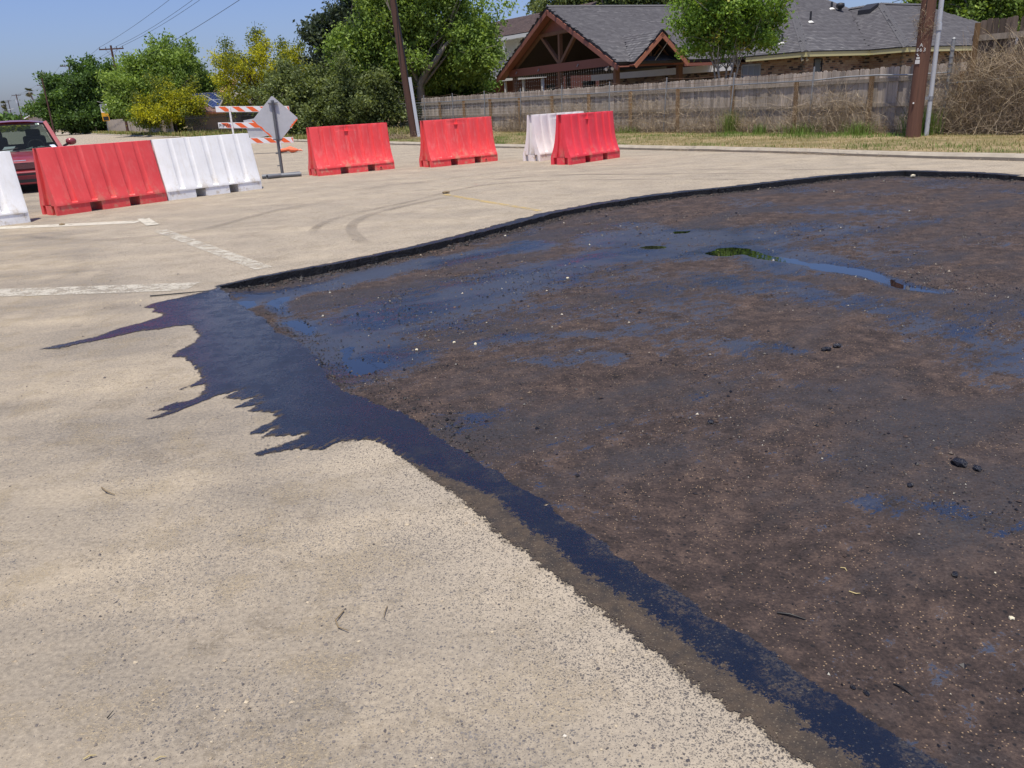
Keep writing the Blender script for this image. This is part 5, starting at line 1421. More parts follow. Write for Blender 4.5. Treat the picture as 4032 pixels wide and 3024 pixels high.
mb = MB(pv.location); mb.prism([G(7.0, -0.6, 0.3), G(7.0, 7.2, 0.3), G(7.0, 7.2, 2.5), G(7.0, -0.6, 2.5)], pa * 0.2); mb.build("rear_wall", M_rbrick, pv)
# things standing under the pavilion
sp = thing("loudspeaker", "tall dark loudspeaker with grey frame standing under the big gable", "speaker", tuple(G(2.6, 6.6, 0.36)), math.atan2(pa.y, pa.x))
MB().box(-0.2, 0.2, -0.30, 0.30, 0, 1.22).build("stand", M_dark, sp)
o = MB().box(-0.22, 0.22, -0.30, 0.30, 1.225, 2.0).build("cabinet", M_dark, sp)
for z0, z1 in ((1.90, 2.0), (1.66, 1.72), (1.225, 1.27)): MB().box(-0.235, -0.222, -0.29, 0.29, z0, z1).build("frame_bar", M_screen, sp)
for y in (-0.28, 0.28): MB().box(-0.236, -0.2225, y - 0.03, y + 0.03, 1.275, 1.655).build("frame_bar", M_screen, sp)
for k, (a, b, lab) in enumerate(((4.2, 3.4, "red-brown folded curtain hanging behind the centre post of the pavilion"), (4.6, 1.9, "red-brown curtain hanging nearer the pavilion's right front post"))):
    cu_ = thing("curtain", lab, "curtain", tuple(G(a, b, 0.36)), math.atan2(pb.y, pb.x), "curtains under the pavilion")
    V, F = [], []
    for i in range(33):
        x = -0.7 + 1.4 * i / 32; y = 0.05 * math.sin(i * 1.25)
        V += [(x, y, 0.4), (x, y, 2.05)]
    me_ = np_mesh("cloth", V, [(2 * i, 2 * i + 2, 2 * i + 3, 2 * i + 1) for i in range(32)], True)
    o = link_mesh("cloth", me_, plain("rust_red_cloth_%s" % "ab"[k], (0.26, 0.075, 0.05), 0.9), cu_); md = o.modifiers.new("thick", 'SOLIDIFY'); md.thickness = 0.008
    MB().tube([(-0.75, 0, 2.07), (0.75, 0, 2.07)], 0.015, 6).build("curtain_rod", M_dark, cu_)

# ------------------------------------------------------------------ two-storey house behind the pavilion
Q0 = Vector((1.30, 51.0, 0)); f2 = Vector((-0.5365, 0.8439, 0)); n2 = Vector((0.8439, 0.5365, 0))
h2 = thing("two_storey_house", "white two-storey house with brown roof and balcony behind the leaning pole's tree", "house", tuple(Q0))
H = lambda s, n, z: Q0 + f2 * s + n2 * n + Vector((0, 0, z))
M_broof = shingle_mat("brown_asphalt_shingle", [(0.0, (0.075, 0.045, 0.038)), (0.5, (0.125, 0.078, 0.064)), (1.0, (0.17, 0.115, 0.095))])
M_siding = plain("white_siding", (0.68, 0.67, 0.63), 0.7, var=0.05)
bvar = [plain("brown_shingle_%s" % n, c, 0.93, var=0.2, scale=20) for n, c in (("a", (0.10, 0.062, 0.052)), ("b", (0.125, 0.08, 0.066)), ("c", (0.15, 0.098, 0.08)), ("d", (0.09, 0.055, 0.046)))]
shingle_roof([([H(-3, 0, 5.05), H(15, 0, 5.05), H(15, 3.6, 6.45), H(-3, 3.6, 6.45)], f2)], h2, 120, M_dkedge, lambda p: (p - camv).length, M_broof, bvar, exposure=0.2, seed=9)
MB(h2.location).prism([H(-3, -0.02, 4.80), H(15, -0.02, 4.80), H(15, -0.02, 5.0), H(-3, -0.02, 5.0)], n2 * -0.04).build("fascia", M_wpaint, h2)
MB(h2.location).prism([H(-2.8, 0.95, 2.85), H(15, 0.95, 2.85), H(15, 0.95, 5.0), H(-2.8, 0.95, 5.0)], n2 * 0.15).build("upper_wall", M_siding, h2)
MB(h2.location).prism([H(-2.8, 0.95, 0), H(15, 0.95, 0), H(15, 0.95, 2.8), H(-2.8, 0.95, 2.8)], n2 * 0.15).build("lower_wall", M_rbrick, h2)
MB(h2.location).prism([H(-2.8, 0.97, 0), H(-2.8, 9, 0), H(-2.8, 9, 2.78), H(-2.8, 0.97, 2.78)], f2 * 0.15).build("end_wall", M_rbrick, h2)
MB(h2.location).prism([H(-2.8, 0.97, 2.82), H(-2.8, 9, 2.82), H(-2.8, 9, 5.0), H(-2.8, 3.6, 6.3), H(-2.8, 0.97, 5.1)], f2 * 0.15).build("end_gable", M_siding, h2)
MB(h2.location).prism([H(-3, -0.05, 2.52), H(15, -0.05, 2.52), H(15, -0.05, 2.80), H(-3, -0.05, 2.80)], n2 * -0.05).build("porch_beam", M_wpaint, h2)
MB(h2.location).prism([H(-3, -0.05, 2.70), H(15, -0.05, 2.70), H(15, 0.95, 2.70), H(-3, 0.95, 2.70)], (0, 0, 0.1)).build("balcony_floor", M_siding, h2)
MB(h2.location).prism([H(-2.9, 0.05, 4.86), H(14.9, 0.05, 4.86), H(14.9, 1.1, 4.86), H(-2.9, 1.1, 4.86)], (0, 0, 0.03)).build("soffit", M_siding, h2)
for k in range(10):
    s = -2.45 + 1.95 * k; mb = MB(h2.location); mb.obox(H(s, 0.05, 1.26), f2 * 0.06, n2 * 0.06, (0, 0, 1.26)); mb.build("porch_post", M_wpaint, h2)
for k in range(5):
    s = -2.45 + 3.9 * k; mb = MB(h2.location); mb.obox(H(s, 0.06, 3.83), f2 * 0.06, n2 * 0.06, (0, 0, 1.0)); mb.build("balcony_post", M_wpaint, h2)
mb = MB(h2.location); mb.bar(H(-3, 0, 3.70), H(15, 0, 3.70), 0.06, 0.05); rl = mb.build("balcony_rail", M_wpaint, h2)
bal = MB(); bal.box(-0.022, 0.022, -0.012, 0.012, 0, 0.84); bal_me = bal.mesh("baluster"); bal_me.materials.append(M_pvc)
for k in range(104):
    o = bpy.data.objects.new("baluster", bal_me); col.objects.link(o); o.parent = h2; o.location = H(-2.8 + k * 0.17, 0, 2.83) - Q0; o.rotation_euler = (0, 0, math.atan2(f2.y, f2.x))
for s0, s1, z0, z1 in ((-0.9, 0.3, 3.0, 4.75), (4.2, 5.2, 3.4, 4.6), (8.2, 9.2, 3.4, 4.6), (0.3, 1.5, 0.9, 2.0), (4.0, 5.3, 0.9, 2.0), (-2.4, -1.6, 0.9, 2.1)):
    d = -f2; window(H(0, 0.95, 0), d, -n2, -s1, -s0, z0, z1, M_wglass, M_wglass, h2, M_dkedge if z0 < 2 else M_wpaint, 1)

# ------------------------------------------------------------------ houses on the left
sh = thing("solar_house", "peach house with two rows of blue solar panels on its roof behind the iron fence", "house", (-25.8, 76.0, 0))
so = Vector((-25.8, 76.0, 0)); e3 = Vector((0.63, 0.775, 0)); d3 = Vector((0.775, -0.63, 0))
S3 = lambda e, d, z: so + e3 * e + d3 * d + Vector((0, 0, z))
M_peach = plain("peach_stucco", (0.50, 0.33, 0.20), 0.9, bump=0.3)
M_rr = plain("red_brown_roofing", (0.16, 0.09, 0.075), 0.9, var=0.2, scale=5)
MB(sh.location).prism([S3(-3.5, 3.0, 0), S3(7, 3.0, 0), S3(7, 3.0, 1.78), S3(-3.5, 3.0, 1.78)], d3 * -0.2).build("wall", M_peach, sh)
MB(sh.location).prism([S3(-3.8, 3.4, 1.75), S3(7.2, 3.4, 1.75), S3(6.2, -0.6, 3.35), S3(-3.8, -0.6, 3.35)], (0, 0, -0.12)).build("roof", M_rr, sh)
MB(sh.location).prism([S3(-3.8, -0.62, 3.34), S3(6.2, -0.62, 3.34), S3(7.0, -4.4, 1.75), S3(-3.8, -4.4, 1.75)], (0, 0, -0.12)).build("roof", M_rr, sh)
MB(sh.location).prism([S3(-3.8, 3.42, 1.58), S3(7.2, 3.42, 1.58), S3(7.2, 3.42, 1.72), S3(-3.8, 3.42, 1.72)], d3 * 0.03).build("fascia", plain("rust_fascia", (0.35, 0.13, 0.07), 0.7), sh)
def panel_mat():
    t = NT("solar_cells"); b_ = t.n("ShaderNodeTexBrick", {'Vector': t.objco(), 'Color1': (0.012, 0.022, 0.085, 1), 'Color2': (0.018, 0.030, 0.11, 1), 'Mortar': (0.12, 0.14, 0.22, 1), 'Scale': 1.0, 'Mortar Size': 0.008, 'Brick Width': 0.25, 'Row Height': 0.25}, offset=0.0)
    return t.done(t.bsdf(b_.outputs[0], 0.2, 0, None, 0.6))
M_pan = panel_mat(); M_pframe = plain("panel_frame", (0.6, 0.62, 0.64), 0.4, 0.3)
slope = (S3(0, 3.4, 1.75) - S3(0, -0.6, 3.35)).normalized()
pn = e3.cross(slope).normalized()
if pn.z < 0: pn = -pn
for r in range(2):
    for c in range(5):
        if r == 1 and c == 4: continue
        o0 = S3(-1.35 + c * 1.12 , 0, 0); base = S3(-1.35 + c * 1.12, -0.35, 3.25) + slope * (r * 1.72) + pn * 0.09
        f = MB(sh.location); f.prism([base, base + e3 * 1.07, base + e3 * 1.07 + slope * 1.67, base + slope * 1.67], pn * 0.03); fr_ = f.build("solar_panel", M_pframe, sh)
        f = MB(tuple(base)); q = base + e3 * 0.035 + slope * 0.035 + pn * 0.031
        f.prism([q, q + e3 * 1.0, q + e3 * 1.0 + slope * 1.6, q + slope * 1.6], pn * 0.004); g_ = f.build("cells", M_pan, fr_); g_.location = base - so
th_ = thing("tile_roof_house", "house with tan barrel-tile roof rising behind the solar panels", "house", (-27.2, 83.0, 0))
M_tile = plain("tan_clay_tile", (0.36, 0.20, 0.12), 0.85, var=0.25, scale=4)
MB(th_.location).box(-29.2, -25.4, 83.2, 86, 0, 3.35).build("wall", M_peach, th_)
V, F = [], []
mb = MB(th_.location)
for i in range(16):
    x = -29.5 + i * 0.25
    for r in range(5):
        y0, z0 = 82.7 + r * 0.62, 3.35 + r * 0.26
        mb.tube([(x, y0, z0), (x, y0 + 0.66, z0 + 0.30)], 0.12, 6)
o = mb.build("roof_tiles", M_tile, th_); o['kind'] = 'stuff'
MB(th_.location).prism([(-29.6, 82.7, 3.30), (-25.5, 82.7, 3.30), (-26.2, 85.8, 4.58), (-29.6, 85.8, 4.58)], (0, 0, -0.1)).build("roof_deck", M_tile, th_)
gh = thing("grey_gable_house", "low house with weathered grey gable roof behind the barricade's left half", "house", (-20.0, 66.0, 0))
M_wsh = plain("weathered_grey_roofing", (0.23, 0.215, 0.19), 0.95, var=0.3, scale=2, bump=0.4)
ga_ = Vector((0.72, 0.69, 0)); gb_ = Vector((0.69, -0.72, 0)); g0 = Vector((-20.85, 66.0, 0))
J = lambda a, b, z: g0 + ga_ * a + gb_ * b + Vector((0, 0, z))
MB(gh.location).prism([J(0, -1.4, 2.05), J(0, 0, 2.95), J(6, 0, 2.95), J(6, -1.4, 2.05)], (0, 0, 0.09)).build("roof", M_wsh, gh)
MB(gh.location).prism([J(0, 1.4, 2.05), J(0, 0.0, 2.95), J(6, 0, 2.95), J(6, 1.4, 2.05)], (0, 0, 0.09)).build("roof", M_wsh, gh)
MB(gh.location).prism([J(0.3, -1.2, 0), J(0.3, 1.2, 0), J(0.3, 1.2, 2.1), J(0.3, 0, 2.85), J(0.3, -1.2, 2.1)], ga_ * 5.4).build("walls", plain("brown_siding", (0.20, 0.15, 0.11), 0.9), gh)
for s in (-1, 1):
    mb = MB(gh.location); mb.bar(J(-0.03, s * 1.42, 2.03), J(-0.03, 0, 2.95), 0.04, 0.14); mb.build("barge_board", plain("pale_barge_board", (0.5, 0.48, 0.43), 0.8), gh)
# beige gabled house far down the street
bgh = thing("beige_house", "far beige gabled house with brown roof seen over the truck roof", "house", (-91.5, 172.0, 0))
B0 = Vector((-91.3, 170.0, 0)); bu = Vector((1, 0.10, 0)).normalized(); bv = Vector((-0.25, 1, 0)).normalized()
Kq = lambda a, b, z: B0 + bu * a + bv * b + Vector((0, 0, z))
M_beige = plain("beige_siding", (0.50, 0.43, 0.35), 0.9, var=0.05); M_tanroof = plain("tan_roofing", (0.34, 0.20, 0.11), 0.9)
MB(bgh.location).prism([Kq(-2.4, 0.6, 0), Kq(3.4, 0.6, 0), Kq(3.4, 0.6, 2.75), Kq(0.25, 0.6, 3.9), Kq(-2.4, 0.6, 2.85)], bv * 9).build("walls", M_beige, bgh)
MB(bgh.location).prism([Kq(-3.0, 0, 2.72), Kq(0.2, 0, 4.15), Kq(0.2, 10, 4.15), Kq(-3.0, 10, 2.72)], (0, 0, 0.14)).build("roof", M_tanroof, bgh)
MB(bgh.location).prism([Kq(4.2, 0, 2.55), Kq(0.2, 0, 4.15), Kq(0.2, 10, 4.15), Kq(4.2, 10, 2.55)], (0, 0, 0.14)).build("roof", M_tanroof, bgh)
for a, z in ((-3.05, 2.66), (4.25, 2.48)):
    mb = MB(bgh.location); mb.bar(Kq(a, -0.05, z + 0.08), Kq(0.2, -0.05, 4.18), 0.06, 0.2); mb.build("barge_board", M_wpaint, bgh)
# iron fence in front of the solar house, grey board fence under the far trees
ir = thing("iron_fence", "black iron bar fence in front of the peach solar house", "fence", (-24.5, 66.6, 0), math.atan2(-6.8, 7.1))
bar_me = MB().box(-0.016, 0.016, -0.016, 0.016, 0, 1.42).mesh("bar"); bar_me.materials.append(M_dark)
for k in range(66):
    o = bpy.data.objects.new("bar", bar_me); col.objects.link(o); o.parent = ir; o.location = (k * 0.16, 0, 0.08 + random.uniform(-0.02, 0.02))
for z in (0.25, 1.30): MB().box(-0.1, 10.6, -0.02, 0.02, z - 0.02, z + 0.02).build("rail", M_dark, ir)
gf = thing("board_fence", "low grey board fence in deep shade under the far street trees", "fence", (-27.0, 70.3, 0), math.atan2(71, -43))
mb = MB()
for k in range(480):
    x = k * 0.16; hh = 1.55 + random.uniform(-0.06, 0.06); mb.box(x, x + 0.15, -0.01 + random.uniform(-0.01, 0.01), 0.012, 0.05, hh)
o = mb.build("boards", M_picket, gf); o['kind'] = 'stuff'
for z in (0.4, 1.3): MB().box(0, 77, -0.05, -0.015, z, z + 0.09).build("rail", M_frail, gf)

# ------------------------------------------------------------------ street furniture far off
ss = thing("speed_sign", "white SPEED LIMIT 30 sign above a yellow radar display on a pole", "sign", (-44.3, 96.2, 0.05), R(22))
MB().tube([(0, 0.05, 0), (0, 0.05, 3.45)], 0.04, 8).build("pole", M_galv, ss)
MB().box(-0.36, 0.36, -0.02, 0.02, 2.30, 3.20).build("sign_plate", M_wsheet, ss)
M_amber = plain("amber_yellow_enamel", (0.72, 0.36, 0.02), 0.5)
o = MB().box(-0.36, 0.36, -0.06, 0.045, 1.40, 2.29).build("radar_case", M_amber, ss)
MB().box(-0.28, 0.28, -0.072, -0.062, 1.46, 1.88).build("display", M_dark, o)
lettering("SPEED", 0.21, (0, -0.024, 3.06), (R(90), 0, 0), M_ink, ss, 0.002, 'CENTER')
lettering("LIMIT", 0.21, (0, -0.024, 2.85), (R(90), 0, 0), M_ink, ss, 0.002, 'CENTER')
lettering("30", 0.46, (0, -0.024, 2.53), (R(90), 0, 0), M_ink, ss, 0.002, 'CENTER')
MB().obox((-0.28, 0.0, 3.42), (0.26, 0, -0.09), (0, 0.2, 0), (0.004, 0, 0.015)).build("solar_cell_plate", M_wtag, ss)
mp = thing("marker_post", "thin pale leaning post at the kerb left of the speed sign", "post", (-51.0, 107.5, 0.05))
MB().tube([(0, 0, 0), (-0.14, 0, 2.5)], 0.045, 6).build("shaft", M_picket, mp)
sl = thing("street_lamp", "small pale street lamp far down the street beside the crossarm poles", "lamp", (-150.0, 262.0, 0))
MB().tube([(0, 0, 0), (0, 0, 6.2)], 0.1, 6).build("column", M_galv, sl); MB().bar((0, 0, 6.2), (2.0, 0, 6.5), 0.2, 0.14).build("lamp_arm", M_wtag, sl)

# ------------------------------------------------------------------ vegetation
def leaf_mat(name, ramp_, trans=0.42, rough=0.55):
    t = NT(name); f = t.attr("tint"); c = t.ramp(f, ramp_)
    d = t.bsdf(c, rough, 0, None, 0.3)
    tr_ = t.n("ShaderNodeBsdfTranslucent", {0: t.mix(1.0, c, (1.0, 1.0, 0.45), 'MULTIPLY')}).outputs[0]
    return t.done(t.mixsh(trans, d, tr_))
L_dark = leaf_mat("dark_green_leaf", [(0, (0.049, 0.089, 0.028)), (0.5, (0.102, 0.184, 0.045)), (1, (0.193, 0.320, 0.073))])
L_mesq = leaf_mat("mesquite_leaf", [(0, (0.098, 0.150, 0.035)), (0.5, (0.209, 0.317, 0.064)), (1, (0.377, 0.498, 0.108))])
L_yell = leaf_mat("palo_verde_bloom", [(0, (0.085, 0.125, 0.030)), (0.38, (0.16, 0.20, 0.035)), (0.55, (0.42, 0.42, 0.025)), (1, (0.62, 0.60, 0.030))])
L_oliv = leaf_mat("olive_leaf", [(0, (0.077, 0.101, 0.038)), (0.5, (0.167, 0.214, 0.079)), (1, (0.305, 0.359, 0.131))])
L_gdk = leaf_mat("grey_dark_leaf", [(0, (0.028, 0.043, 0.031)), (0.5, (0.059, 0.085, 0.053)), (1, (0.109, 0.143, 0.085))])
L_fresh = leaf_mat("fresh_green_leaf", [(0, (0.091, 0.167, 0.032)), (0.5, (0.193, 0.323, 0.050)), (0.88, (0.303, 0.447, 0.071)), (1, (0.514, 0.437, 0.078))])
L_palm = leaf_mat("palm_frond", [(0, (0.05, 0.055, 0.025)), (0.5, (0.10, 0.105, 0.045)), (1, (0.20, 0.165, 0.09))])
M_bark = plain("grey_bark", (0.165, 0.145, 0.12), 0.95, var=0.4, scale=6, bump=0.8, bscale=20)
M_bark_d = plain("dark_bark", (0.06, 0.05, 0.042), 0.95, var=0.4, scale=6, bump=0.6, bscale=20)
M_bark_l = plain("pale_smooth_bark", (0.30, 0.27, 0.225), 0.85, var=0.3, scale=5)

def leaves_mesh(name, C, n_per, spread, size, rr, tintc, droop=0.0, aspect=2.0, tvar=0.16):
    """C (k,3) cluster centres; a cloud of small leaf faces round each"""
    k = len(C); N = k * n_per
    ctr = np.repeat(C, n_per, 0) + rr.normal(0, 1, (N, 3)) * spread * np.array([1, 1, 0.7])
    if droop: ctr[:, 2] -= np.abs(rr.normal(0, droop, N))
    a = rr.normal(0, 1, (N, 3)); a[:, 2] -= droop * 1.2; a /= np.linalg.norm(a, axis=1)[:, None]
    b = rr.normal(0, 1, (N, 3)); b -= a * (a * b).sum(1)[:, None]; b /= np.linalg.norm(b, axis=1)[:, None]
    s = size * rr.uniform(0.6, 1.4, N)[:, None]
    a = a * s * aspect / 2; b = b * s / 2
    V = np.stack([ctr - a, ctr + b - a * 0.1, ctr + a, ctr - b - a * 0.1], 1).reshape(-1, 3)
    F = np.arange(N * 4).reshape(-1, 4)
    me = np_mesh(name, V, F)
    t = np.clip(np.repeat(tintc, n_per) + rr.normal(0, tvar, N), 0, 1)
    attr(me, "tint", t, 'FACE')
    return me

def crown_points(blobs, dens, rr, by, fill=0.35, spray=0.16):
    C = []
    for bx, dy, z, rx, rz in blobs:
        ry = (rx + rz) / 2 * 0.95
        n = max(5, int(dens * (rx * rz) ** 0.75 * ry ** 0.6))
        d = rr.normal(0, 1, (n, 3)); d /= np.linalg.norm(d, axis=1)[:, None]
        r = rr.uniform(fill, 1.0, n) ** 0.55
        r *= 1 + 0.24 * np.abs(rr.normal(0, 1, n)) * rr.choice([-0.6, 1.0], n)
        Pq = np.array([bx, dy, z]) + d * r[:, None] * np.array([rx, ry, rz])
        C.append(Pq)
        # sprays that break the outline
        k = np.nonzero((r > 0.85) & (rr.random(n) < spray))[0]
        for j in range(1, 4):
            st_ = d[k] * 0.20 * j + np.array([0, 0, 0.09]) * j + rr.normal(0, 0.05, (len(k), 3)); C.append(Pq[k] + st_ * min(1.5, rx))
    return np.concatenate(C)

def limb_path(p, q, rr, bend=0.18, n=5):
    p, q = np.array(p, float), np.array(q, float); L = np.linalg.norm(q - p)
    off = rr.normal(0, bend * L, 3) * np.array([1, 1, 0.4])
    return [tuple(p + (q - p) * t + off * math.sin(math.pi * t) * 0.6 + np.array([0, 0, 0.10 * L]) * math.sin(math.pi * t)) for t in np.linspace(0, 1, n)]

def tree(name, label, base, blobs, mat, bark, dens, n_per, spread, size, seed, trunk=(0.22, 1.8), limbs=14, droop=0.0, lean=(0, 0), cat="tree", group=None,
         aspect=2.0, stems=1, tint_fn=None, twigs=0):
    rr = np.random.default_rng(seed)
    t = thing(name, label, cat, (base[0], base[1], 0.05), 0, group)
    C = crown_points(blobs, dens, rr, 0)
    C = C[C[:, 2] > 0.15]
    tint = rr.normal(0.45, 0.18, len(C)) if tint_fn is None else tint_fn(C, rr)
    me = leaves_mesh("crown", C, n_per, spread, size, rr, tint, droop, aspect)
    link_mesh("crown", me, mat, t)
    r0, h0 = trunk
    for s in range(stems):
        mb = MB()
        bx = (s - (stems - 1) / 2) * 0.16 if stems > 1 else 0
        ang = 2 * math.pi * s / max(1, stems)
        topx = (lean[0] + (0.42 * math.cos(ang) if stems > 1 else 0), lean[1] + (0.4 * math.sin(ang) if stems > 1 else 0), h0)
        if stems > 1: bx = 0.10 * math.cos(ang)
        mb.tube(limb_path((bx, 0.08 * math.sin(ang) if stems > 1 else 0, -0.15), topx, rr, 0.05, 5), [r0 * 1.25, r0, r0 * 0.92, r0 * 0.88, r0 * 0.8], 9, cap=False)
        idx = rr.choice(len(C), min(len(C), max(2, limbs // stems)), replace=False)
        for i in idx:
            P = limb_path(topx, C[i], rr)
            mb.tube(P, [r0 * 0.5, r0 * 0.30, r0 * 0.19, r0 * 0.11, r0 * 0.04], 6, cap=False)
            for j in range(2):
                q = C[i] + rr.normal(0, 0.5, 3); mb.tube(limb_path(P[2], q, rr, 0.1, 4), [r0 * 0.2, r0 * 0.14, r0 * 0.09, r0 * 0.04], 4, cap=False)
        if twigs:
            for i in rr.choice(len(C), min(len(C), twigs // stems), replace=False):
                d = rr.normal(0, 1, 3) * 0.5; mb.tube([tuple(C[i] - d), tuple(C[i] + rr.normal(0, .1, 3)), tuple(C[i] + d)], [0.014, 0.010, 0.004], 3, cap=False)
        mb.build("trunk", bark, t)
    return t

def yellow_tint(thr):
    def f(C, rr):
        # bloom in drifts: clusters near a few random centres turn yellow
        k = C[rr.choice(len(C), 7)]
        d = np.min(np.linalg.norm(C[:, None] - k[None], axis=2), axis=1)
        return np.where(d + rr.normal(0, 0.25, len(C)) < thr, rr.normal(0.66, 0.16, len(C)), rr.normal(0.26, 0.14, len(C)))
    return f

tree("mesquite_tree", "dark rounded green tree farthest left on the street verge behind the speed sign", (-53.42, 110), [(0.06, 0, 3.95, 3.59, 2.94), (-1.91, -1, 3.13, 2.27, 2.27), (3.04, 1, 4.74, 3.61, 2.63), (1.83, 0, 6.01, 2.27, 1.62), (-1.84, 0, 5.58, 1.62, 1.3), (0.81, -1, 2.23, 4.55, 1.63), (4.03, 2, 3.76, 2.33, 2.33)],
     L_dark, M_bark_d, 26, 75, 0.40, 0.19, 11, (0.3, 2.0), 16)
tree("mesquite_tree", "tall dark green street tree standing above the small yellow-flowering one", (-30.65, 77), [(0.96, 0, 4.95, 2.72, 2.04), (-1.0, 0, 4.19, 2.5, 2.05), (2.19, 0, 4.25, 2.5, 2.05), (1.17, 0, 5.99, 1.58, 1.24), (3.12, 1, 3.79, 1.62, 1.85), (-1.7, -1, 3.15, 2.03, 1.58), (0.94, -1, 2.81, 3.16, 1.81), (2.14, 1, 5.99, 1.37, 0.91)],
     L_mesq, M_bark_d, 30, 75, 0.34, 0.13, 12, (0.26, 1.8), 18, droop=0.12)
tree("palo_verde", "small yellow-flowering tree in front of the tall dark street tree", (-26.98, 71), [(-0.36, 0, 2.7, 1.69, 0.95), (-1.9, 0, 2.38, 1.27, 0.95), (1.32, 0, 2.62, 1.27, 1.06), (-0.76, 0, 1.72, 2.33, 0.74), (1.59, 0, 1.8, 0.85, 1.06), (0.38, 0, 3.26, 1.05, 0.63), (-2.48, 0, 1.6, 0.95, 0.64)],
     L_yell, M_bark_d, 30, 62, 0.27, 0.085, 13, (0.13, 1.0), 14, droop=0.15, tint_fn=yellow_tint(0.98))
tree("palo_verde", "large yellow-flowering tree with ragged upright sprays behind the grey gable house", (-17.70, 64), [(-0.99, 0, 4.06, 1.51, 1.32), (0.96, 0, 4.49, 1.69, 1.51), (-1.54, 0, 5.31, 0.8, 0.8), (-2.62, 0, 4.49, 0.7, 0.6), (2.64, 0, 4.41, 1.5, 1.2), (4.33, 0, 4.32, 1.2, 1.0), (0.21, 0, 5.74, 0.5, 0.75), (1.01, 0, 6.05, 0.4, 0.75), (2.04, 1, 5.89, 0.5, 0.76), (-1.22, 0, 2.65, 1.71, 0.95), (3.02, 1, 3.35, 1.92, 1.35), (-1.93, 0, 6.36, 0.42, 0.47), (0.14, 0, 6.44, 0.36, 0.47), (3.1, 0, 5.5, 0.4, 0.6)],
     L_yell, M_bark_d, 30, 60, 0.25, 0.080, 14, (0.2, 1.6), 20, droop=0.16, tint_fn=yellow_tint(1.9), twigs=30)
tree("live_oak", "dark blue-green tree rising behind the large yellow tree and the pale green one", (-9.37, 57), [(-1.43, 0, 6.11, 1.0, 1.1), (-0.96, 0, 4.55, 1.4, 1.5), (0.5, 0, 7.07, 1.48, 0.99), (-0.02, 0, 5.43, 1.83, 1.5), (1.87, 0, 7.61, 1.48, 0.82), (-2.05, 0, 6.44, 0.6, 0.6), (-1.65, 0, 3.02, 1.01, 1.18), (0.51, 0, 8.56, 1.3, 0.98)],
     L_gdk, M_bark_d, 30, 70, 0.30, 0.13, 15, (0.3, 2.5), 20, twigs=24)
tree("mesquite_tree", "big pale green spreading tree with a leaning grey limb behind the leaning pole", (-4.29, 47), [(-2.93, 0, 4.44, 1.37, 1.1), (-3.47, -0.5, 4.94, 0.95, 0.81), (-1.73, 0, 5.4, 1.5, 1.23), (-0.32, 0, 5.95, 1.76, 1.22), (1.57, 0, 5.74, 1.77, 1.22), (3.03, 0, 5.17, 1.5, 1.1), (3.37, -0.5, 3.98, 1.15, 0.95), (1.97, 0.5, 4.24, 1.5, 0.95), (-1.68, 0.5, 3.9, 1.67, 1.25), (-2.93, 0, 3.29, 1.25, 0.97), (4.0, 0, 4.5, 0.6, 0.75), (1.15, 0, 7.23, 2.15, 0.94), (-0.89, 0, 7.08, 1.61, 0.94), (-0.28, 1, 4.5, 1.4, 1.12), (3.7, -0.2, 3.2, 0.55, 0.7), (-1.0, 0.6, 2.9, 1.3, 0.9), (0.9, 0.9, 3.2, 1.2, 0.9), (2.2, 0.6, 3.1, 1.0, 0.7), (-0.6, -0.8, 3.7, 0.9, 0.6)],
     L_mesq, M_bark, 36, 80, 0.27, 0.092, 16, (0.20, 2.2), 22, droop=0.26, lean=(0.15, -0.3), twigs=60)
# the long leaning limb of that tree
lt = [o for o in col.objects if o.get('label', '').startswith("big pale green")][0]
MB().tube([(0.15, -0.35, 1.6), (0.15, -0.5, 2.4), (0.55, -0.75, 3.05), (1.15, -0.95, 3.55), (1.75, -1.0, 4.3), (2.5, -0.9, 4.75)], [0.24, 0.20, 0.17, 0.15, 0.10, 0.05], 10).build("limb", M_bark, lt)
tree("large_shrub", "pale olive bush mass under the spreading tree, left of the leaning pole", (-8.81, 46), [(-2.38, 0, 2.82, 0.95, 0.82), (-1.18, 0, 2.63, 1.23, 0.95), (-0.01, 0, 2.19, 1.23, 1.09), (-2.28, 0, 1.65, 1.24, 1.1), (-0.58, -0.5, 1.19, 1.5, 1.09), (1.17, 0, 1.74, 1.37, 1.37), (-3.04, 0, 2.08, 0.68, 0.68), (2.29, 0, 1.95, 1.1, 1.51), (1.15, -0.5, 0.84, 1.64, 0.82), (3.14, 0.5, 1.38, 0.97, 1.11), (-2.66, 0, 0.89, 1.1, 0.69)],
     L_oliv, M_bark_d, 44, 85, 0.24, 0.085, 17, (0.06, 0.7), 18, cat="bush", stems=4, twigs=50, droop=0.1)
tree("large_shrub", "dark green shrubs in the shade between the leaning pole's tree and the white house", (-2.75, 50.5), [(-1.05, 0, 2.54, 1.05, 1.05), (0.31, 0, 2.61, 1.2, 1.05), (1.3, 0, 2.3, 0.85, 0.75), (-0.37, 0, 3.48, 0.89, 0.89), (1.0, 0, 3.2, 0.8, 0.7), (-0.9, 0, 1.2, 1.3, 1.0), (0.6, 0, 1.3, 1.3, 1.0)],
     L_dark, M_bark_d, 38, 75, 0.26, 0.11, 18, (0.08, 1.0), 14, cat="bush", stems=3)
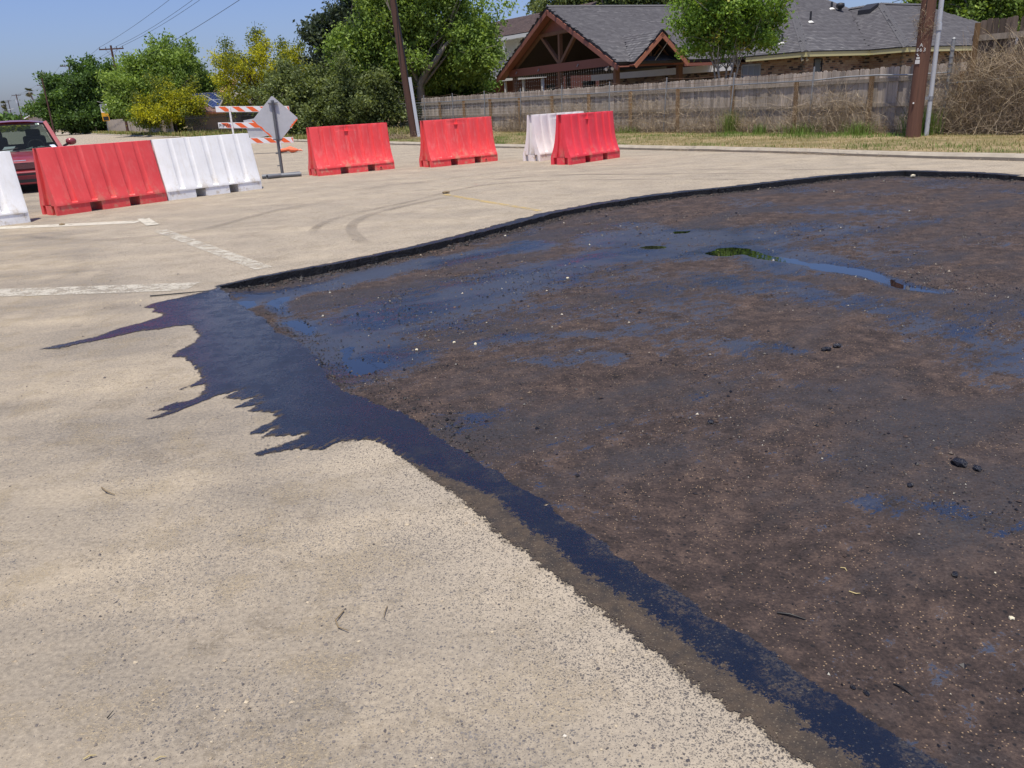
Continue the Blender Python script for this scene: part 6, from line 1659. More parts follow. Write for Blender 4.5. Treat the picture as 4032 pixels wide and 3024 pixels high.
tree("large_tree", "light grey-green tree showing over the pavilion ridge", (8.21, 62), [(-4.42, 0, 7.58, 1.07, 0.8), (-2.44, 0, 7.81, 1.61, 1.07), (0.06, 0, 7.86, 1.96, 1.07), (2.74, 0, 7.73, 1.97, 1.07), (5.07, 0, 7.62, 1.43, 1.07), (-0.82, 0, 9.03, 2.66, 1.06), (2.91, 0, 9.01, 2.31, 1.06), (0.5, 0, 6.6, 3.2, 0.9)],
     L_oliv, M_bark, 26, 70, 0.34, 0.13, 19, (0.3, 4.0), 20, twigs=40)
tree("crape_myrtle", "bright green round-crowned tree with several pale stems in front of the grey roof", (7.95, 29.6), [(-0.03, 0, 3.27, 0.95, 0.61), (-0.72, 0, 3.31, 0.78, 0.69), (0.84, 0, 3.31, 0.78, 0.69), (-1.16, 0, 3.57, 0.52, 0.6), (1.45, 0, 3.28, 0.40, 0.40), (0.03, 0, 3.98, 1.2, 0.6), (-0.68, 0.3, 4.44, 0.9, 0.69), (0.7, -0.3, 4.3, 0.85, 0.68), (-0.01, 0, 4.99, 1.1, 0.68), (-0.09, 0, 2.75, 0.5, 0.28), (0.45, 0, 2.80, 0.6, 0.28), (1.69, 0, 3.59, 0.16, 0.3), (0.05, 0, 5.66, 0.76, 0.59), (1.5, 0, 2.85, 0.22, 0.2)],
     L_fresh, M_bark_l, 60, 75, 0.17, 0.066, 20, (0.040, 2.0), 30, stems=5, aspect=1.7, twigs=40)
tree("large_tree", "green tree rising behind the taller dark fence at the right edge", (26.68, 46), [(-4.0, 0, 5.41, 1.07, 0.67), (-2.64, 0, 5.22, 1.2, 0.8), (-1.12, 0, 4.91, 1.34, 0.94), (0.36, 0, 4.83, 1.34, 1.07), (1.96, 0, 4.88, 1.61, 1.07), (-1.95, 0, 6.03, 1.99, 0.8), (0.71, 0, 6.02, 1.99, 0.8), (-0.5, 0, 3.6, 2.8, 1.1)],
     L_mesq, M_bark, 36, 75, 0.28, 0.105, 21, (0.28, 2.6), 18)

# palms
def palm(label, x, y, h, r, seed, lean=0.0, skirt=True):
    rr = np.random.default_rng(seed)
    t = thing("fan_palm", label, "palm tree", (x, y, 0), 0, "fan palms far down the street")
    MB().tube([(0, 0, -0.2), (lean * 0.4, 0, h * 0.5), (lean, 0, h)], [r * 0.22, r * 0.15, r * 0.15], 7).build("trunk", M_bark_l, t)
    V, F, T = [], [], []
    for k in range(34):
        az = rr.uniform(0, 2 * math.pi); el = rr.uniform(-1.2, 1.3)
        d = np.array([math.cos(az) * math.cos(el), math.sin(az) * math.cos(el), math.sin(el)])
        L = r * rr.uniform(0.75, 1.05); c = np.array([lean, 0, h]) + d * L * 0.45
        sd = np.cross(d, [0, 0, 1.0]); sd /= np.linalg.norm(sd) + 1e-6; u = np.cross(sd, d)
        for j in range(7):
            a = -1.0 + j * 0.33; e = d * math.cos(a) + sd * math.sin(a); e = e - np.array([0, 0, 0.25 * (1 - d[2])])
            p = c + e * L * 0.6; w = np.cross(e, u); w = w / (np.linalg.norm(w) + 1e-6) * r * 0.055
            b = len(V); V += [c - w * .4, c + w * .4, (c + p) / 2 + w, p, (c + p) / 2 - w]; F.append((b, b + 1, b + 2, b + 4)); T.append(np.clip(0.55 - 0.35 * el + rr.normal(0, .12), 0, 1))
            F.append((b + 2, b + 3, b + 4, b + 4)); T.append(T[-1])
    q = [f for f in F if len(set(f)) == 4] + [(f[0], f[1], f[2], f[0]) for f in []]
    tri = np.array([(f[0], f[1], f[2]) for f in F] + [(f[0], f[2], f[3]) for f in F if len(set(f)) == 4])
    me = np_mesh("fronds", np.array(V), tri); attr(me, "tint", np.array(T + [t_ for f, t_ in zip(F, T) if len(set(f)) == 4]), 'FACE')
    link_mesh("fronds", me, L_palm, t)
palm("tallest fan palm with a ragged head, leaning behind the truck roof", -79.5, 150, 6.9, 0.98, 1, lean=-2.0)
palm("short fan palm just right of the tallest palm's trunk, left of the beige gable", -131.1, 240, 6.4, 1.25, 2)
palm("fan palm directly above the beige house's ridge", -134.5, 250, 7.0, 1.3, 3)
palm("small fan palm right of the one above the beige ridge", -138.4, 260, 7.1, 1.1, 4)
palm("fan palm closest to the thin dark pole", -135.0, 255, 6.4, 1.2, 5)
palm("ragged fan palm beside the farthest crossarm pole at the left edge", -172.7, 300, 8.9, 1.4, 6)
palm("low dark fan palm under the ragged one at the left edge", -167.0, 290, 6.7, 1.2, 7)

# far-off wood closing the view
rr = np.random.default_rng(50)
def wood(name, segs, mat, zmax, step, size, seed):
    rr = np.random.default_rng(seed); C = []
    for (x0, y0), (x1, y1), h in segs:
        n = int(math.hypot(x1 - x0, y1 - y0) / step)
        for k in range(n):
            u = rr.random(); hh = h * (0.55 + 0.6 * vnoise(np.array([u * 9.0]), np.array([seed * 1.7]), 1.0, seed)[0])
            C.append((x0 + (x1 - x0) * u + rr.normal(0, 2), y0 + (y1 - y0) * u + rr.normal(0, 2), rr.uniform(0.1, 1) ** 0.7 * hh))
    C = np.array(C)
    me = leaves_mesh(name, C, 26, size * 1.6, size, rr, rr.normal(0.4, 0.2, len(C)))
    o = link_mesh(name, me, mat); tag(o, kind='stuff')
    return o
o = wood("far_wood", [((-205, 250), (-128, 262), 3.6), ((-128, 262), (-60, 270), 4.5), ((-260, 330), (-120, 330), 5.0)], L_dark, 5, 0.32, 0.75, 60); tag(o, "hazy dark wood closing the street behind the palms", "wood")
o = wood("yellow_scrub", [((-150, 215), (-118, 222), 1.9)], L_yell, 3, 0.25, 0.4, 61); tag(o, "yellow-green scrub below the far wood at the left edge", "scrub")
o = wood("backyard_trees", [((-62, 150), (-10, 110), 4.2), ((-10, 100), (60, 90), 5.0), ((60, 80), (110, 60), 6)], L_mesq, 6, 0.3, 0.45, 62); tag(o, "row of distant trees behind the houses", "wood")

# grass and weeds on the verge
M_grass = leaf_mat("grass_blade", [(0, (0.408, 0.324, 0.157)), (0.4, (0.312, 0.264, 0.108)), (0.62, (0.180, 0.204, 0.059)), (1, (0.120, 0.210, 0.038))], 0.25, 0.7)
M_straw = leaf_mat("dry_straw", [(0, (0.13, 0.095, 0.068)), (0.45, (0.33, 0.255, 0.17)), (1, (0.60, 0.49, 0.34))], 0.12, 0.8)
def blades(name, X, Y, Zb, H, W, T, mat, seed, lean=0.5):
    rr = np.random.default_rng(seed); n = len(X)
    az = rr.uniform(0, 2 * np.pi, n); ln = rr.normal(0, lean, n) * H
    b = np.stack([X, Y, Zb], 1); w = np.stack([np.cos(az), np.sin(az), np.zeros(n)], 1) * (W / 2)[:, None]
    d = np.stack([-np.sin(az), np.cos(az), np.zeros(n)], 1) * ln[:, None]
    m = b + np.stack([np.zeros(n), np.zeros(n), H * 0.6], 1) + d * 0.35; t = b + np.stack([np.zeros(n), np.zeros(n), H], 1) + d
    V = np.stack([b - w, b + w, m + w * 0.7, t, m - w * 0.7], 1).reshape(-1, 3); i = np.arange(n) * 5
    F = np.concatenate([np.stack([i, i + 1, i + 2], 1), np.stack([i, i + 2, i + 4], 1), np.stack([i + 4, i + 2, i + 3], 1)])
    me = np_mesh(name, V, F); attr(me, "tint", np.tile(np.clip(T, 0, 1), 3), 'FACE')
    return me
rr = np.random.default_rng(70)
n = 75000
S = rr.uniform(-6.5, 34, n) ; D = rr.uniform(-6.6, 0.6, n)
X = C0.x + FD.x * S + FN.x * D; Y = C0.y + FD.y * S + FN.y * D
kd = line_dist(X, Y, CURB)
ins = poly_sd(X, Y, road_outer) < 0
keepg = ins & (kd > 0.17)
X, Y, S, D, kd = X[keepg], Y[keepg], S[keepg], D[keepg], kd[keepg]
green = fbm(X, Y, 0.45, 4, 80) + 0.35 * np.exp(-((D + 1.0) / 0.9) ** 2) * (S < 7.5) * (S > 1.0) + 0.10 * (kd < 0.8)
dn = fbm(X, Y, 1.4, 3, 81)
keepg = rr.random(len(X)) < np.clip(dn * 1.5 - 0.05 + (green > 0.75) * 0.4, 0.12, 1)
X, Y, green, S, D = X[keepg], Y[keepg], green[keepg], S[keepg], D[keepg]
H_ = rr.uniform(0.025, 0.075, len(X)) * (1 + 1.0 * np.clip(green - 0.62, 0, 0.4) * 4)
me = blades("grass", X, Y, verge_z(X, Y) - 0.005, H_, rr.uniform(0.006, 0.013, len(X)), (green - 0.5) * 2.1 + 0.42 + rr.normal(0, 0.17, len(X)), M_grass, 71, 0.8)
tag(link_mesh("grass", me, M_grass), "short dry grass with green patches between kerb and chain-link fence", "grass", kind='stuff')
# far verge grass along the street
n = 26000; S = 26 + rr.random(n) ** 1.6 * 110; D = rr.uniform(-7.5, 0.5, n)
X = C0.x + FD.x * S + FN.x * D; Y = C0.y + FD.y * S + FN.y * D
keepg = (poly_sd(X, Y, road_outer) < 0)
X, Y, S = X[keepg], Y[keepg], S[keepg]
me = blades("grass", X, Y, np.full(len(X), 0.07), rr.uniform(0.1, 0.32, len(X)) * (0.6 + fbm(X, Y, 0.3, 3, 83)), 0.02 + S * 0.0007, 0.55 + rr.normal(0, 0.22, len(X)), M_grass, 72, 0.5)
tag(link_mesh("grass", me, M_grass), "rough green and straw grass along the far kerb under the street trees", "grass", kind='stuff')

# dry vines tangled through the chain-link
def ribbons(name, P0, dirs, L, seg, wig, width, T, seed, sagz=0.0):
    """tangle of thin stems: random walks as narrow two-sided ribbons"""
    rr = np.random.default_rng(seed); n = len(P0); p = P0.copy(); d = dirs / np.linalg.norm(dirs, axis=1)[:, None]
    pts = [p.copy()]; stp = (L / seg)[:, None]
    for k in range(seg):
        d = d + rr.normal(0, wig, (n, 3)); d[:, 2] -= sagz; d /= np.linalg.norm(d, axis=1)[:, None]
        p = p + d * stp; p[:, 2] = np.maximum(p[:, 2], 0.07); pts.append(p.copy())
    pts = np.stack(pts, 1)
    v = rr.normal(0, 1, (n, 3)); tan = pts[:, -1] - pts[:, 0]; s = np.cross(v, tan); s /= np.linalg.norm(s, axis=1)[:, None] + 1e-9
    wd = (width / 2)[:, None, None] * s[:, None, :] * np.linspace(1, 0.4, seg + 1)[None, :, None]
    V = np.stack([pts - wd, pts + wd], 2).reshape(-1, 3)
    i = (np.arange(n) * (seg + 1) * 2)[:, None] + (np.arange(seg) * 2)[None]
    F = np.stack([i, i + 1, i + 3, i + 2], 2).reshape(-1, 4)
    me = np_mesh(name, V, F); attr(me, "tint", np.repeat(np.clip(T, 0, 1), seg), 'FACE')
    return me
def fence_pt(s, d, z): return np.stack([C0.x + FD.x * s + FN.x * d, C0.y + FD.y * s + FN.y * d, z], 1)
def vine_cloud(spec, seed):
    rr = np.random.default_rng(seed); Pp, Dd, Ll, Ww, Tt = [], [], [], [], []
    for s0, sw, z0, z1, n, t0, lmax in spec:
        s = rr.normal(s0, sw, n); d = rr.normal(-0.06, 0.09, n); z = z0 + (z1 - z0) * rr.random(n) ** 1.3 * np.exp(-0.5 * ((s - s0) / (sw * 1.6)) ** 2)
        Pp.append(fence_pt(s, d, z))
        v = rr.normal(0, 1, (n, 3)); v[:, 2] = v[:, 2] * 1.3 + 0.3; v -= np.array([[FN.x, FN.y, 0]]) * (v[:, :1] * FN.x + v[:, 1:2] * FN.y) * 0.7; Dd.append(v)
        Ll.append(rr.uniform(0.2, lmax, n)); Ww.append(rr.choice([0.004, 0.006, 0.009, 0.014], n, p=[0.42, 0.37, 0.17, 0.04])); Tt.append(rr.normal(t0, 0.30, n))
    return ribbons("stems", np.concatenate(Pp), np.concatenate(Dd), np.concatenate(Ll) * 1.25, 5, 0.20, np.concatenate(Ww), np.concatenate(Tt), seed + 1, 0.05)
CL = [("dry_vine", "tall dry brown vine heaped on the chain-link left of the thick brown pole", [(4.4, 0.75, 0.05, 1.24, 1500, 0.37, 0.6), (3.7, 0.5, 0.05, 1.10, 750, 0.52, 0.6), (5.3, 0.5, 0.05, 0.92, 450, 0.32, 0.6)]),
      ("dry_vine", "low dark vine clump on the chain-link near the green tuft", [(8.3, 0.6, 0.05, 0.78, 750, 0.30, 0.5), (7.5, 0.4, 0.05, 1.10, 250, 0.57, 0.6)]),
      ("dry_vine", "long sparse dry vines over the middle of the chain-link fence", [(10.0, 1.2, 0.05, 1.01, 750, 0.42, 0.7), (12.3, 0.7, 0.05, 1.33, 800, 0.39, 0.6), (11.2, 0.8, 0.6, 1.43, 250, 0.57, 0.7), (6.5, 0.8, 0.05, 1.29, 350, 0.52, 0.7)]),
      ("dry_vine", "dry vine clump on the fence just right of the lone faded red barrier", [(19.6, 0.55, 0.05, 1.06, 650, 0.30, 0.6), (20.6, 0.5, 0.05, 0.74, 250, 0.37, 0.5)]),
      ("dry_vine", "dry vines on the fence above the crimson barrier", [(15.6, 0.9, 0.1, 1.33, 850, 0.39, 0.6), (17.4, 0.8, 0.1, 1.20, 450, 0.37, 0.6)]),
      ("dry_vine", "huge tangle of dry straw-coloured vines covering the fence at the right edge", [(-0.4, 1.0, 0.05, 1.89, 4030, 0.42, 0.8), (-2.2, 1.1, 0.05, 1.80, 2790, 0.42, 0.8), (0.8, 0.5, 0.05, 1.85, 1612, 0.39, 0.7), (-1.2, 0.9, 1.0, 1.98, 1054, 0.69, 0.9), (-3.8, 0.9, 0.05, 1.76, 1550, 0.42, 0.8)]),
      ("dry_vine", "thin fringe of dead stems along the foot of the whole chain-link fence", [(s_, 1.1, 0.03, 0.42, 520, 0.45, 0.35) for s_ in range(2, 27, 2)])]
for i, (nm, lb_, spec) in enumerate(CL):
    me = vine_cloud(spec, 90 + i * 3); o = link_mesh(nm, me, M_straw); tag(o, lb_, "vine", "dead vines on the chain-link fence"); o['kind'] = 'stuff'
# dry creeper on the thick pole
n = 420; z = rr.normal(2.42, 0.13, n); a_ = rr.uniform(0, 2 * np.pi, n)
up_ = rr.random(n) < 0.25; z = np.where(up_, rr.uniform(2.4, 3.6, n), z)
P0 = np.stack([9.885 + 0.175 * np.cos(a_), 19.82 + 0.175 * np.sin(a_), z + 0.09], 1)
P0[up_, 0] = 9.885 - 0.20 + rr.normal(0, 0.06, up_.sum()); P0[up_, 1] = 19.75 + rr.normal(0, 0.06, up_.sum())
me = ribbons("creeper", P0, rr.normal(0, 1, (n, 3)), rr.uniform(0.06, 0.28, n), 4, 0.4, np.full(n, 0.007), rr.normal(0.32, 0.2, n), 120)
o = link_mesh("dry_creeper", me, M_straw); tag(o, "wisps of dead creeper clinging round the thick brown pole", "creeper"); o['kind'] = 'stuff'

# green tufts and scrub one can point at
def tuft(label, s, d, n, h, spread, t, seed, name="grass_tuft", cat="grass tuft"):
    rr = np.random.default_rng(seed)
    X = rr.normal(0, spread, n); Y = rr.normal(0, spread, n)
    me = blades("blades", X, Y, np.zeros(n), rr.uniform(0.4, 1.0, n) * h, rr.uniform(0.008, 0.016, n), rr.normal(t, 0.15, n), M_grass, seed + 1, 0.45)
    p = fence_pt(np.array([s]), np.array([d]), np.array([0.09]))[0]
    tt = thing(name, label, cat, tuple(p), 0, "green tufts along the fence"); link_mesh("blades", me, M_grass, tt)
tuft("lush green tuft at the foot of the grey conduit", 1.45, -0.30, 420, 0.75, 0.22, 0.95, 130)
tuft("green and straw tuft at the fence, tallest one left of the brown vine heap", 7.7, -0.25, 300, 0.80, 0.13, 0.75, 131)
tuft("small green tuft right of the tall straw-topped one", 6.5, -0.28, 160, 0.35, 0.12, 0.9, 132)
tuft("green tuft just left of the thick brown pole", 3.1, -0.5, 220, 0.42, 0.2, 0.95, 133)
tuft("green tuft in front of the brown vine heap", 4.9, -0.45, 240, 0.40, 0.3, 0.9, 134)
tuft("faint green tuft by the crimson barrier's right end", 12.4, -0.3, 160, 0.3, 0.25, 0.75, 135)
# dry litter washed along the gutter of the kerb
rr = np.random.default_rng(138); n = 2600
cp = np.array(CURB[:12], float); sl_ = np.linalg.norm(cp[1:] - cp[:-1], axis=1); cs_ = np.concatenate([[0], np.cumsum(sl_)])
u_ = rr.random(n) * cs_[-1]; k_ = np.clip(np.searchsorted(cs_, u_) - 1, 0, len(sl_) - 1)
pk = cp[k_] + (cp[k_ + 1] - cp[k_]) * ((u_ - cs_[k_]) / sl_[k_])[:, None]; dk = (cp[k_ + 1] - cp[k_]) / sl_[k_][:, None]
of_ = np.where(rr.random(n) < 0.6, -np.abs(rr.normal(0, 0.14, n)), rr.uniform(0.0, 0.35, n)); keepk = rr.random(n) < np.clip((fbm(u_, u_ * 0, 0.5, 3, 139) - 0.3) * 2.2, 0.1, 1)
pk = pk + np.stack([dk[:, 1], -dk[:, 0]], 1) * of_[:, None]; pk, of_ = pk[keepk], of_[keepk]
P0 = np.stack([pk[:, 0], pk[:, 1], np.where(of_ > -0.02, 0.112, 0.012)], 1)
dd = rr.normal(0, 1, (len(P0), 3)); dd[:, 2] *= 0.15
me = ribbons("gutter_litter", P0, dd, rr.uniform(0.05, 0.22, len(P0)), 3, 0.15, np.full(len(P0), 0.008), rr.normal(0.5, 0.25, len(P0)), 145)
me.vertices.foreach_get('co', (co_ := np.empty(len(me.vertices) * 3, dtype=np.float32))); co_ = co_.reshape(-1, 3); base_z = np.repeat(P0[:, 2], 8); co_[:, 2] = base_z + np.abs(co_[:, 2] - base_z) * 0.4; me.vertices.foreach_set('co', co_.ravel())
o = link_mesh("gutter_litter", me, M_straw); tag(o, "dry grass litter lying along the gutter and over the kerb", "litter", kind='stuff')
# clippings heap at the leaning pole
rr = np.random.default_rng(140); n = 900
P0 = np.stack([rr.normal(0, 0.45, n), rr.normal(0, 0.25, n), np.abs(rr.normal(0, 0.12, n))], 1)
me = ribbons("stems", P0 , rr.normal(0, 1, (n, 3)), rr.uniform(0.1, 0.4, n), 4, 0.3, np.full(n, 0.012), rr.normal(0.4, 0.25, n), 141)
hp = thing("clippings_heap", "low heap of dead clippings at the foot of the leaning pole", "heap", (-4.35, 35.2, 0.02)); link_mesh("stems", me, M_straw, hp)

# ------------------------------------------------------------------ small loose things
def stone_mesh(seed, flat=0.6):
    rr = np.random.default_rng(seed); bm = bmesh.new(); bmesh.ops.create_icosphere(bm, subdivisions=1, radius=1)
    for v in bm.verts: v.co = Vector((v.co.x * rr.uniform(0.8, 1.25), v.co.y * rr.uniform(0.75, 1.1), v.co.z * flat * rr.uniform(0.8, 1.15)))
    me = bpy.data.meshes.new("stone"); bm.to_mesh(me); bm.free(); return me
M_pale = plain("pale_stone", (0.62, 0.56, 0.40), 0.9, var=0.2, scale=30)
M_chunk = plain("tarred_stone", (0.010, 0.010, 0.014), 0.3, var=0.3, bump=0.5)
zf = lambda x, y: float(floor_z(np.array([x]), np.array([y]))[0])
for (x, y, r, lb_) in ((1.37, 1.88, 0.013, "largest cream pebble on the dark patch near its right lower edge"), (1.46, 2.11, 0.007, "small cream pebble above the largest one on the dark patch"), (1.60, 2.02, 0.009, "cream pebble at the right edge of the dark patch"),
                       (-0.36, 4.98, 0.018, "left cream pebble of the pair behind the tar pool"), (-0.22, 4.91, 0.020, "right cream pebble of the pair behind the tar pool"), (-0.59, 4.85, 0.018, "olive cream pebble just left of the pair behind the tar pool"),
                       (0.52, 6.71, 0.025, "lone cream pebble in the middle of the patch"), (6.55, 13.02, 0.07, "yellowish scrap lying in the far corner of the patch")):
    o = link_mesh("pebble", stone_mesh(int(x * 100 + 900), 0.7), M_pale); r *= 0.62; o.scale = (r, r, r); o.location = (x, y, zf(x, y) + r * 0.5); o.rotation_euler = (0, 0, x * 7); tag(o, lb_, "pebble", "pale pebbles on the dark patch")
for (x, y, r, lb_) in ((1.76, 2.86, 0.030, "biggest tarred lump at the right of the patch"), (1.80, 2.81, 0.018, "tarred lump touching the biggest one's right side"), (1.49, 2.71, 0.014, "tarred lump left below the biggest one"), (0.91, 3.42, 0.018, "tarred lump in the middle of the patch"),
                       (0.805, 1.605, 0.008, "left one of two tarred pebbles beside the tar strip"), (0.83, 1.585, 0.009, "right one of two tarred pebbles beside the tar strip"), (1.33, 2.10, 0.012, "tarred lump above the cream pebble near the lower right"),
                       (1.83, 4.41, 0.025, "front one of two tarred lumps below the long winding pool"), (1.91, 4.46, 0.024, "rear one of two tarred lumps below the long winding pool")):
    o = link_mesh("tar_lump", stone_mesh(int(x * 100 + 300), 0.55), M_chunk); o.scale = (r * 1.3, r, r); o.location = (x, y, zf(x, y) + r * 0.35); o.rotation_euler = (0, 0, y * 5); tag(o, lb_, "lump", "tarred lumps on the patch floor")
M_tarstick = plain("tarred_twig", (0.012, 0.011, 0.011), 0.5)
M_drystick = plain("dry_twig", (0.20, 0.15, 0.085), 0.9)
M_strawy = plain("yellow_straw", (0.42, 0.34, 0.16), 0.8)
def twig(pts, r, m, label, floor_=True, cat="twig", grp=None):
    z = [(zf(x, y) if floor_ else 0.004) + r for x, y in pts]
    o = MB((pts[0][0], pts[0][1], z[0])).tube([(x, y, zz + (0.004 if i % 2 else 0)) for i, ((x, y), zz) in enumerate(zip(pts, z))], [r] * (len(pts) - 1) + [r * 0.5], 5).build("twig", m)
    o.location = (pts[0][0], pts[0][1], z[0]); tag(o, label, cat, grp)
twig([(0.73, 1.945), (0.76, 1.928), (0.80, 1.91)], 0.0035, M_tarstick, "black tarred twig lying on the brown floor right of the strip", grp="twigs on the patch")
twig([(0.92, 1.63), (0.93, 1.61), (0.945, 1.585)], 0.0025, M_tarstick, "thin black twig at the lower right of the patch", grp="twigs on the patch")
twig([(0.985, 2.055), (1.0, 2.04), (1.015, 2.045)], 0.002, M_strawy, "yellow straw bent in a hook on the patch floor", grp="twigs on the patch")
twig([(1.01, 2.18), (1.02, 2.172), (1.022, 2.16)], 0.002, M_strawy, "short yellow straw above the hooked one on the patch", grp="twigs on the patch")
twig([(-0.531, 2.013), (-0.546, 1.964), (-0.532, 1.934), (-0.499, 1.911)], 0.0022, M_drystick, "curved dry twig on the pale road left of the tar strip", False, grp="twigs on the road")
twig([(-0.404, 2.025), (-0.406, 2.0), (-0.407, 1.969)], 0.0016, M_drystick, "short straight twig right of the curved one on the road", False, grp="twigs on the road")
twig([(-1.681, 2.944), (-1.642, 2.899), (-1.596, 2.871)], 0.0030, M_drystick, "dark curled twig on the road left of the tar splash", False, grp="twigs on the road")
twig([(-1.041, 1.482), (-1.03, 1.488), (-1.017, 1.493)], 0.002, M_strawy, "yellow straw near the lower left corner", False, grp="twigs on the road")
twig([(-0.870, 1.468), (-0.858, 1.474), (-0.846, 1.477)], 0.0016, M_strawy, "thin straw at the bottom edge right of the yellow one", False, grp="twigs on the road")
twig([(-1.047, 1.614), (-1.040, 1.635)], 0.0018, M_tarstick, "tiny dark twig above the yellow straw at lower left", False, grp="twigs on the road")
twig([(-2.98, 6.60), (-2.7, 6.63), (-2.52, 6.69)], 0.006, M_tarstick, "dark stick on the white line beside the patch corner", False, grp="twigs on the road")
for (x, y, r, lb_) in ((-6.45, 11.93, 0.035, "dark clod lying on the upper white line"), (-0.93, 13.55, 0.05, "dark clod on the tyre mark behind the yellow line")):
    o = link_mesh("clod", stone_mesh(int(r * 1000), 0.6), M_drystick); o.scale = (r * 1.4, r, r); o.location = (x, y, r * 0.4); tag(o, lb_, "clod")

# loose gravel: road grit and tarred grit
def gravel(name, X, Y, Zv, Rv, mat, T, seed):
    rr = np.random.default_rng(seed); n = len(X)
    base = np.array([[1, 0, 0], [-1, 0, 0], [0, 1, 0], [0, -1, 0], [0, 0, 0.75], [0, 0, -0.5]], float)
    bf = np.array([[0, 2, 4], [2, 1, 4], [1, 3, 4], [3, 0, 4]])
    a = rr.uniform(0, 2 * np.pi, n); c, s = np.cos(a), np.sin(a)
    sc = rr.uniform(0.7, 1.3, (n, 1, 3)) * np.asarray(Rv)[:, None, None]
    P = base[None] * sc + rr.normal(0, 0.12, (n, 6, 3)) * np.asarray(Rv)[:, None, None]
    P = np.stack([P[..., 0] * c[:, None] - P[..., 1] * s[:, None], P[..., 0] * s[:, None] + P[..., 1] * c[:, None], P[..., 2]], 2)
    P += np.stack([X, Y, Zv], 1)[:, None]
    F = (bf[None] + (np.arange(n) * 6)[:, None, None]).reshape(-1, 3)
    me = np_mesh(name, P.reshape(-1, 3), F, False); attr(me, "tint", np.repeat(np.clip(T, 0, 1), 4), 'FACE')
    return link_mesh(name, me, mat)
def grit_mat(name, ramp_, rough):
    t = NT(name); return t.done(t.bsdf(t.ramp(t.attr("tint"), ramp_), rough, 0, None, 0.4))
M_grit = grit_mat("road_grit", [(0, (0.06, 0.055, 0.06)), (0.35, (0.17, 0.15, 0.135)), (0.6, (0.36, 0.29, 0.20)), (0.9, (0.52, 0.44, 0.31)), (1, (0.66, 0.62, 0.54))], 0.85)
M_tgrit = grit_mat("tarred_grit", [(0, (0.008, 0.008, 0.010)), (0.55, (0.020, 0.016, 0.016)), (0.8, (0.075, 0.05, 0.036)), (0.97, (0.15, 0.10, 0.06)), (1, (0.5, 0.45, 0.35))], 0.38)
rr = np.random.default_rng(150)
n = 42000; Yg = 1.15 + rr.random(n) ** 1.9 * 8.0; Xg = rr.uniform(-1, 1, n) * (Yg * 0.75 + 0.3) - 0.2
ok = (poly_sd(Xg, Yg, PATCH) < -0.02) & (poly_sd(Xg, Yg, tar_poly) < -0.01)
dens_ = fbm(Xg, Yg, 1.6, 4, 151); ok &= rr.random(n) < np.clip((dens_ - 0.36) * 3.2, 0.05, 1)
Xg, Yg = Xg[ok], Yg[ok]; Rg = rr.uniform(0.0010, 0.0024, len(Xg)) * (1 + 2.2 * (rr.random(len(Xg)) > 0.972)) * (0.8 + 0.12 * Yg)
o = gravel("road_grit", Xg, Yg, np.full(len(Xg), 0.0005), Rg, M_grit, np.clip(rr.normal(0.52, 0.2, len(Xg)), 0, 0.86), 152); tag(o, "fine loose grit scattered over the dusty road", "grit", kind='stuff')
n = 120000; Yg = 1.2 + rr.random(n) ** 1.5 * 11.5; Xg = rr.uniform(-2.4, 9, n)
ok = (poly_sd(Xg, Yg, PATCH) > 0.0) & (np.abs(Xg) < Yg * 0.8 + 0.3)
lane_ = vnoise((Xg * 0.56 - Yg * 0.83) * 0.3, (Xg * 0.83 + Yg * 0.56) * 2.6, 1.0, 153)
dens_ = fbm(Xg, Yg, 1.2, 4, 154) * 0.55 + lane_ * 0.45 + 0.35 * np.exp(-(line_dist(Xg, Yg, RIM_NEAR) / 0.12) ** 2) * (Yg > 3)
ok &= rr.random(n) < np.clip((dens_ - 0.42) * 3.0, 0.02, 1)
for p in POOLS.values(): ok &= poly_sd(Xg, Yg, p) < 0.0
Xg, Yg = Xg[ok], Yg[ok]; Rg = rr.uniform(0.0014, 0.0036, len(Xg)) * (1 + 1.8 * (rr.random(len(Xg)) > 0.95)) * (0.8 + 0.10 * Yg)
o = gravel("tarred_grit", Xg, Yg, floor_z(Xg, Yg) + Rg * 0.3, Rg, M_tgrit, np.where(rr.random(len(Xg)) < 0.5, np.clip(rr.normal(0.80, 0.07, len(Xg)), 0, 0.93), rr.normal(0.35, 0.2, len(Xg))), 155); tag(o, "loose black and brown grit lying in lanes on the patch floor", "grit", kind='stuff')

n = 30000; Yg = 1.2 + rr.random(n) ** 1.3 * 6.0; Xg = rr.uniform(-1.0, 5.5, n)
lane2 = vnoise((Xg * 0.56 - Yg * 0.83) * 0.35, (Xg * 0.83 + Yg * 0.56) * 2.2, 1.0, 161) * 0.6 + fbm(Xg, Yg, 1.5, 3, 162) * 0.4
okk = (poly_sd(Xg, Yg, PATCH) > 0.05) & (rr.random(n) < np.clip((lane2 - 0.52) * 4.5, 0, 0.9))
for p in POOLS.values(): okk &= poly_sd(Xg, Yg, p) < 0.0
Xg, Yg = Xg[okk], Yg[okk]; Rg = rr.uniform(0.0026, 0.0060, len(Xg)) * (0.8 + 0.08 * Yg)
o = gravel("black_gravel", Xg, Yg, floor_z(Xg, Yg) + Rg * 0.25, Rg, M_tgrit, np.clip(rr.normal(0.45, 0.22, len(Xg)), 0, 0.86), 163); tag(o, "coarser black gravel strung out in scraped lanes on the patch floor", "gravel", kind='stuff')
n = 1500; Yg = 1.2 + rr.random(n) ** 1.6 * 3.2; Xg = rr.uniform(-1, 0.55, n) * (Yg * 0.75 + 0.2)
okk = (poly_sd(Xg, Yg, PATCH) < -0.03) & (poly_sd(Xg, Yg, tar_poly) < -0.02) & (rr.random(n) < np.clip((fbm(Xg, Yg, 2.2, 3, 158) - 0.40) * 4, 0.04, 1))
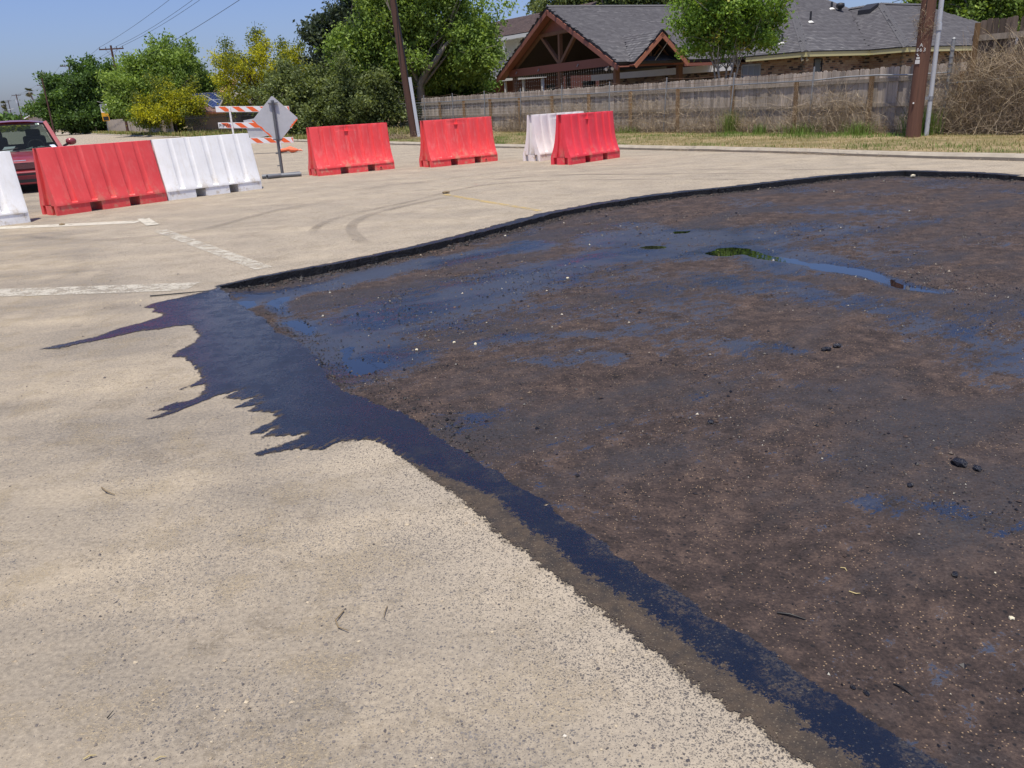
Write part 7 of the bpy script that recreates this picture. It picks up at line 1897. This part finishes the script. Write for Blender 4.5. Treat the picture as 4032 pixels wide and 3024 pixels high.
Xg, Yg = Xg[okk], Yg[okk]; Rg = rr.uniform(0.0022, 0.0048, len(Xg)) * (1 + 0.5 * (rr.random(len(Xg)) > 0.93))
o = gravel("road_pebbles", Xg, Yg, np.full(len(Xg), 0.001), Rg, M_grit, np.where(rr.random(len(Xg)) < 0.45, rr.normal(0.12, 0.1, len(Xg)), rr.normal(0.62, 0.14, len(Xg))), 159); tag(o, "small grey and tan pebbles loose on the near road", "pebbles", kind='stuff')
# tarred rubble along the cut edges
M_rubble = grit_mat("tarred_rubble", [(0, (0.006, 0.006, 0.007)), (0.7, (0.014, 0.012, 0.012)), (1, (0.075, 0.052, 0.040))], 0.6)
def along(pts, n, lo, hi, rr, side):
    P = np.array(pts, float); sl = np.linalg.norm(P[1:] - P[:-1], axis=1); cs = np.concatenate([[0], np.cumsum(sl)])
    u = rr.random(n) * cs[-1]; k = np.clip(np.searchsorted(cs, u) - 1, 0, len(sl) - 1); f = ((u - cs[k]) / sl[k])[:, None]
    q = P[k] + (P[k + 1] - P[k]) * f; d = (P[k + 1] - P[k]) / sl[k][:, None]
    o = (lo + (hi - lo) * rr.random(n) ** 1.7)[:, None]
    return q + np.stack([d[:, 1], -d[:, 0]], 1) * o * side
rr = np.random.default_rng(170)
q1 = along(RIM_FAR, 5200, 0.0, 0.16, rr, 1); q2 = along(RIM_NEAR[1:15], 2600, -0.05, 0.30, rr, -1)
Q_ = np.concatenate([q1, q2]); okq = poly_sd(Q_[:, 0], Q_[:, 1], PATCH) > 0.004; Q_ = Q_[okq]
Rg = rr.uniform(0.003, 0.0085, len(Q_)) * (1 + 1.5 * (rr.random(len(Q_)) > 0.96)) * np.where(Q_[:, 1] > 6.5, 1.2, 0.7)
o = gravel("tarred_rubble", Q_[:, 0], Q_[:, 1], floor_z(Q_[:, 0], Q_[:, 1]) + Rg * 0.35, Rg, M_rubble, rr.normal(0.4, 0.3, len(Q_)), 171); tag(o, "black tarred rubble crumbled along the cut edges of the patch", "rubble", kind='stuff')
